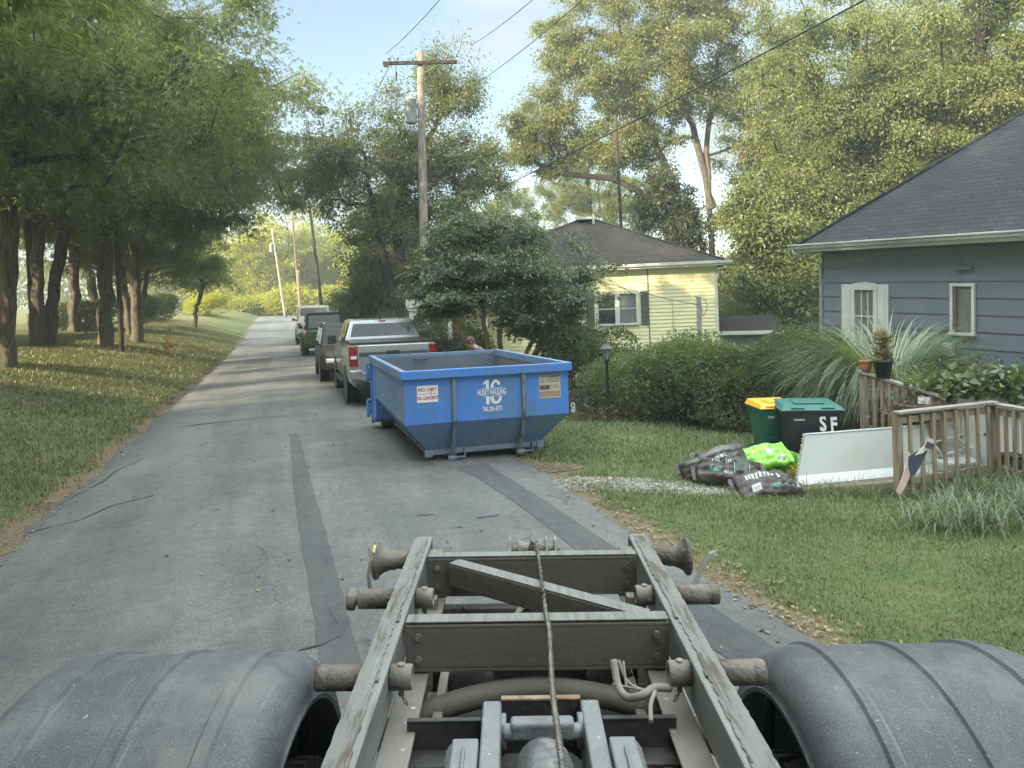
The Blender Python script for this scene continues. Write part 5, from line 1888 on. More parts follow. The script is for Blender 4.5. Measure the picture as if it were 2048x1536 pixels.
# long sills with nose wheels, front sill beam
mb = MB()
mb.box((0, F + .36, ZF - .035), (2 * fw + .06, .08, .075))
for sx in (-1, 1): mb.box((sx * (fw - .03), F + .35, ZF - .045), (.11, .09, .10))
mb.box((0, F + .32, ZF - .02), (.30, .02, .05))
mb.build('sill_beam', mat('sill_blue', (.12, .20, .30), .6, col2=(.20, .23, .25), scale=6, dirt=(.22, .20, .17), dirt_scale=5), con, .005)
for sx in (-1, 1):
    mb = MB()
    mb.box((sx * (fw - .02), (F + .36 + yb) / 2, ZF - .02), (.09, yb - F - .36, .045))
    mb.build('side_sill', M_rib, con, .004)
    mb = MB()
    mb.box((sx * .52, .2, .095), (.075, CL - .6, .14))
    mb.build('long_sill', M_rib, con, .004)
    # front ribs: down the panel, over the crease and on to the ground roller
    rb = MB()
    x = sx * .52
    y0 = F + .05
    rb.box((x, y0 - .022, (ZR - .10 + ZC_) / 2), (.055, .045, ZR - .10 - ZC_))
    rb.bar((x, y0 - .012, ZC_ + .02), (x * 1.0 - .015 * sx, F + .28, .06), .055, .06, (0, -1, .3))
    rb.prism([(x - .0275, y0 - .045, ZR - .16), (x - .0275, y0 - .045, ZR - .10), (x - .045, y0 - .02, ZR - .10), (x - .045, y0 - .02, ZR - .14)], (.055, 0, 0))
    rib = rb.build('rib', M_rib, con, .008)
    wb = MB()
    wb.cyl((x - .06, F + .27, .045), (x + .06, F + .27, .045), .045, 18)
    wb.cyl((x, F + .27, .05), (x + .20, F + .27, .05), .016, 8)
    wb.box((x + .19, F + .29, .10), (.018, .06, .15))
    wb.build('ground_roller', M_rib, rib)
# rear sill and steel ground wheels
MB().box((0, hl - .22, .205), (CW - .05, .5, .07)).build('cross_sill', M_rib, con, .006)
for sx in (-1, 1):
    wb = MB()
    wb.lathe([(.03, -.11), (.115, -.11), (.12, -.10), (.12, .10), (.115, .11), (.03, .11)], (sx * (hw - .24), hl - .22, .12), (1, 0, 0), 24)
    for q in (-.13, .13): wb.box((sx * (hw - .24) + q, hl - .22, .16), (.014, .10, .10))
    wb.build('ground_wheel', M_darkst, con)
    st_b = MB()
    st_b.box((sx * (fw + .04), -.3, ZF - .03), (.05, .06, .06))
    st_b.build('tarp_hook', M_rib, con, .004)
# stickers and lettering on the front panel
yp = F + .05


def on_front(x, z, dy=.0): return plane_matrix((x, yp - .003 - dy, z), (1, 0, 0), (0, 0, 1))


def board(name, x, z, w, h, m, dy=0.0, rz=0.0):
    b_ = MB()
    c, s_ = math.cos(rz), math.sin(rz)
    q = [(-w / 2, -h / 2), (w / 2, -h / 2), (w / 2, h / 2), (-w / 2, h / 2)]
    pts = [(x + a * c - b * s_, yp - .002 - dy, z + a * s_ + b * c) for a, b in q]
    b_.prism(pts, (0, .0016, 0))
    return b_


sgn = board('', -.895, 1.02, .30, .235, None, .002, -.01).build('warning_sticker', M_white, con)
text('lettering', 'NO DIRT', .070, M_red, sgn, on_front(-.895, 1.078, .003), bold=.0016, sx=.95)
text('lettering', 'NO CONCRETE', .066, M_red, sgn, on_front(-.895, .962, .003), bold=.0016, sx=.63)
board('', -.895, 1.022, .26, .006, None, .004).build('rule', M_red, sgn)
board('', -.840, 1.03, .004, .10, None, .0045).build('scratch', M_ink, sgn)
cx_ = .04
lg = text('company_lettering', 'HUSKY HAULING', .125, M_white, con, on_front(cx_, .985, .006), bold=.0022, sx=.44)
text('number', '1', .33, M_white, con, on_front(cx_ - .065, 1.125, .003), bold=.006, sx=.9)
# the number is cut in two by the company line: upper and lower halves
bpy.data.objects.remove([o for o in con.children if o.name.startswith('number')][0])


def half(z0, z1):
    """the parts of a big 16 between two heights"""
    b_ = MB()
    def quadstrip(pts):
        for i in range(len(pts) - 1):
            (a, b1), (c, d1) = pts[i], pts[i + 1]
            b_.add([(cx_ + a[0], yp - .004, a[1]), (cx_ + b1[0], yp - .004, b1[1]), (cx_ + d1[0], yp - .004, d1[1]), (cx_ + c[0], yp - .004, c[1])], [(0, 1, 2, 3)])
    lo, hi = .815, 1.165
    # 1: stem and flag
    a, b1 = max(z0, lo), min(z1, hi)
    quadstrip([((-.085, a), (-.040, a)), ((-.085, b1), (-.040, b1))])
    if z1 >= hi: quadstrip([((-.125, 1.095), (-.125, 1.125)), ((-.085, 1.118), (-.075, 1.165))])
    # 6: outer arc and bowl as thick arcs
    def arc(c, rx, rz, t0, t1, w, n=18):
        out = []
        for i in range(n + 1):
            t = R_(t0 + (t1 - t0) * i / n)
            o_ = (c[0] + rx * math.cos(t), c[1] + rz * math.sin(t))
            n_ = (c[0] + (rx - w) * math.cos(t), c[1] + (rz - w) * math.sin(t))
            if z0 <= o_[1] <= z1 and z0 <= n_[1] <= z1: out.append((o_, n_))
            else:
                if len(out) > 1: quadstrip(out)
                out = []
        if len(out) > 1: quadstrip(out)
    arc((.065, .99), .090, .175, 40, 250, .042, 40)
    arc((.060, .905), .088, .092, -180, 180, .040, 40)
    return b_


half(1.038, 1.2).build('number', M_white, con, clean=False)
half(.80, .930).build('number', M_white, con, clean=False)
for z in (1.045, .925): board('', cx_ + .01, z, .31, .006, None, .004).build('rule', M_white, con)
text('phone_number', '740-296-4777', .10, M_white, con, on_front(cx_ + .005, .742, .003), bold=.0016, sx=.52)
ag = board('', .935, 1.01, .335, .335, None, .002, .005).build('notice_sticker', M_aged, con)
board('', .935 + .08, 1.163, .16, .022, None, .004).build('heading_bar', M_maroon, ag)
text('lettering', 'ATTENTION', .030, M_maroon, ag, on_front(.845, 1.163, .003), bold=.0006)
text('lettering', 'NO PARKING', .052, M_red, ag, on_front(.935, .925, .003), bold=.001, sx=.98, shear=.25)
text('lettering', 'DO NOT BLOCK CONTAINER', .027, M_ink, ag, on_front(.935, .884, .003), bold=.0005, sx=.85)
bx = board('', .855, 1.005, .145, .062, None, .004)
bx.build('panel', M_ink, ag)
for i in range(4): text('lettering', ('NO TIRES', 'NO PAINT', 'NO BATTERIES', 'NO LIQUIDS')[i], .013, M_aged, ag, on_front(.855, 1.027 - .0145 * i, .0065))
mb = MB()
for i, x in enumerate((.82, .905, .975, 1.055)):
    a = [(x + .030 * math.cos(t / 24 * 6.283), 1.105 + .030 * math.sin(t / 24 * 6.283)) for t in range(25)]
    b_ = [(x + .025 * math.cos(t / 24 * 6.283), 1.105 + .025 * math.sin(t / 24 * 6.283)) for t in range(25)]
    for t in range(24): mb.add([(a[t][0], yp - .005, a[t][1]), (a[t + 1][0], yp - .005, a[t + 1][1]), (b_[t + 1][0], yp - .005, b_[t + 1][1]), (b_[t][0], yp - .005, b_[t][1])], [(0, 1, 2, 3)])
    mb.add([(x - .022, yp - .005, 1.127), (x - .018, yp - .005, 1.131), (x + .022, yp - .005, 1.083), (x + .018, yp - .005, 1.079)], [(0, 1, 2, 3)])
for i in range(3):
    for k in range(5): mb.box((.955 + .026 * k, yp - .0045, 1.03 - .022 * i), (.018, .001, .007))
mb.build('pictograms', M_ink, ag, clean=False)
# ================================================================== parked vehicles


def carpaint(name, col, metal=.5, rough=.28, coat=.7, spec=.5):
    return mat(name, col, rough, metal=metal, spec=spec, coat=coat, col2=tuple(c * .92 for c in col), scale=2, dirt=tuple(min(.3, c * .7 + .02) for c in col), dirt_scale=1.6, dirt_lo=.60, dirt_hi=.95)


M_silver = carpaint('silver_paint', (.50, .51, .51), .75)
M_dkgrey = carpaint('dark_grey_paint', (.024, .023, .021), .0, .4, .0, .2)
M_green = carpaint('green_paint', (.035, .19, .035), .2)
M_wht = carpaint('white_car_paint', (.66, .64, .58), .0)
M_glass = mat('tint_reflection_glass', (.055, .064, .070), .05, col2=(.10, .115, .125), scale=1.2, stretch=(.4, 1, 3), spec=1.0)  # paler bands in the colour stand in for bright reflections on the glass
M_glass2 = mat('pale_window_glass', (.16, .17, .18), .12, spec=.8)
M_wscreen = mat('windscreen_glass', (.014, .017, .018), .12, spec=.22)
M_trim = mat('black_trim', (.022, .022, .022), .5)
M_chrome = mat('chrome', (.70, .71, .72), .12, metal=1)
M_tail = mat('red_lamp', (.24, .008, .012), .18, spec=.8, coat=.5)
M_lens = mat('clear_lens', (.70, .72, .72), .12, spec=.9)
M_tyre = mat('car_tyre', (.018, .018, .018), .8, bump=.3, bscale=60)
M_alloy = mat('alloy', (.42, .43, .44), .3, metal=.8)


def loft(secs, name, m, parent, bevel=.03, smooth=False):
    """secs: (y, [(half width, z) from the sill up]) mirrored to closed rings"""
    mb = MB()
    n = len(secs[0][1]) * 2
    vs = []
    for y, p in secs:
        vs += [(x, y, z) for x, z in p] + [(-x, y, z) for x, z in p[::-1]]
    fs = [tuple(range(n))[::-1], tuple(range((len(secs) - 1) * n, len(secs) * n))]
    for i in range(len(secs) - 1):
        for j in range(n): fs.append((i * n + j, i * n + (j + 1) % n, (i + 1) * n + (j + 1) % n, (i + 1) * n + j))
    mb.add(vs, fs, smooth)
    return mb.build(name, m, parent, bevel, 3)


def wheels(root, ys, track, r, w, arch=True, hw=None):
    for y in ys:
        for sx in (-1, 1):
            mb = MB()
            h = w / 2
            mb.lathe([(r * .62, -h), (r * .9, -h), (r * .97, -h * .85), (r, -h * .6), (r, h * .6), (r * .97, h * .85), (r * .9, h), (r * .62, h)], (sx * track, y, r), (sx, 0, 0), 32)
            ty = mb.build('tyre', M_tyre, root)
            rb = MB()
            rb.lathe([(0, h * .75), (r * .15, h * .8), (r * .2, h * .5), (r * .55, h * .62), (r * .62, h * .98), (r * .64, h * .5), (r * .64, -h)], (sx * track, y, r), (sx, 0, 0), 24)
            for k in range(6):
                a = k * math.pi / 3
                rb.bar((sx * (track + h * .72), y + r * .12 * math.cos(a), r + r * .12 * math.sin(a)), (sx * (track + h * .78), y + r * .58 * math.cos(a), r + r * .58 * math.sin(a)), .05, .03, (sx, 0, 0))
            rb.build('rim', M_alloy, ty)
            if arch:
                ab = MB()
                ab.lathe([(0, 0), (r * 1.13, 0), (r * 1.13, .012), (0, .012)], (sx * (hw - .10), y, r * 1.02), (sx, 0, 0), 28)
                ab.lathe([(r * 1.12, 0), (r * 1.22, 0), (r * 1.22, .03), (r * 1.12, .03)], (sx * (hw - .015), y, r * 1.02), (sx, 0, 0), 28)
                ab.build('wheel_arch', M_trim, root)


def quadpart(name, pts, m, root, th=.012):
    a = [Vector(p) for p in pts]
    nn = (a[1] - a[0]).cross(a[2] - a[0]).normalized() * th
    return MB().prism(a, nn).build(name, m, root, .004)


# ---- silver pickup, tail towards the truck
pk = thing('pickup_truck', 'silver crew cab pickup with black bed cover, parked just behind the blue container', 'pickup truck', S(19.9, 2.38, .03), R_(17), 'vehicles parked along the right side of the street')
side = lambda w, zt: [(w - .10, .48), (w - .02, .56), (w, .80), (w - .005, 1.06), (w - .03, zt - .06), (w - .05, zt)]
loft([(-2.82, side(.985, 1.43)), (-2.2, side(1.005, 1.42)), (-1.0, side(1.005, 1.40))], 'bed', M_silver, pk, .02)
loft([(-.98, side(1.005, 1.36)), (.2, side(1.0, 1.34)), (1.5, side(1.0, 1.30)), (2.5, side(.96, 1.22)), (2.85, [(.78, .5), (.86, .58), (.88, .80), (.88, 1.0), (.84, 1.08), (.80, 1.12)])], 'body', M_silver, pk, .03)
loft([(-1.04, [(.96, 1.34), (.955, 1.40), (.95, 1.42)]), (-.88, [(.90, 1.34), (.80, 1.88), (.70, 1.93)]), (-.4, [(.95, 1.34), (.79, 1.93), (.70, 1.96)]), (.7, [(.95, 1.33), (.79, 1.93), (.70, 1.96)]), (1.55, [(.95, 1.28), (.94, 1.31), (.90, 1.33)])], 'cab', M_silver, pk, .02)
quadpart('rear_window', [(-.83, -1.015, 1.45), (-.72, -.905, 1.85), (.72, -.905, 1.85), (.83, -1.015, 1.45)][::-1], M_glass, pk)
for sx in (-1, 1):
    for y0, y1, t0, t1 in ((-.70, .02, -.58, .0), (.12, 1.15, .12, .62)):
        q = [(sx * .951, y0, 1.40), (sx * .951, y1, 1.40), (sx * .815, t1, 1.87), (sx * .815, t0, 1.87)]
        quadpart('side_window', q if sx > 0 else q[::-1], M_glass, pk)
    mb = MB()
    mb.box((sx * 1.14, .95, 1.42), (.22, .10, .24))
    mb.box((sx * 1.02, .97, 1.36), (.1, .05, .05))
    mb.build('mirror', M_trim, pk, .02)
    MB().box((sx * 1.0, .1, .46), (.14, 2.3, .05)).build('running_board', M_trim, pk, .01)
    lb = MB()
    lb.box((sx * .90, -2.832, 1.16), (.17, .05, .46))
    lb.box((sx * .975, -2.76, 1.16), (.045, .14, .46))
    tl = lb.build('tail_light', M_tail, pk, .015)
    MB().box((sx * .90, -2.860, 1.14), (.13, .01, .07)).build('reverse_lens', M_lens, tl, .005)
tg = MB().box((0, -2.835, 1.10), (1.62, .05, .62)).build('tailgate', M_silver, pk, .018)
MB().box((0, -2.862, 1.20), (1.56, .008, .11)).build('recess_shade_strip', mat('silver_shade_panel', (.16, .165, .165), .3, metal=.8), tg, .004)  # raised strip in darker silver; a recess's shade put into its colour
MB().box((-.02, -2.868, 1.23), (.30, .016, .09)).build('tailgate_handle', M_trim, tg, .01)
cv = MB()
cv.box((0, -1.92, 1.455), (1.93, 1.86, .045))
cv.build('bed_cover', M_trim, pk, .015)
mb = MB()
for sx in (-1, 1):
    mb.prism([(sx * .62, -2.98, .62), (sx * 1.0, -2.93, .70), (sx * 1.0, -2.93, .86), (sx * .74, -2.98, .86), (sx * .60, -2.98, .74)], (0, .14, 0))
mb.box((0, -2.93, .66), (1.24, .14, .16))
bp_ = mb.build('rear_bumper', M_chrome, pk, .02)
MB().box((0, -2.99, .72), (.34, .02, .13)).build('number_plate', M_lens, bp_, .004)
MB().box((0, -2.86, .50), (1.7, .10, .16)).build('valance', M_trim, pk, .02)
lb = MB().box((0, -.878, 1.905), (.36, .03, .055)).build('high_brake_light', M_lens, pk, .01)
MB().box((0, -.896, 1.905), (.16, .01, .045)).build('red_segment', M_tail, lb, .004)
for y, x0 in ((-.962, -.20), (-.962, .20)): MB().bar((x0, -1.020, 1.45), (x0 * .98, -.912, 1.84), .012, .006, (0, -1, .2)).build('window_seam', M_trim, pk)
MB().tube([(.0, -.55, 1.955), (.0, -.58, 2.0), (.0, -.66, 2.03)], [.03, .02, .008], 8).build('antenna', M_trim, pk)
wheels(pk, (-1.75, 1.85), .86, .41, .28, True, 1.0)


def suv(name, label, loc, rz, paint, L, W, Hh, belt, hood, rake_f, rake_r, roofm, r=.36, flares=False, rails=False, boxy=.10, group=None, facing=False):
    t = thing(name, label, 'car', loc, rz, group)
    w = W / 2
    sd = lambda k, zt, zb=.34: [(w * k - .10, zb), (w * k - .02, zb + .10), (w * k, .62), (w * k - .005, zt - .16), (w * k - .04, zt - .03), (w * k - .07, zt)]
    y0, y1 = -L / 2, L / 2
    yh = y1 - hood
    loft([(y0, sd(.94, belt - .02, .42)), (y0 + .15, sd(1, belt)), (0, sd(1, belt)), (yh, sd(1, belt - .01)), (y1 - .35, sd(.97, belt - .14)), (y1, sd(.86, belt - .28, .42))], 'body', paint, t, .04)
    b2 = w - .06
    tp = w - .06 - boxy
    loft([(y0 + .05, [(b2 - .03, belt - .03), (b2 - .04, belt), (b2 - .06, belt + .02)]), (y0 + .05 + rake_r, [(b2 - .01, belt - .03), (tp - .01, Hh - .06), (tp - .10, Hh - .01)]), (y0 + L * .3, [(b2, belt - .03), (tp, Hh - .03), (tp - .10, Hh)]), (yh - rake_f, [(b2, belt - .03), (tp, Hh - .06), (tp - .10, Hh - .03)]), (yh + .03, [(b2, belt - .05), (b2 - .01, belt - .03), (b2 - .03, belt)])], 'cabin', roofm, t, .02)
    f0 = .06
    quadpart('rear_window', [(-(b2 - .14), y0 + .045 + rake_r * .15, belt + .09), ((b2 - .14), y0 + .045 + rake_r * .15, belt + .09), ((tp - .10), y0 + .045 + rake_r * .88, Hh - .13), (-(tp - .10), y0 + .045 + rake_r * .88, Hh - .13)], M_glass2 if name == 'off_road_car' else M_glass, t)
    quadpart('windscreen', [(-(b2 - .10), yh + .025 - rake_f * .10, belt + .03), (-(tp - .08), yh + .025 - rake_f * .93, Hh - .10), ((tp - .08), yh + .025 - rake_f * .93, Hh - .10), ((b2 - .10), yh + .025 - rake_f * .10, belt + .03)], M_wscreen, t)
    span = [(y0 + .25 + rake_r * .6, y0 + L * .28), (y0 + L * .31, y0 + L * .50), (y0 + L * .53, yh - rake_f * .55)]
    for sx in (-1, 1):
        for a, b_ in span:
            q = [(sx * (b2 + .002), a, belt + .04), (sx * (b2 + .002), b_ + (.3 * rake_f if b_ > yh - rake_f else 0), belt + .04), (sx * (tp + .012), b_, Hh - .12), (sx * (tp + .012), a + .04, Hh - .12)]
            quadpart('side_window', q if sx > 0 else q[::-1], M_glass, t)
        mb = MB()
        mb.box((sx * (w + .09), yh - .25, belt + .10), (.20, .09, .15))
        mb.box((sx * (w - .02), yh - .22, belt + .04), (.10, .05, .05))
        mb.build('mirror', M_trim if not facing else paint, t, .025)
        tl = MB()
        tl.box((sx * (w - .17), y0 - .005, belt - .20), (.16, .05, .26))
        tl.build('tail_light', M_tail, t, .015)
        hb = MB()
        hb.box((sx * (w - .32), y1 - .03, belt - .40), (.36, .12, .14))
        hb.build('headlight', M_lens, t, .03)
        if rails:
            MB().tube([(sx * (tp - .06), y0 + .7, Hh - .01), (sx * (tp - .06), y0 + .8, Hh + .05), (sx * (tp - .06), yh - rake_f - .3, Hh + .05), (sx * (tp - .06), yh - rake_f - .2, Hh)], .018, 8).build('roof_rail', M_chrome if facing else M_trim, t)
        if flares:
            for y in (-L * .30, L * .31):
                fb = MB()
                fb.lathe([(r * 1.12, 0), (r * 1.35, 0), (r * 1.35, .05), (r * 1.12, .16)], (sx * (w - .03), y, r * 1.05), (sx, 0, 0), 28)
                fb.build('fender_flare', M_trim, t)
    mb = MB()
    mb.box((0, y1 - .01, belt - .42), (W * .42, .06, .16))
    mb.build('grille', M_trim, t, .02)
    mb = MB()
    mb.box((0, y0 - .03, .52), (W * .96, .16, .20))
    mb.build('rear_bumper', M_trim, t, .04)
    mb = MB()
    mb.box((0, y1 - .02, .50), (W * .86, .16, .20))
    mb.build('front_bumper', M_trim if flares else paint, t, .05)
    MB().box((0, y0 - .115, .56), (.32, .015, .14)).build('number_plate', M_lens, t, .004)
    wheels(t, (-L * .30, L * .31), w - .13 + (.06 if flares else 0), r, .24 + (.05 if flares else 0), True, w)
    return t


Gv = 'vehicles parked along the right side of the street'
suv('suv', 'dark grey estate car with roof rails facing us, between pickup and green car', S(25.3, 1.98, .04), R_(197), M_dkgrey, 4.7, 1.88, 1.74, 1.08, 1.05, .75, .45, M_dkgrey, .36, rails=True, group=Gv, facing=True)
jk = suv('off_road_car', 'bright green off-road car with black hard top and wide tyres', S(38.4, 1.85, .05), R_(17), M_green, 4.2, 1.86, 2.02, 1.20, 1.35, .25, .12, M_trim, .45, flares=True, boxy=.06, group=Gv)
suv('suv', 'tall white utility vehicle at the far end of the parked row', S(48.2, 1.75, .06), R_(17), M_wht, 5.4, 2.04, 2.25, 1.3, 1.4, .5, .35, M_wht, .40, group=Gv)
# ================================================================== the person stooping behind the container
M_skin = mat('skin', (.52, .32, .25), .55, col2=(.48, .28, .21), scale=20)
M_hair = mat('brown_hair', (.045, .026, .016), .6, col2=(.085, .05, .03), scale=30, stretch=(1, 1, .3), bump=.4, bscale=60)
M_shirt = mat('grey_shirt', (.125, .135, .165), .85, col2=(.10, .11, .14), scale=8, bump=.3, bscale=24)
M_jeans = mat('blue_jeans', (.055, .08, .14), .9, col2=(.075, .10, .16), scale=8, bump=.2, bscale=40)


def skin_body(name, V, E, R, mats, parent, sub=2):
    me = bpy.data.meshes.new(name)
    me.from_pydata(V, E, [])
    o = link(name, me, parent)
    o.modifiers.new('skin', 'SKIN')
    for i, r in enumerate(R):
        sv_ = me.skin_vertices[0].data[i]
        sv_.radius = (r, r) if isinstance(r, (int, float)) else r
        sv_.use_root = i == 0
    s_ = o.modifiers.new('sub', 'SUBSURF')
    s_.levels = s_.render_levels = sub
    dg = bpy.context.evaluated_depsgraph_get()
    m2 = bpy.data.meshes.new_from_object(o.evaluated_get(dg))
    o.modifiers.clear()
    o.data = m2
    m2.name = name
    m2.materials.clear()
    m2.materials.append(mats)
    m2.polygons.foreach_set('use_smooth', [True] * len(m2.polygons))
    return o


# local frame: the person faces -x (towards the left of the photo), stooping
def person(loc, rz):
    t = thing('person', 'person in a grey shirt with short brown hair stooping behind the blue container', 'person', loc, rz)
    J = {'pelvis': (.12, 0, .93), 'spine': (.04, 0, 1.10), 'chest': (-.10, 0, 1.27), 'neckb': (-.20, 0, 1.375), 'neck': (-.25, 0, 1.42), 'skull': (-.30, 0, 1.49), 'brow': (-.325, 0, 1.535),
         'hipL': (.12, -.10, .90), 'kneeL': (.02, -.12, .50), 'ankleL': (.10, -.12, .09), 'toeL': (-.10, -.13, .035),
         'hipR': (.12, .10, .90), 'kneeR': (.07, .12, .50), 'ankleR': (.18, .12, .09), 'toeR': (-.02, .13, .035),
         'shL': (-.13, -.175, 1.32), 'elL': (-.22, -.22, 1.05), 'wrL': (-.42, -.16, .92), 'haL': (-.49, -.14, .90),
         'shR': (-.13, .175, 1.32), 'elR': (-.20, .22, 1.05), 'wrR': (-.40, .16, .90), 'haR': (-.47, .14, .88)}
    K = list(J)
    E = [('pelvis', 'spine'), ('spine', 'chest'), ('chest', 'neckb'), ('neckb', 'neck'), ('neck', 'skull'), ('skull', 'brow')]
    for q in 'LR': E += [('pelvis', 'hip' + q), ('hip' + q, 'knee' + q), ('knee' + q, 'ankle' + q), ('ankle' + q, 'toe' + q), ('chest', 'sh' + q), ('sh' + q, 'el' + q), ('el' + q, 'wr' + q), ('wr' + q, 'ha' + q)]
    rad = dict(pelvis=(.13, .15), spine=(.11, .135), chest=(.12, .155), neckb=.075, neck=.055, skull=.058, brow=.05, hip=.095, knee=.058, ankle=.042, toe=.035, sh=.065, el=.042, wr=.030, ha=.036)
    R = [rad[k] if k in rad else rad[k[:-1]] for k in K]
    body = skin_body('body', [J[k] for k in K], [(K.index(a), K.index(b)) for a, b in E], R, M_skin, t)
    # five fingers on each hand
    for q, sy in (('L', -1), ('R', 1)):
        b_ = MB()
        hx, hy, hz = J['ha' + q]
        for i, (dy, ln) in enumerate(((-.028, .065), (-.010, .078), (.009, .074), (.027, .058))):
            b_.tube([(hx - .01, hy + dy, hz), (hx - .035, hy + dy, hz - .006), (hx - .035 - ln * .5, hy + dy, hz - .02), (hx - .035 - ln * .8, hy + dy, hz - .05)], [.010, .010, .009, .007], 8)
        b_.tube([(hx + .03, hy - sy * .03, hz), (hx - .005, hy - sy * .055, hz - .012), (hx - .035, hy - sy * .06, hz - .03)], [.012, .011, .008], 8)
        b_.build('fingers', M_skin, t)
    # head with a face, tipped down to the left
    h = thing('head', None, None)
    bpy.data.objects.remove(h)
    HM = Matrix.Translation((-.325, 0, 1.515)) @ Matrix.Rotation(R_(-28), 4, 'Y')
    nu, nv = 32, 24
    vs = []
    for i in range(nv + 1):
        for j in range(nu):
            th, ph = math.pi * i / nv, 2 * math.pi * j / nu
            x, y, z = math.sin(th) * math.cos(ph), math.sin(th) * math.sin(ph), math.cos(th)
            X, Y, Z = x * .098, y * .076, z * .118
            if z < 0:
                k = 1 + .25 * z
                Y *= k
                X = X * (1 + .18 * z) - .012 * (-z)
            f = max(0, -x)
            X -= .024 * math.exp(-((y / .13) ** 2 + ((z + .05) / .17) ** 2)) * f * 1.3       # nose
            X += .008 * math.exp(-(((abs(y) - .38) / .18) ** 2 + ((z - .12) / .12) ** 2)) * f   # eye sockets
            X -= .006 * math.exp(-((y / .3) ** 2 + ((z + .42) / .09) ** 2)) * f                  # lips
            X -= .010 * math.exp(-((y / .3) ** 2 + ((z + .80) / .16) ** 2)) * f                  # chin
            vs.append(HM @ Vector((X, Y, Z)))
    mb = MB().add(vs, [(i * nu + j, (i + 1) * nu + j, (i + 1) * nu + (j + 1) % nu, i * nu + (j + 1) % nu) for i in range(nv) for j in range(nu)], True)
    for sy in (-1, 1): mb.lathe([(.0, .012), (.014, .014), (.024, .006), (.02, 0)], HM @ Vector((.008, sy * .072, -.008)), (.2, sy, 0), 12)
    mb.build('head', M_skin, t)
    eb = MB()
    for sy in (-1, 1): eb.ball(HM @ Vector((-.083, sy * .030, .014)), .010, 8, 6)
    eb.build('eyes', M_ink, t)
    # hair: cap with a swept fringe
    g = random.Random(5)
    vs = []
    for i in range(15):
        for j in range(nu):
            th, ph = math.pi * .60 * i / 14, 2 * math.pi * j / nu
            front = max(0, -math.cos(ph))
            th *= 1 - .30 * front ** 2
            x, y, z = math.sin(th) * math.cos(ph), math.sin(th) * math.sin(ph), math.cos(th)
            k = 1.10 + .03 * math.sin(9 * ph + 4 * th) + g.uniform(-.008, .008)
            vs.append(HM @ Vector((x * .098 * k + .004, y * .076 * k * 1.03, z * .118 * k)))
    MB().add(vs, [(i * nu + j, (i + 1) * nu + j, (i + 1) * nu + (j + 1) % nu, i * nu + (j + 1) % nu) for i in range(14) for j in range(nu)], True).build('hair', M_hair, t)
    # shirt and trousers follow the body
    def sub(keys, edges, grow, name, m):
        skin_body(name, [J[k] for k in keys], [(keys.index(a), keys.index(b)) for a, b in edges], [tuple(v + grow for v in (r if isinstance(r, tuple) else (r, r))) for r in [rad[k] if k in rad else rad[k[:-1]] for k in keys]], m, t)
    sub(['spine', 'pelvis', 'chest', 'neckb', 'shL', 'elL', 'shR', 'elR'], [('pelvis', 'spine'), ('spine', 'chest'), ('chest', 'neckb'), ('chest', 'shL'), ('shL', 'elL'), ('chest', 'shR'), ('shR', 'elR')], .018, 'shirt', M_shirt)
    sub(['pelvis', 'hipL', 'kneeL', 'ankleL', 'hipR', 'kneeR', 'ankleR'], [('pelvis', 'hipL'), ('hipL', 'kneeL'), ('kneeL', 'ankleL'), ('pelvis', 'hipR'), ('hipR', 'kneeR'), ('kneeR', 'ankleR')], .012, 'trousers', M_jeans)
    return t


pp = P(972, 700, 15.9)
person((pp.x, pp.y, float(H(pp.x, pp.y))), R_(8))
# ================================================================== poles and wires
M_pole = bark_material('pole_wood', (.16, .13, .10), (.40, .35, .29), scale=2.2)
M_poledark = bark_material('creosote_wood', (.030, .025, .021), (.065, .055, .046), scale=2.2)
M_polepale = mat('pale_pole', (.30, .30, .265), .7, col2=(.24, .24, .21), scale=3)
M_steelgrey = mat('transformer_grey', (.33, .36, .36), .45, col2=(.38, .41, .41), scale=4, dirt=(.25, .26, .25))
M_porcelain = mat('porcelain', (.20, .16, .14), .3)
M_wire = mat('wire', (.030, .030, .030), .6)


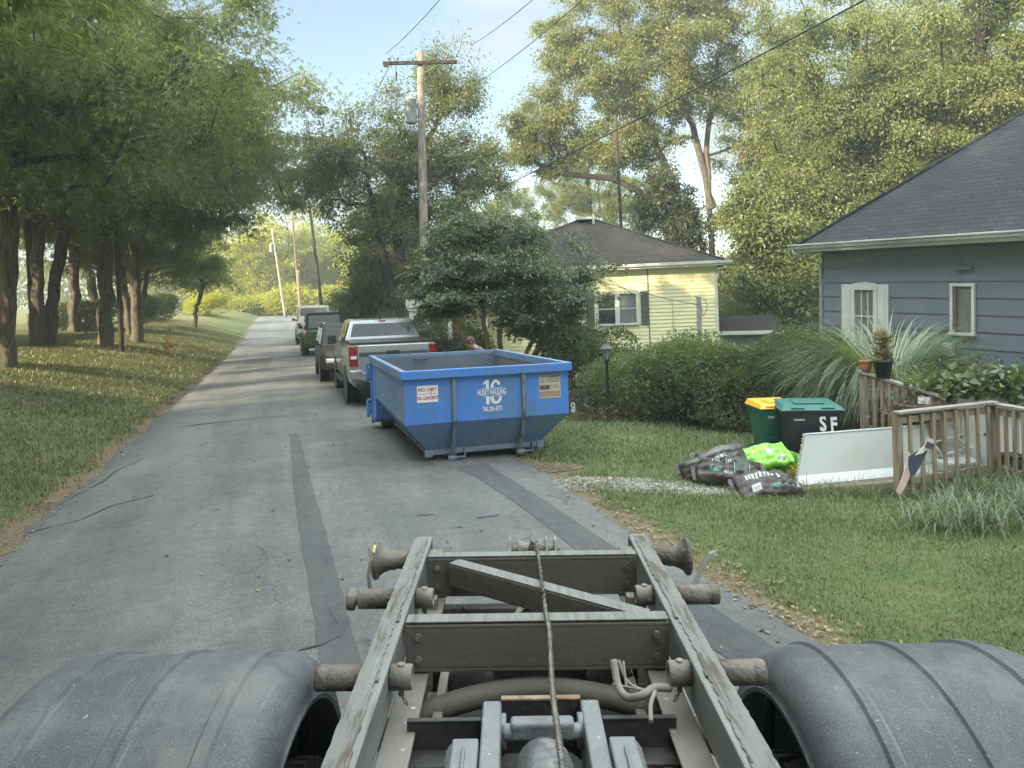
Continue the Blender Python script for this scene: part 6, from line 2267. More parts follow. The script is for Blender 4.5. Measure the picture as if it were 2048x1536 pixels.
def pole(name, label, base, h, r0, r1, m, lean=(0, 0), arms=(), arm_w=2.2, group=None, tank=None, rz=0.0, sink=.2):
    t = thing(name, label, 'utility pole', base, rz, group)
    mb = MB()
    k = 10
    mb.tube([(lean[0] * i / k, lean[1] * i / k, -sink + (h + sink) * i / k) for i in range(k + 1)], [r0 + (r1 - r0) * i / k for i in range(k + 1)], 14)
    mb.build('pole', m, t)
    for d, tilt in arms:
        z = h - d
        lx, ly = lean[0] * z / h, lean[1] * z / h
        c = Vector((lx, ly - r1 - .05, z))
        a = MB()
        dx = Vector((math.cos(tilt), 0, math.sin(tilt)))
        a.bar(c - dx * arm_w / 2, c + dx * arm_w / 2, .09, .115)
        arm = a.build('crossarm', m if m is not M_pole else M_poledark, t, .008)
        s_ = MB()
        for q in (-.30, .30):
            s_.bar(c + dx * q * arm_w, c + Vector((0, .02, -.42)), .035, .008)
        s_.build('arm_brace', M_steelgrey, arm)
        for q in (-.42, -.30, .36):
            i_ = MB()
            p = c + dx * q * arm_w + Vector((0, 0, .06))
            i_.lathe([(.012, 0), (.012, .06), (.05, .07), (.028, .10), (.045, .115), (.026, .14), (.036, .155), (.01, .18)], p, (0, 0, 1), 12)
            i_.build('insulator', M_porcelain, arm)
    if tank:
        z, side_ = tank
        lx = lean[0] * z / h
        b_ = MB()
        x = lx + side_ * (r1 + .24)
        b_.lathe([(.05, -.44), (.19, -.43), (.205, -.40), (.205, .36), (.215, .37), (.215, .40), (.16, .45), (.05, .46)], (x, -.05, z), (0, 0, 1), 24)
        b_.lathe([(.03, 0), (.03, .08), (.05, .09), (.03, .12), (.05, .14), (.02, .20)], (x + .05, -.08, z + .43), (0, 0, 1), 10)
        b_.box((lx + side_ * (r1 + .02), 0, z + .2), (.10, .10, .06))
        b_.box((lx + side_ * (r1 + .02), 0, z - .2), (.10, .10, .06))
        b_.build('transformer', M_steelgrey, t)
    return t


base = GZ(849, 26)
base_main = base
mainp = pole('utility_pole', 'tall weathered utility pole with grey transformer, right of the parked pickup', base, 10.9 - base.z + .2, .165, .125, M_pole, (.12, 0), [(.45, -.01)], 2.55, 'poles along the street', (9.1, -1), R_(0))
mb = MB()
mb.tube([(-.86, -.2, 10.55), (-.90, -.24, 10.85), (-.82, -.24, 10.98), (-.72, -.24, 10.80), (-.70, -.22, 10.1)], .012, 6)
mb.box((-.70, -.24, 10.25), (.05, .05, .30))
mb.build('fuse_cutout', M_poledark, mainp)
MB().box((.86, -.24, 10.20), (.05, .05, .45)).build('arrester', M_poledark, mainp)
MB().box((-1.05, -.24, 10.62), (.16, .05, .08)).build('arm_clamp', M_poledark, mainp)
pole('utility_pole', 'dark creosoted pole with single crossarm beyond the white vehicle', GZ(648, 62), 10.6, .15, .11, M_poledark, (-1.0, 0), [(.5, .02)], 2.5, 'poles along the street')
pole('utility_pole', 'pale leaning pole with small transformer at the crest of the road', GZ(571, 80), 9.6, .15, .11, M_polepale, (-1.2, 0), (), 2, 'poles along the street', (7.5, -1))
pole('utility_pole', 'brownish distant pole with weathered crossarm among the sunlit trees', GZ(600, 92), 12.2, .15, .11, mat('brown_pole', (.16, .115, .08), .9), (-.6, 0), [(.4, .02)], 3.2, 'poles along the street')
pole('stub_pole', 'short orange brown pole stub behind the white vehicle', GZ(601, 74), 5.0, .16, .15, mat('stub_wood', (.27, .19, .12), .9, col2=(.22, .15, .09), scale=4), (-.15, 0))
pb = G(244, 704)
dp_ = pole('slim_pole', 'slim dark bare pole standing on the left bank by the hydrant', pb, 8.5, .095, .080, M_poledark, (-.10, 0))
bb = GZ(1252, 38)
blk = pole('slim_pole', 'thin black pole rising above the bushes behind the yellow house', bb, 11.6 - bb.z, .09, .08, M_poledark, (-.25, 0))


def wire(label, pts, r, group='overhead wires'):
    o = MB().tube(smooth_poly(pts, 8), r, 5).build('overhead_wire', M_wire, None, clean=False)
    return tag(o, label, 'wire', group)


def span(a, b_, sag):
    a, b_ = Vector(a), Vector(b_)
    return [a.lerp(b_, f) - Vector((0, 0, sag * 4 * f * (1 - f))) for f in (0, .25, .5, .75, 1)]


mt = Vector((base.x + .12, base.y, 10.95))
wire('thin wire running up from the left end of the big pole crossarm', span(P(772, 108, 26), P(1010, -160, 12), .15), .010)
wire('thin wire crossing the pale sky toward the feathery tree top', span(P(940, 92, 25), P(1150, -75, 13), .10), .010)
wire('thin wire passing just left of the high yellowing crown', span(P(940, 175, 26), P(1200, -30, 13), .10), .010)
wire('thick dark cable slanting across the right trees to the big pole', span(P(846, 448, 26), P(1790, -32, 9.5), .10), .013)
wire('service wire strung in front of the yellow house wall', span(P(1190, 560, 24.6), P(1396, 610, 24.1), .05), .010)
wire('service wire running down to the pale post on the yellow house', span(P(1000, 415, 25), P(1270, 590, 24.6), .12), .009)
wire('thin wire between the pole arms far down the street', span(P(606, 409, 62), P(780, 130, 27), .9), .012)
wire('wire from the dark far pole to the right end of the near crossarm', span(P(655, 405, 62), P(880, 124, 27), .9), .012)

# ================================================================== left bank
q = G(338, 706)
hy = thing('fire_hydrant', 'small yellow fire hydrant on the left bank near the road', 'fire hydrant', q)
M_hyd = mat('hydrant_yellow', (.58, .36, .05), .55, col2=(.50, .30, .05), scale=9)
mb = MB()
mb.lathe([(.15, -.05), (.15, .03), (.10, .04), (.10, .42), (.13, .43), (.13, .47), (.11, .48), (.10, .55), (.06, .62), (.03, .64), (.03, .68), (0, .68)], (0, 0, 0), (0, 0, 1), 18)
mb.build('barrel', M_hyd, hy)
for sx in (-1, 1): MB().lathe([(.06, .06), (.06, .16), (.075, .165), (.075, .20), (.03, .20), (.03, .22), (0, .22)], (0, 0, .33), (sx, 0, 0), 12).build('nozzle', M_hyd, hy)
MB().lathe([(.07, .06), (.07, .16), (.09, .165), (.09, .20), (.03, .20), (0, .22)], (0, 0, .30), (0, -1, 0), 12).build('nozzle', M_hyd, hy)
q = G(341, 697)
mk = thing('marker_stake', 'thin black stake with a small dark plate right behind the hydrant', 'marker', q)
MB().cyl((0, 0, -.1), (0, 0, .85), .012, 8).build('stake', M_wire, mk)
MB().box((0, 0, .86), (.13, .02, .07)).build('plate', M_wire, mk, .004)
leaf_mass('round_bush', 'round dark clipped bush in the shade past the maple row', 'bush', dome(1.5, 1.5, 2.2, 5, .1), 9000, .11, L_bush, 5, S(52, -8.8), stems=(5, 1.2, .6, .6))
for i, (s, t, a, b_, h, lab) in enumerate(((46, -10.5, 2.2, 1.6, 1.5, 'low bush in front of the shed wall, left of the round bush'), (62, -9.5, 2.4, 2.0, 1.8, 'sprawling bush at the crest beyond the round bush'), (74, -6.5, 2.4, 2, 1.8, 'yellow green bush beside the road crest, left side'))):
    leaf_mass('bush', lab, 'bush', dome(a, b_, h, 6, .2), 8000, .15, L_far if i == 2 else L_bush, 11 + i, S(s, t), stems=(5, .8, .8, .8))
for i, (px, Z, a, h, lab) in enumerate(((728, 46, 1.9, 2.2, 'grey green roadside bush beside the white vehicle'), (770, 38, 1.8, 2.0, 'roadside bush behind the silver pickup roof'), (800, 34, 1.9, 1.9, 'bush at the foot of the big pole, behind the pickup'), (540, 93, 4.0, 2.6, 'long bush closing the road end, left of the pale pole'), (610, 88, 4.0, 3.0, 'long bush closing the road end, right of the pale pole'), (672, 72, 1.8, 2.4, 'bush around the foot of the dark far pole'))):
    leaf_mass('bush', lab, 'bush', dome(a, a * .8, h, 6, .25), 9000, .14 if Z < 50 else .3, L_airy if i < 3 else (L_far if i in (3, 4) else L_right), 31 + i, GZ(px, Z), stems=(5, 1.0, .8, .8))

# ================================================================== right side: hedge, shrubs, lamp
q = P(903, 690, 21.0)
leaf_mass('bush', 'dense dark green bush between the pickup and the person', 'bush', dome(1.15, 1.0, 2.05, 6, .2), 15000, .075, L_dark, 8, (q.x, q.y, float(H(q.x, q.y))), stems=(6, 1.0, .6, .6))
leaf_mass('bush', 'grey green shrub left of the lamp post, behind the container', 'bush', dome(1.35, 1.0, 1.75, 8, .25), 17000, .065, L_bush, 9, GZ(1165, 17.8), stems=(6, 1.0, .6, .6))
leaf_mass('hedge', 'broad overgrown green hedge between the lamp post and the bins', 'hedge', dome(1.75, 1.0, 1.55, 14, .3, shell=.7), 52000, .058, L_hedge, 12, GZ(1350, 15.8), R_(-20), stems=(8, 1.1, 1.0, .6))
leaf_mass('hedge', 'taller hedge mass behind the bins, left of the fountain grass', 'hedge', dome(1.4, 1.0, 1.72, 10, .3, shell=.7), 32000, .06, L_hedge, 13, GZ(1490, 15.3), R_(-20), stems=(8, 1.2, 1.0, .6))
leaf_mass('hedge', 'dark hedge corner under the left window of the grey house', 'hedge', dome(1.2, .9, 1.85, 8, .3, shell=.7), 24000, .062, L_bush, 14, GZ(1600, 14.2), R_(-30), stems=(6, 1.2, .8, .6))
# sprigs that stand out of the hedge
g = np.random.default_rng(9)
sp_px = [(1265, 672), (1268, 700), (1318, 690), (1340, 685), (1368, 676), (1390, 690), (1410, 695), (1460, 680), (1300, 705), (1225, 700)]


def sprigs(gg, n):
    C, D = [], []
    for i, (a, b_) in enumerate(sp_px):
        p = np.array(P(a, b_, 15.4 + .05 * i))
        k = n // len(sp_px)
        f = gg.uniform(0, 1, k)
        C.append(p + np.stack([gg.normal(0, .025, k) + .12 * f * math.sin(i), gg.normal(0, .03, k), -.55 * f], 1))
        D.append(gg.normal(0, 1, (k, 3)))
    return np.concatenate(C), np.concatenate(D)


hd = [o for o in bpy.data.objects if o.name == 'hedge'][0]
s_o = leaf_mass('foliage', None, None, sprigs, 700, .05, L_hedge, 15, parent=hd)
s_o.matrix_parent_inverse = Matrix.Translation(hd.location).inverted() if False else (Matrix.Translation(hd.location) @ Matrix.Rotation(R_(-20), 4, 'Z')).inverted()

q = GZ(1210, 14.9)
zg = q.z
lp = thing('lamp_post', 'black garden lamp post with a lantern head at the left end of the hedge', 'lamp post', q)
top = CH - (800 - HY) / FPX * 0 - (720 - HY + 5.6) / FPX * 14.9 - zg    # foot of the lantern
M_blk = mat('black_lamp_paint', (.018, .021, .021), .4, col2=(.03, .034, .033), scale=10)
MB().lathe([(.05, -.2), (.05, .05), (.034, .10), (.030, top - .06), (.045, top - .04), (.05, top), (.03, top)], (0, 0, 0), (0, 0, 1), 16).build('post', M_blk, lp)
lb = MB()
for k in range(6):
    a = k * math.pi / 3
    lb.tube([(.055 * math.cos(a), .055 * math.sin(a), top), (.105 * math.cos(a), .105 * math.sin(a), top + .21)], .008, 5)
lb.lathe([(.125, .205), (.125, .225), (.16, .225), (.07, .30), (.05, .32), (.02, .325), (.012, .36), (0, .37)], (0, 0, top), (0, 0, 1), 6, smooth=False)
lb.lathe([(.058, -.012), (.058, .012), (.0, .014)], (0, 0, top), (0, 0, 1), 6, smooth=False)
ln = lb.build('lantern', M_blk, lp)
MB().lathe([(.052, .01), (.099, .205)], (0, 0, top), (0, 0, 1), 6, smooth=False).build('lamp_glass', mat('lamp_glass', (.34, .38, .36), .25, spec=.8), ln)
# two stake lights and the white house-number oval
for (px, py, Z, hgt, lean, lab) in ((1157, 812, 13.6, .62, .02, 'black garden stake light standing upright next to the container'), (1155, 826, 13.5, .70, .24, 'black garden stake light leaning right toward the lamp post')):
    q = G(px, py + 12)
    t_ = thing('stake_light', lab, 'garden light', q, group=None)
    tip = Vector((lean, 0, hgt))
    MB().tube([(0, 0, -.1), tip], .010, 8).build('stake', M_blk, t_)
    d = tip.normalized()
    MB().lathe([(.018, 0), (.045, .12), (.048, .125)], tip, d, 12).build('lamp_glass', mat('frosted', (.42, .43, .42), .4), t_)
    MB().lathe([(.058, .125), (.058, .14), (.02, .165), (0, .17)], tip, d, 12).build('cap', M_blk, t_)
q = G(1147, 838)
t_ = thing('number_marker', 'white oval marker sign with dark numerals low beside the container', 'sign', q)
zc = .24
ov = MB()
pts = [(.045 * math.cos(a) if abs(math.sin(a)) < 2 else 0, 0, zc + (.06 if math.sin(a) > 0 else -.06) + .045 * math.sin(a)) for a in [i / 28 * 6.2832 for i in range(28)]]
ov.prism(pts, (0, .012, 0))
bdx = ov.build('plate', M_white, t_)
MB().cyl((0, .012, -.1), (0, .012, zc), .008, 6).build('stake', M_blk, t_)
for i, ch in enumerate('17'):
    text('numeral', ch, .07, M_ink, bdx, plane_matrix((0, -.002, zc + .045 - .085 * i), (1, 0, 0), (0, 0, 1)), bold=.001)
# dark mulch bed with stems and a low dark tarp-like fence behind
q = G(1195, 838)
scatter_stones('mulch', 3000, G(1190, 828), .8, .45, R_(10), .022, mat('mulch_chip', (.055, .038, .030), .95, col2=(.11, .075, .055), scale=14), 'dark brown mulch around the lamp post foot', 'mulch')
lf = thing('garden_screen', 'low dark brown screen behind the stake lights', 'fence', GZ(1178, 16.6), R_(4))
mb = MB()
for k in range(9): mb.box((-.8 + .2 * k, 0, .26), (.19, .02, .62 + .04 * math.sin(k * 2)))
mb.build('boards', mat('dark_brown_board', (.075, .065, .06), .9, col2=(.10, .085, .075), scale=4), lf, .004)


def stem_cloud(g, n):
    return np.stack([g.normal(0, .55, n), g.normal(0, .25, n), np.abs(g.normal(.1, .18, n))], 1), g.normal(0, 1, (n, 3))


leaf_mass('weeds', 'reddish withered weeds around the lamp post foot', 'weeds', stem_cloud, 1600, .055, leafmat('weed_leaf', (.05, .045, .03), (.10, .085, .05), (.20, .15, .09), clump=3, trans=.2), 16, GZ(1195, 15.2), kind='stuff')

# ================================================================== fountain grass
fg = thing('fountain_grass', 'huge arching fountain grass clump under the grey house windows', 'ornamental grass', GZ(1772, 12.3))
for k, (dx, dy, n, hL) in enumerate(((0, 0, 3800, 3.0), (.34, .1, 1600, 2.5), (-.36, .15, 1800, 2.55))):
    g = np.random.default_rng(60 + k)
    a = g.uniform(0, 6.283, n)
    r = np.abs(g.normal(0, .20, n))
    B = np.stack([dx + r * np.cos(a), dy + r * np.sin(a), np.full(n, -.05)], 1)
    az_ = a + g.normal(0, .5, n)
    L = hL * g.uniform(.55, 1.2, n) * (1 - .30 * np.clip(-np.sin(az_), 0, 1))
    V, Q = arch_blades(B, az_, R_(88) - np.abs(g.normal(0, .10, n)), L, g.uniform(.012, .025, n), g.uniform(2.1, 3.5, n), seg=12, power=2.0)
    mesh_np('blades', V, quads=Q, mat=leafmat('fountain_blade', (.070, .120, .042), (.140, .205, .078), (.24, .32, .16), clump=2.2, trans=.3, gloss=.12), parent=fg)
n = 900
g = np.random.default_rng(66)
a = g.uniform(0, 6.283, n)
B = np.stack([-.3 + .5 * np.cos(a) * g.uniform(0, 1, n), -.35 + .4 * np.sin(a) * g.uniform(0, 1, n), np.full(n, 0.)], 1)
V, Q = arch_blades(B, a, g.uniform(.5, 1.4, n), g.uniform(.5, 1.2, n), g.uniform(.006, .012, n), g.uniform(.8, 2.6, n), seg=6)
mesh_np('dead_blades', V, quads=Q, mat=leafmat('dead_blade', (.12, .10, .06), (.22, .18, .11), (.34, .29, .19), clump=2, trans=.15), parent=fg)

# rough tall grass before the railing
n = 11000
g = np.random.default_rng(70)
u = g.uniform(0, 1, n)
cl = g.integers(0, 60, n)
cc = np.stack([1835 + 420 * g.uniform(0, 1, 60) ** .8, 1000 + 42 * g.normal(0, 1, 60).clip(-.8, 2.2)], 1)
clump_len = g.uniform(.45, 1.15, 60)
pts = [G(min(a_, 2400), b_) for a_, b_ in cc]
Bc = np.array([[p.x, p.y, p.z] for p in pts])
B = Bc[cl] + np.stack([g.normal(0, .20, n), g.normal(0, .18, n), np.zeros(n)], 1)
V, Q = arch_blades(B, g.uniform(0, 6.283, n), g.uniform(.9, 1.5, n), g.uniform(.28, .72, n) * clump_len[cl], g.uniform(.006, .013, n), g.uniform(1.2, 3.0, n), seg=7, power=1.5)
tag(mesh_np('tall_grass', V, quads=Q, mat=M_blade_tall), 'rough uncut grass arching in front of the railing', 'tall grass', kind='stuff')
n = 1300
B = np.stack([g.uniform(1600, 1860, n), g.uniform(960, 1010, n)], 1)
pts = np.array([list(G(1600 + 26 * i, 985)) for i in range(10)])
B = pts[g.integers(0, 10, n)] + np.stack([g.normal(0, .14, n), g.normal(-.12, .10, n), np.zeros(n)], 1)
V, Q = arch_blades(B, g.uniform(0, 6.283, n), g.uniform(.8, 1.5, n), g.uniform(.10, .30, n), g.uniform(.004, .007, n), g.uniform(.4, 2.0, n), seg=4)
tag(mesh_np('weeds', V, quads=Q, mat=M_blade_dry), 'sparse dry weeds along the timber edge below the white panel', 'weeds', kind='stuff')

# ================================================================== wheeled bins
M_bingrn = mat('green_bin_plastic', (.012, .105, .070), .42, col2=(.014, .12, .08), scale=3, bump=.08, bscale=50)
M_binblk = mat('black_bin_plastic', (.020, .023, .030), .42, col2=(.028, .031, .038), scale=3, bump=.08, bscale=50)
M_lidg = mat('teal_lid', (.015, .115, .10), .45, col2=(.02, .135, .115), scale=3)
M_lidy = mat('yellow_lid', (.80, .40, .03), .42, col2=(.74, .36, .03), scale=3)


def bin_(label, loc, rz, w, d, h, body, lid, waist, sticker, txt):
    t = thing('wheeled_bin', label, 'wheelie bin', loc, rz, None)
    secs = [(0.02, .70, .68), (.30, .76, .76), (.36, .80, .80), (.80, .94, .96), (.90, .96, .98), (1.0, 1.0, 1.0)]
    if waist: secs = [(0.02, .72, .80), (.28, .76, .84), (.52, .80, .86), (.70, .94, .94), (.88, .97, .98), (1.0, 1.0, 1.0)]
    mb = MB()
    n = 24
    vs = []
    for z, kw, kd in secs:
        for j in range(n):
            a = 2 * math.pi * j / n
            c, s_ = math.cos(a), math.sin(a)
            x = math.copysign(abs(c) ** .28, c) * w / 2 * kw
            y = math.copysign(abs(s_) ** .28, s_) * d / 2 * kd
            vs.append((x, y, z * h * .92))
    fs = [(i * n + j, i * n + (j + 1) % n, (i + 1) * n + (j + 1) % n, (i + 1) * n + j) for i in range(len(secs) - 1) for j in range(n)]
    fs += [tuple(range(n))[::-1], tuple(range((len(secs) - 1) * n, len(secs) * n))]
    mb.add(vs, fs, True)
    for z in (.22, .45):
        if waist: mb.box((-w * .18, -d / 2 * .83, z * h), (.10, .07, .05))
    bo = mb.build('body', body, t)
    m = bo.modifiers.new('es', 'EDGE_SPLIT')
    m.split_angle = R_(40)
    mb = MB()
    mb.box((0, 0, h * .905), (w * 1.03, d * 1.03, .05))
    mb.build('collar', body, bo, .012)
    lb = MB()
    z = h * .935
    lb.hexa([(-w * .54, -d * .56, z), (w * .54, -d * .56, z), (w * .54, d * .54, z), (-w * .54, d * .54, z), (-w * .46, -d * .46, z + .065), (w * .46, -d * .46, z + .065), (w * .46, d * .48, z + .085), (-w * .46, d * .48, z + .085)])
    lb.box((0, -d * .05, z + .08), (w * .5, d * .5, .03))
    for sx in (-.25, .25): lb.box((sx * w, -d * .50, z + .035), (w * .22, .05, .035))
    lb.build('lid', lid, t, .018, 3)
    hb = MB()
    hb.tube([(-w * .36, d * .5, h * .88), (-w * .36, d * .62, h * .92), (w * .36, d * .62, h * .92), (w * .36, d * .5, h * .88)], .018, 8)
    hb.build('handle', body, t)
    for sx in (-1, 1):
        MB().lathe([(.03, -.03), (.12, -.03), (.13, -.02), (.13, .02), (.12, .03), (.03, .03)], (sx * w * .36, d * .42, .13), (1, 0, 0), 20).build('wheel', M_tyre, t)
    if sticker:
        text('serial_number', sticker, .036 if len(sticker) > 5 else .04, M_white, bo, plane_matrix((-w * .22, -d / 2 * .962 - .006, h * .80), (1, 0, 0), (0, .05, 1)), bold=.001)
    if txt:
        text('lettering', 'S', .29, M_white, bo, plane_matrix((w * .16, -d / 2 * .97 - .012, h * .735), (1, 0, 0), (0, .09, 1)), bold=.008, sx=.72)
        text('lettering', 'F', .27, M_white, bo, plane_matrix((w * .335, -d / 2 * .97 - .012, h * .725), (1, 0, 0), (.06, .09, 1)), bold=.010, sx=.72)
        text('lettering', 'the', .06, M_white, bo, plane_matrix((w * .165, -d / 2 * .965 - .016, h * .685), (1, 0, 0), (0, .09, 1)), bold=.001, sx=.8)
    return t


q = GZ(1536, 11.4)
bin_('slim dark green wheeled bin with yellow lid', (q.x, q.y, q.z), R_(2), .56, .64, .93, M_bingrn, M_lidy, True, '02202', False)
q = GZ(1606, 10.95)
bin_('wide black wheeled bin with teal lid and white letters', (q.x, q.y, q.z), R_(-8), .82, .74, .985, M_binblk, M_lidg, False, '02140916', True)

# ================================================================== bags on the walk
M_plasticbr = mat('brown_bag_film', (.036, .024, .019), .42, col2=(.018, .013, .012), scale=7, spots=((.085, .072, .065), 9, .69), bump=.6, bscale=16, coat=.08)
M_bagside = mat('grey_bag_film', (.060, .053, .050), .40, col2=(.13, .13, .13), scale=5, dirt=(.04, .032, .028), dirt_scale=4, bump=.6, bscale=16, coat=.12)
M_lime = mat('lime_bag_film', (.18, .55, .035), .32, col2=(.26, .66, .07), scale=6, spots=((.55, .78, .35), 7, .66), bump=.5, bscale=16, coat=.3)
M_baggrn = mat('bag_logo_green', (.02, .20, .13), .4)
M_bagwht = mat('bag_print_pale', (.42, .46, .44), .45)
M_bagpan = mat('bag_panel_green', (.030, .065, .055), .4)
M_bagyel = mat('bag_yellow', (.75, .55, .05), .4)


def bag(name, label, loc, rx, ry, rz, L, W, T, m, bend=0.0, marks=(), seed=0, cat='mulch bag', twist=0.0):
    t = thing(name, label, cat, loc, rz, None, rx, ry)
    g = random.Random(seed)
    ph = [g.uniform(0, 6) for _ in range(6)]

    def f(u, v, side_, off=0.0):
        e = (max(0, 1 - abs(u) ** 3.2) * max(0, 1 - abs(v) ** 3.0)) ** .55
        x = u * L / 2 * (1 - .05 * abs(v) ** 4)
        y = v * W / 2 * (1 - .10 * abs(u) ** 4) + .015 * math.sin(5 * u + ph[3])
        wr = .012 * math.sin(9 * u + ph[0] + 3 * v) + .010 * math.sin(13 * v + ph[1] + 2 * u) + .006 * math.sin(23 * u - 17 * v + ph[4])
        z = side_ * (T / 2 * e + off) + wr * (.3 + e)
        z += -bend * (u * u) + twist * u * v + .02 * math.sin(2.2 * u + ph[5])
        return Vector((x, y, z + bend * .4))
    mb = MB()
    for side_ in (1, -1):
        mb.grid(lambda a, b_: f(2 * a - 1, 2 * b_ - 1, side_), 34, 22, flip=side_ < 0)
    # crimped end flaps
    for sx in (-1, 1):
        mb.grid(lambda a, b_: f(sx, 2 * b_ - 1, 1) + Vector((sx * .05 * a, 0, .012 * math.sin(9 * b_ + seed) * a)), 2, 20)
    o = mb.build('film', m, t)
    for (u0, u1, v0, v1, mm, shape) in marks:
        k = MB()
        if shape == 'o':
            n = 24
            ring_ = [f((u0 + u1) / 2 + (u1 - u0) / 2 * math.cos(q_ / n * 6.2832), (v0 + v1) / 2 + (v1 - v0) / 2 * math.sin(q_ / n * 6.2832), 1, .005) for q_ in range(n)]
            c = f((u0 + u1) / 2, (v0 + v1) / 2, 1, .006)
            k.add([c] + ring_, [(0, i + 1, (i + 1) % n + 1) for i in range(n)], True)
        else:
            k.grid(lambda a, b_: f(u0 + (u1 - u0) * a, v0 + (v1 - v0) * b_, 1, .004), 10, 4)
        k.build('print', mm, o, clean=False)
    return t


def bagline(u0, u1, v0, v1, n, mm):
    """a word printed as a row of blocks too small to read"""
    r2 = random.Random(int(u0 * 1000 + v0 * 77))
    out = []
    w = (u1 - u0) / n
    for i in range(n):
        if r2.random() < .12: continue
        out.append((u0 + w * i, u0 + w * (i + .68), v0, v1, mm, 'r'))
    return out


bw = G(1480, 985)
q = G(1462, 972)
bag('mulch_bag', 'brown mulch bag with green oval print lying tilted on the walk, middle of the pile', (q.x - .02, q.y, q.z + .20), R_(38), R_(8), R_(-6), .88, .52, .20, M_plasticbr, .03, [(-.62, -.28, -.52, .0, M_baggrn, 'o'), (-.60, -.30, -.45, -.05, M_bagpan, 'o'), (.12, .52, -.38, .62, M_bagpan, 'r')] + bagline(-.20, .05, -.55, -.38, 5, M_bagwht) + bagline(-.15, .08, .05, .22, 4, M_bagwht) + [(.08, .10, -.5, .7, M_bagwht, 'r'), (.55, .565, -.5, .7, M_bagwht, 'r')] + bagline(-.55, -.3, .15, .3, 5, M_bagwht), 1)
q = G(1425, 968)
bag('mulch_bag', 'grey topped mulch bag slumped on the left end of the pile', (q.x + .04, q.y + .05, q.z + .25), R_(70), R_(-20), R_(6), .86, .36, .17, M_bagside, .22, [(-.30, .0, -.35, .35, M_baggrn, 'o')] + bagline(.06, .45, -.35, -.10, 8, M_bagwht) + bagline(.0, .40, .1, .35, 8, M_bagwht), 2)
q = G(1535, 988)
bag('mulch_bag', 'brown mulch bag lying flat in front, against the white panel', (q.x, q.y - .06, q.z + .12), R_(22), R_(4), R_(8), .84, .46, .17, M_plasticbr, .06, bagline(-.7, .35, .15, .55, 10, M_bagwht) + [(-.10, .14, -.72, -.40, M_baggrn, 'o')] + bagline(.2, .55, -.66, -.46, 7, M_bagwht) + [(-.68, -.42, -.80, -.45, M_bagwht, 'r')] + bagline(.60, .86, -.62, -.30, 4, M_bagwht), 3)
q = G(1530, 958)
bag('soil_bag', 'lime green soil bag leaning on the mulch bags', (q.x, q.y + .02, q.z + .30), R_(30), R_(-10), R_(4), .62, .44, .20, M_lime, -.04, [(.05, .35, -.3, .3, M_bagwht, 'r'), (-.6, -.1, .2, .4, M_bagyel, 'r'), (.45, .75, -.75, -.45, M_bagwht, 'r')], 4, 'soil bag')
q = G(1574, 958)
bag('soil_bag', 'small lime bag, upper of two wedged beside the panel', (q.x, q.y + .04, q.z + .30), R_(60), R_(5), R_(2), .34, .14, .10, M_lime, .02, [(.1, .5, -.3, .3, M_bagwht, 'r')], 5, 'soil bag')
bag('soil_bag', 'small lime bag, lower of two wedged beside the panel', (q.x + .01, q.y, q.z + .20), R_(60), R_(2), R_(2), .36, .14, .10, M_lime, .01, [], 6, 'soil bag')
bag('soil_bag', 'yellow and green printed bag peeping out under the lime bags', (q.x + .05, q.y - .03, q.z + .11), R_(65), R_(10), 0, .26, .16, .08, M_bagyel, .01, [(-.9, -.2, -.6, .6, M_lime, 'r')], 7, 'soil bag')

# ================================================================== timber walk and white panel
M_wood = mat('weathered_wood', (.26, .215, .17), .85, col2=(.17, .14, .11), scale=4, dirt=(.12, .10, .08), dirt_scale=5, spots=((.33, .29, .24), 12, .64), bump=.5, bscale=16, stretch=(.6, .6, 1))
M_wood2 = mat('warm_weathered_wood', (.33, .26, .185), .85, col2=(.23, .185, .135), scale=5, dirt=(.14, .115, .09), dirt_scale=6, bump=.5, bscale=18, stretch=(3, 3, .35))
M_woodtop = mat('grey_weathered_wood', (.30, .275, .24), .85, col2=(.22, .20, .175), scale=5, dirt=(.15, .13, .11), dirt_scale=5, bump=.5, bscale=18, stretch=(.5, 3, 3))
M_panel = mat('white_panel_skin', (.50, .53, .51), .5, col2=(.45, .485, .465), scale=1.5, dirt=(.40, .42, .38), dirt_scale=2.2, spots=((.36, .33, .27), 9, .74))
A = G(1418, 985)
B_ = G(1800, 968)
B_ = GZ(1800, 9.85)
A.z = B_.z = CH - 383 * 9.65 / FPX - .075
B2 = A + (B_ - A) * 2.0
wk = thing('timber_edging', 'flat weathered timber edging under the bags and the white panel', 'timber', A)
d = B2 - A
mb = MB()
for k, (o_, hh) in enumerate(((0, .06), (.14, .065), (.28, .055))): mb.bar(Vector((0, o_ - .02, hh - .03)), Vector((d.x, d.y + o_ - .02, d.z + hh - .03)), .13, .07)
mb.build('planks', M_wood, wk, .006)
MB().bar(Vector((.1, .12, -.19)), Vector((d.x, d.y + .12, d.z - .19)), .36, .36).build('joists', M_wood, wk, .006)
pl = P(1592, 958, 9.65)
pr_ = P(2090, 905, 10.35)
bl = Vector((pl.x, pl.y, CH - 383 * 9.65 / FPX))
br_ = Vector((pr_.x, pr_.y + .15, bl.z))
wp = thing('panel', 'long white insulated panel standing on edge behind the railing', 'panel', bl)
d = (br_ - bl)
ln_ = d.length
ex = d.normalized()
ez = (Vector((0, 0, 1)) + Vector((.02, .30, 0))).normalized()
ez = (ez - ex * ez.dot(ex)).normalized()
ey = ez.cross(ex)
ht = .63


def pq(a, b_, c): return tuple(ex * a + ez * b_ + ey * c)


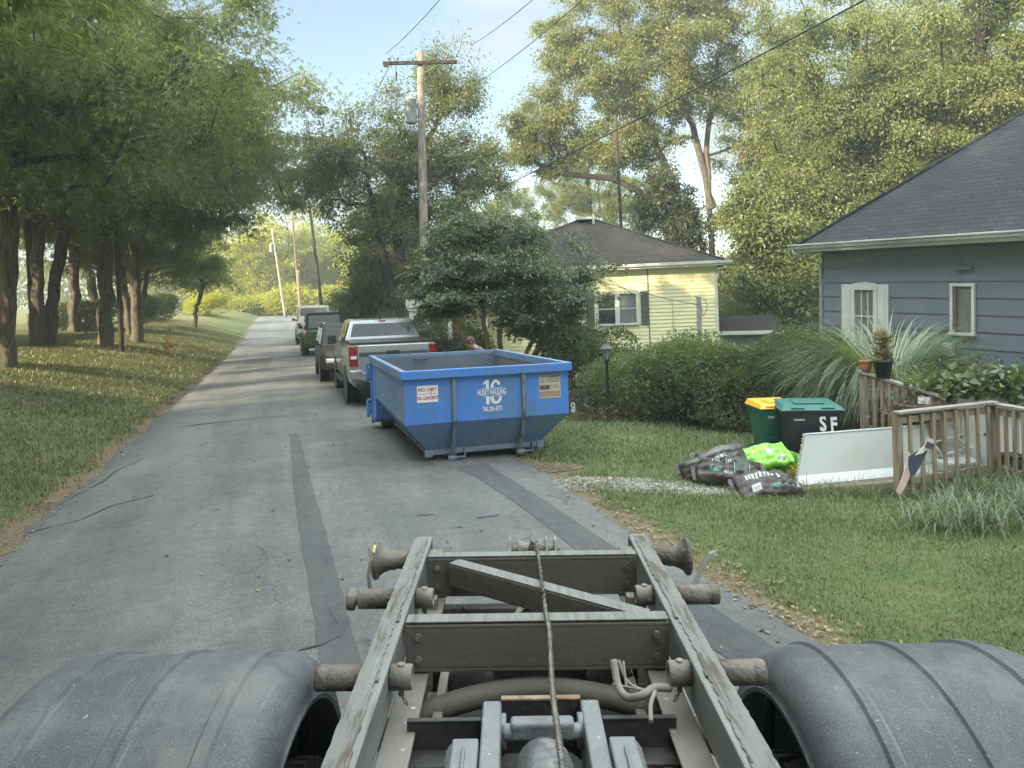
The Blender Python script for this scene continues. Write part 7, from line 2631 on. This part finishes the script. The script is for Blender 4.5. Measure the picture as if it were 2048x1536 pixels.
mb = MB()
mb.hexa([pq(0, 0, 0), pq(ln_, 0, 0), pq(ln_, 0, .045), pq(0, 0, .045), pq(.27, ht, 0), pq(ln_, ht, 0), pq(ln_, ht, .045), pq(.27, ht, .045)])
pnl = mb.build('skin', M_panel, wp, .003)
mb = MB()
mb.hexa([pq(.0, -.005, -.03), pq(ln_, -.005, -.03), pq(ln_, -.005, -.002), pq(.0, -.005, -.002), pq(.052, .115, -.006), pq(ln_, .115, -.006), pq(ln_, .115, -.002), pq(.052, .115, -.002)])
mb.hexa([pq(.26, ht, -.012), pq(ln_, ht, -.012), pq(ln_, ht, .05), pq(.26, ht, .05), pq(.265, ht + .018, -.012), pq(ln_, ht + .018, -.012), pq(ln_, ht + .018, .05), pq(.265, ht + .018, .05)])
mb.build('flashing', mat('bright_white_metal', (.74, .78, .80), .35, col2=(.66, .70, .72), scale=6), wp, .002)
ce = MB()
for i in range(16):
    a, z = .27 * (i + .5) / 16, ht * (i + .5) / 16
    ce.box(pq(a - .006 + .004 * math.sin(i * 3), z, .022), (.014, .05, .034))
ce.build('foam_edge', mat('foam_edge', (.55, .50, .38), .9, col2=(.40, .35, .26), scale=20), wp)

# ================================================================== railings
def railing(name, label, A, B_, h, nb, wood_top, rail_drop=.0, bw_=.048, low=.10, posts=(True, True), parent=None):
    t = parent or thing(name, label, 'railing', A)
    o = Vector(t.location)
    a, b_ = Vector(A) - o, Vector(B_) - o
    d = (b_ - a)
    ang = math.atan2(d.y, d.x)
    u = Vector((d.x, d.y, 0)).normalized()
    up = Vector((0, 0, h))
    MB().bar(a - u * .05 + up + Vector((0, 0, .02)), b_ + u * .05 + up + Vector((0, 0, .02)), .125, .036).build('top_rail', wood_top, t, .006)
    n_ = Vector((-u.y, u.x, 0))
    MB().bar(a + up * .93, b_ + up * .93, .036, .085).build('beam', M_wood2, t, .004)
    MB().bar(a + up * .22 + Vector((0, 0, 0)), b_ + up * .22, .036, .085).build('beam', M_wood2, t, .004)
    for k, pp_ in enumerate((a, b_)):
        if not posts[k]: continue
        MB().box(tuple(pp_ + n_ * .03 + Vector((0, 0, (h - .3) / 2))), (.088, .088, h + .3 - .002), rz=ang).build('post', M_wood2, t, .006)
    for k in range(nb):
        f = (k + .7) / (nb + .4)
        p = a.lerp(b_, f) - n_ * .036
        MB().box(tuple(p + Vector((random.uniform(-.006, .006), 0, h * .5 - .02 + low / 2))), (bw_, .030, h - low), rz=ang, ry=random.uniform(-.012, .012)).build('baluster', M_wood2, t, .003)
    return t


Ra = P(1802, 985, 9.35)
Rb = P(1990, 985, 9.95)
Ra.z = Rb.z = float(H(Ra.x, Ra.y)) - .02
hh = CH - (838 - HY - .03 * 0 + .03 * 780) / FPX * 9.35 - Ra.z
hh = 1.08
Rc = Rb + Vector((.30, -1.35, -.02))
rl = railing('railing', 'weathered wooden railing turning a corner in front of the white panel', Ra, Rb, hh, 8, M_woodtop)
railing('railing', None, Rb + Vector((.02, .02, 0)), Rc, hh - .02, 10, M_woodtop, posts=(False, True), parent=rl)
Ka = P(1728, 905, 11.0)
Kb = P(1880, 935, 10.2)
Ka.z, Kb.z = .12, -.17
railing('railing', 'grey wooden railing at the back with flowerpots on its top rail', Ka, Kb, 1.0, 9, M_woodtop)
Da = P(1880, 742, 12.2)
Db = P(2018, 730, 11.3)
bbm = thing('bench_rail', 'two grey boards of a bench back under the grey house wall', 'bench', (Da.x, Da.y, float(H(Da.x, Da.y))))
z_ = Da.z - float(H(Da.x, Da.y))
mb = MB()
e = Db - Da
mb.bar((0, 0, z_), (e.x, e.y, z_ + .0), .03, .07)
mb.bar((0, -.12, z_ + .05), (e.x, e.y - .12, z_ + .05), .12, .03)
mb.build('boards', M_wood2, bbm, .004)
mb = MB()
for f in (.1, .9): mb.box((e.x * f, e.y * f, z_ / 2), (.08, .08, z_))
mb.build('legs', M_wood2, bbm, .004)

# pots on the back railing
topz = 1.13
M_terra = mat('terracotta', (.38, .17, .085), .85, col2=(.30, .13, .07), scale=8)
q = Ka.lerp(Kb, .06)
tp_ = thing('flower_pot', 'small terracotta pot on the end of the back railing', 'flower pot', (q.x, q.y, topz))
MB().lathe([(.05, 0), (.075, .05), (.085, .10), (.08, .14), (.09, .145), (.09, .17), (.075, .17), (.07, .1)], (0, 0, 0), (0, 0, 1), 20).build('pot', M_terra, tp_)
q = Ka.lerp(Kb, .30)
tp_ = thing('flower_pot', 'black plastic pot with a withered plant on the back railing', 'flower pot', (q.x, q.y, topz - .065))
MB().lathe([(.095, 0), (.13, .22), (.14, .22), (.14, .25), (.125, .25), (.115, .2), (0, .2)], (0, 0, 0), (0, 0, 1), 22).build('pot', M_blk, tp_)
leaf_mass('withered_plant', None, None, lambda g, n: (np.stack([g.normal(0, .055, n), g.normal(0, .055, n), g.uniform(.22, .62, n)], 1), g.normal(0, 1, (n, 3)) + np.array([0, 0, 1])), 420, .11, leafmat('withered', (.10, .085, .045), (.24, .18, .09), (.40, .30, .15), clump=5, trans=.2), 17, parent=tp_, ar=(.16, .25))
MB().box((.09, -.02, .28), (.035, .008, .12), ry=.5).build('plant_tag', M_white, tp_)
# basket with roots hung on the back railing
q = Ka.lerp(Kb, .62)
bk = thing('hanging_basket', 'dark shaggy basket with dead stems hanging on the back railing', 'basket', (q.x, q.y - .16, topz - .50))
MB().lathe([(.02, -.16), (.16, -.12), (.25, .0), (.28, .10), (.25, .12), (.2, .05), (0, .04)], (0, 0, 0), (0, 0, 1), 22).build('basket', mat('coir', (.055, .042, .034), 1, col2=(.13, .10, .08), scale=22, bump=1, bscale=30), bk)
leaf_mass('foliage', None, None, lambda g, n: (np.stack([g.normal(-.05, .20, n), g.normal(0, .14, n), g.normal(.06, .09, n)], 1), g.normal(0, 1, (n, 3))), 700, .10, leafmat('coir_leaf', (.05, .04, .03), (.11, .085, .06), (.22, .17, .12), clump=4, trans=.1), 18, parent=bk, ar=(.08, .16))
MB().box((.12, -.10, .16), (.24, .02, .10), ry=.1).build('paper_tag', M_white, bk)

# ================================================================== clutter on the porch behind the railing
M_cream = mat('cream_paint', (.66, .62, .48), .6, col2=(.58, .55, .43), scale=5)
q = P(1962, 900, 10.6)
zf = float(H(q.x, q.y)) + .15
cb = thing('cabinet', 'cream painted cabinet behind the railing corner', 'cabinet', (q.x + .12, q.y, zf), R_(6))
zt2 = 1.12
MB().box((0, 0, zt2 / 2), (1.30, .5, zt2)).build('carcass', M_cream, cb, .008)
MB().box((0, 0, zt2 + .018), (1.38, .56, .036)).build('top', M_trimw, cb, .008)
for x in (-.42, 0, .42):
    dd = MB().box((x, -.262, .52), (.38, .02, .80)).build('door', M_trimw, cb, .006)
    MB().ball((x + .14, -.285, .58), .018, 8, 6).build('knob', M_darkst, dd)
q = P(1985, 790, 11.6)
sf = thing('window_sash', 'old white window sash propped against the grey house wall', 'window sash', (q.x + .1, q.y, float(H(q.x, q.y)) + .25), R_(-5), rx=R_(-8))
mb = MB()
for x in (-.42, .42): mb.box((x, 0, .75), (.09, .035, 1.0))
for z in (.29, 1.21): mb.box((0, 0, z), (.76, .035, .09))
mb.build('frame', M_trimw, sf, .005)
MB().box((0, .0, .75), (.75, .006, .84)).build('pane', M_pane, sf)
q = P(1905, 900, 10.2)
ch = thing('metal_chair', 'white metal garden chair folded behind the railing', 'chair', (q.x, q.y, float(H(q.x, q.y)) + .12), R_(10))
mb = MB()
for a, b_ in (((-.30, 0, .50), (.34, .05, .60)), ((-.26, .02, .30), (.30, .0, .40)), ((-.30, 0, .50), (-.18, -.05, .30)), ((.02, .02, .62), (.22, -.05, .38)), ((.34, .05, .60), (.30, 0, .0)), ((-.28, 0, .5), (-.28, 0, 0))): mb.tube([a, b_], .016, 8)
mb.build('frame', M_trimw, ch)
MB().box((.0, -.02, .20), (.56, .32, .15), rx=.15).build('seat', M_trimw, ch, .02)
q = P(2022, 925, 9.9)
pot2 = thing('tall_pot', 'tall black plastic planter behind the right railing balusters', 'planter', (q.x, q.y, float(H(q.x, q.y)) + .08))
MB().lathe([(.10, 0), (.13, .30), (.13, .44), (.11, .46), (.09, .40), (0, .4)], (0, 0, 0), (0, 0, 1), 20).build('pot', M_blk, pot2)
MB().lathe([(.10, .40), (.145, .42), (.145, .45), (.11, .45)], (0, 0, 0), (0, 0, 1), 20).build('rim', M_blk, pot2)
q = P(1838, 905, 10.6)
cr = thing('crate', 'reddish brown wooden crate behind the left end of the railing', 'crate', (q.x, q.y, float(H(q.x, q.y)) + .12), R_(8))
mb = MB()
for k in range(4): mb.box((0, -.22, .10 + .15 * k), (.62, .02, .12)); mb.box((0, .22, .10 + .15 * k), (.62, .02, .12)); mb.box((-.30, 0, .10 + .15 * k), (.02, .42, .12)); mb.box((.30, 0, .10 + .15 * k), (.02, .42, .12))
mb.box((0, 0, .03), (.6, .42, .02))
mb.build('slats', mat('red_brown_wood', (.13, .065, .045), .8, col2=(.09, .05, .04), scale=6), cr, .004)
# squash vine sprawling over the clutter
def vine(g, n):
    c = [P(1855 + 175 * i / 11 + g.uniform(-12, 12), 772 - 8 * math.sin(i) + g.uniform(-14, 12), 10.5) for i in range(14)]
    c = np.array([list(v) for v in c])
    k = g.integers(0, len(c), n)
    return c[k] + np.stack([g.normal(0, .16, n), g.normal(-.1, .14, n), g.normal(0, .07, n)], 1), g.normal(0, 1, (n, 3))


leaf_mass('squash_vine', 'broad leaved vine sprawling over the cabinet and the sash', 'vine', vine, 1300, .105, L_vine, 19, ar=(.8, 1.05))


def vine2(g, n):
    c = np.array([list(P(1900 + 16 * i, 745 + 5 * math.sin(i * 2), 11.9)) for i in range(4)])
    k = g.integers(0, len(c), n)
    return c[k] + np.stack([g.normal(-.25, .4, n), g.normal(0, .2, n), g.normal(.02, .10, n)], 1), g.normal(0, 1, (n, 3))


leaf_mass('creeper', 'thin creeper tangled along the bench back', 'vine', vine2, 500, .09, L_vine, 20)
leaf_mass('bush', 'broad leaved bush against the grey wall at the photo edge', 'bush', dome(.75, .6, 1.95, 5, .25), 2400, .14, L_vine, 21, GZ(2110, 11.0), stems=(4, 1.0, .4, .4))
leaf_mass('weeds', 'shaded weeds growing behind the railing', 'weeds', lambda g, n: ((lambda x, y: (np.stack([x, y, H(x, y) + np.abs(g.normal(.05, .22, n))], 1), g.normal(0, 1, (n, 3))))(g.uniform(5.4, 8.4, n), g.uniform(10.8, 13.5, n))), 5000, .09, L_bush, 22, kind='stuff')

# ================================================================== painted board figure leaning on the railing
q = P(1797, 985, 9.2)
orn = thing('garden_ornament', 'painted wooden cut-out ornament in navy, white and pink leaning on the railing post', 'ornament', (q.x, q.y, q.z), 0, rx=R_(-6))
K = 9.2 / FPX


def orn_part(name, px, m, y, th=.018):
    ptsz = [((a - 1797) * K, y, (985 - b_) * K) for a, b_ in px]
    return MB().prism(ptsz, (0, th, 0)).build(name, m, orn, .002)


M_navy = mat('navy_paint', (.035, .045, .075), .6, col2=(.05, .06, .09), scale=9)
M_pink = mat('faded_pink_paint', (.55, .33, .30), .6, col2=(.60, .52, .47), scale=16, stretch=(6, 1, 1))
M_offw = mat('offwhite_paint', (.66, .62, .55), .6, col2=(.56, .50, .42), scale=12)
orn_part('leg', [(1793, 983), (1800, 990), (1808, 980), (1826, 948), (1826, 930), (1816, 934), (1806, 958)], M_pink, 0)
orn_part('coat', [(1820, 930), (1824, 953), (1832, 950), (1846, 930), (1860, 905), (1850, 900), (1832, 908), (1822, 916)], M_navy, -.020)
orn_part('lapel', [(1834, 912), (1850, 908), (1862, 894), (1857, 890), (1846, 900)], M_offw, -.040)
orn_part('brim', [(1853, 896), (1864, 901), (1872, 893), (1859, 885)], M_navy, -.060)
orn_part('crown', [(1857, 887), (1867, 893), (1874, 884), (1868, 880), (1866, 882), (1862, 878)], M_pink, -.040)
orn_part('knob', [(1818 + 5 * math.cos(a * .5236), 909 + 5 * math.sin(a * .5236)) for a in range(12)], mat('tan_paint', (.60, .40, .24), .6), -.044)
# ================================================================== haze volume added to lift the darks, like a veil on glass
def haze_box(density):
    m, n, l = nodes('haze_veil')
    o = n.new('ShaderNodeOutputMaterial')
    v = n.new('ShaderNodeVolumePrincipled')
    v.inputs['Color'].default_value = (.86, .95, .95, 1)
    v.inputs['Density'].default_value = density
    v.inputs['Anisotropy'].default_value = .25
    l.new(v.outputs[0], o.inputs['Volume'])
    b = MB().box((0, 60, 14), (380, 330, 36)).build('haze', m)
    tag(b, kind='stuff')
    b.visible_shadow = True


haze_box(.0017)
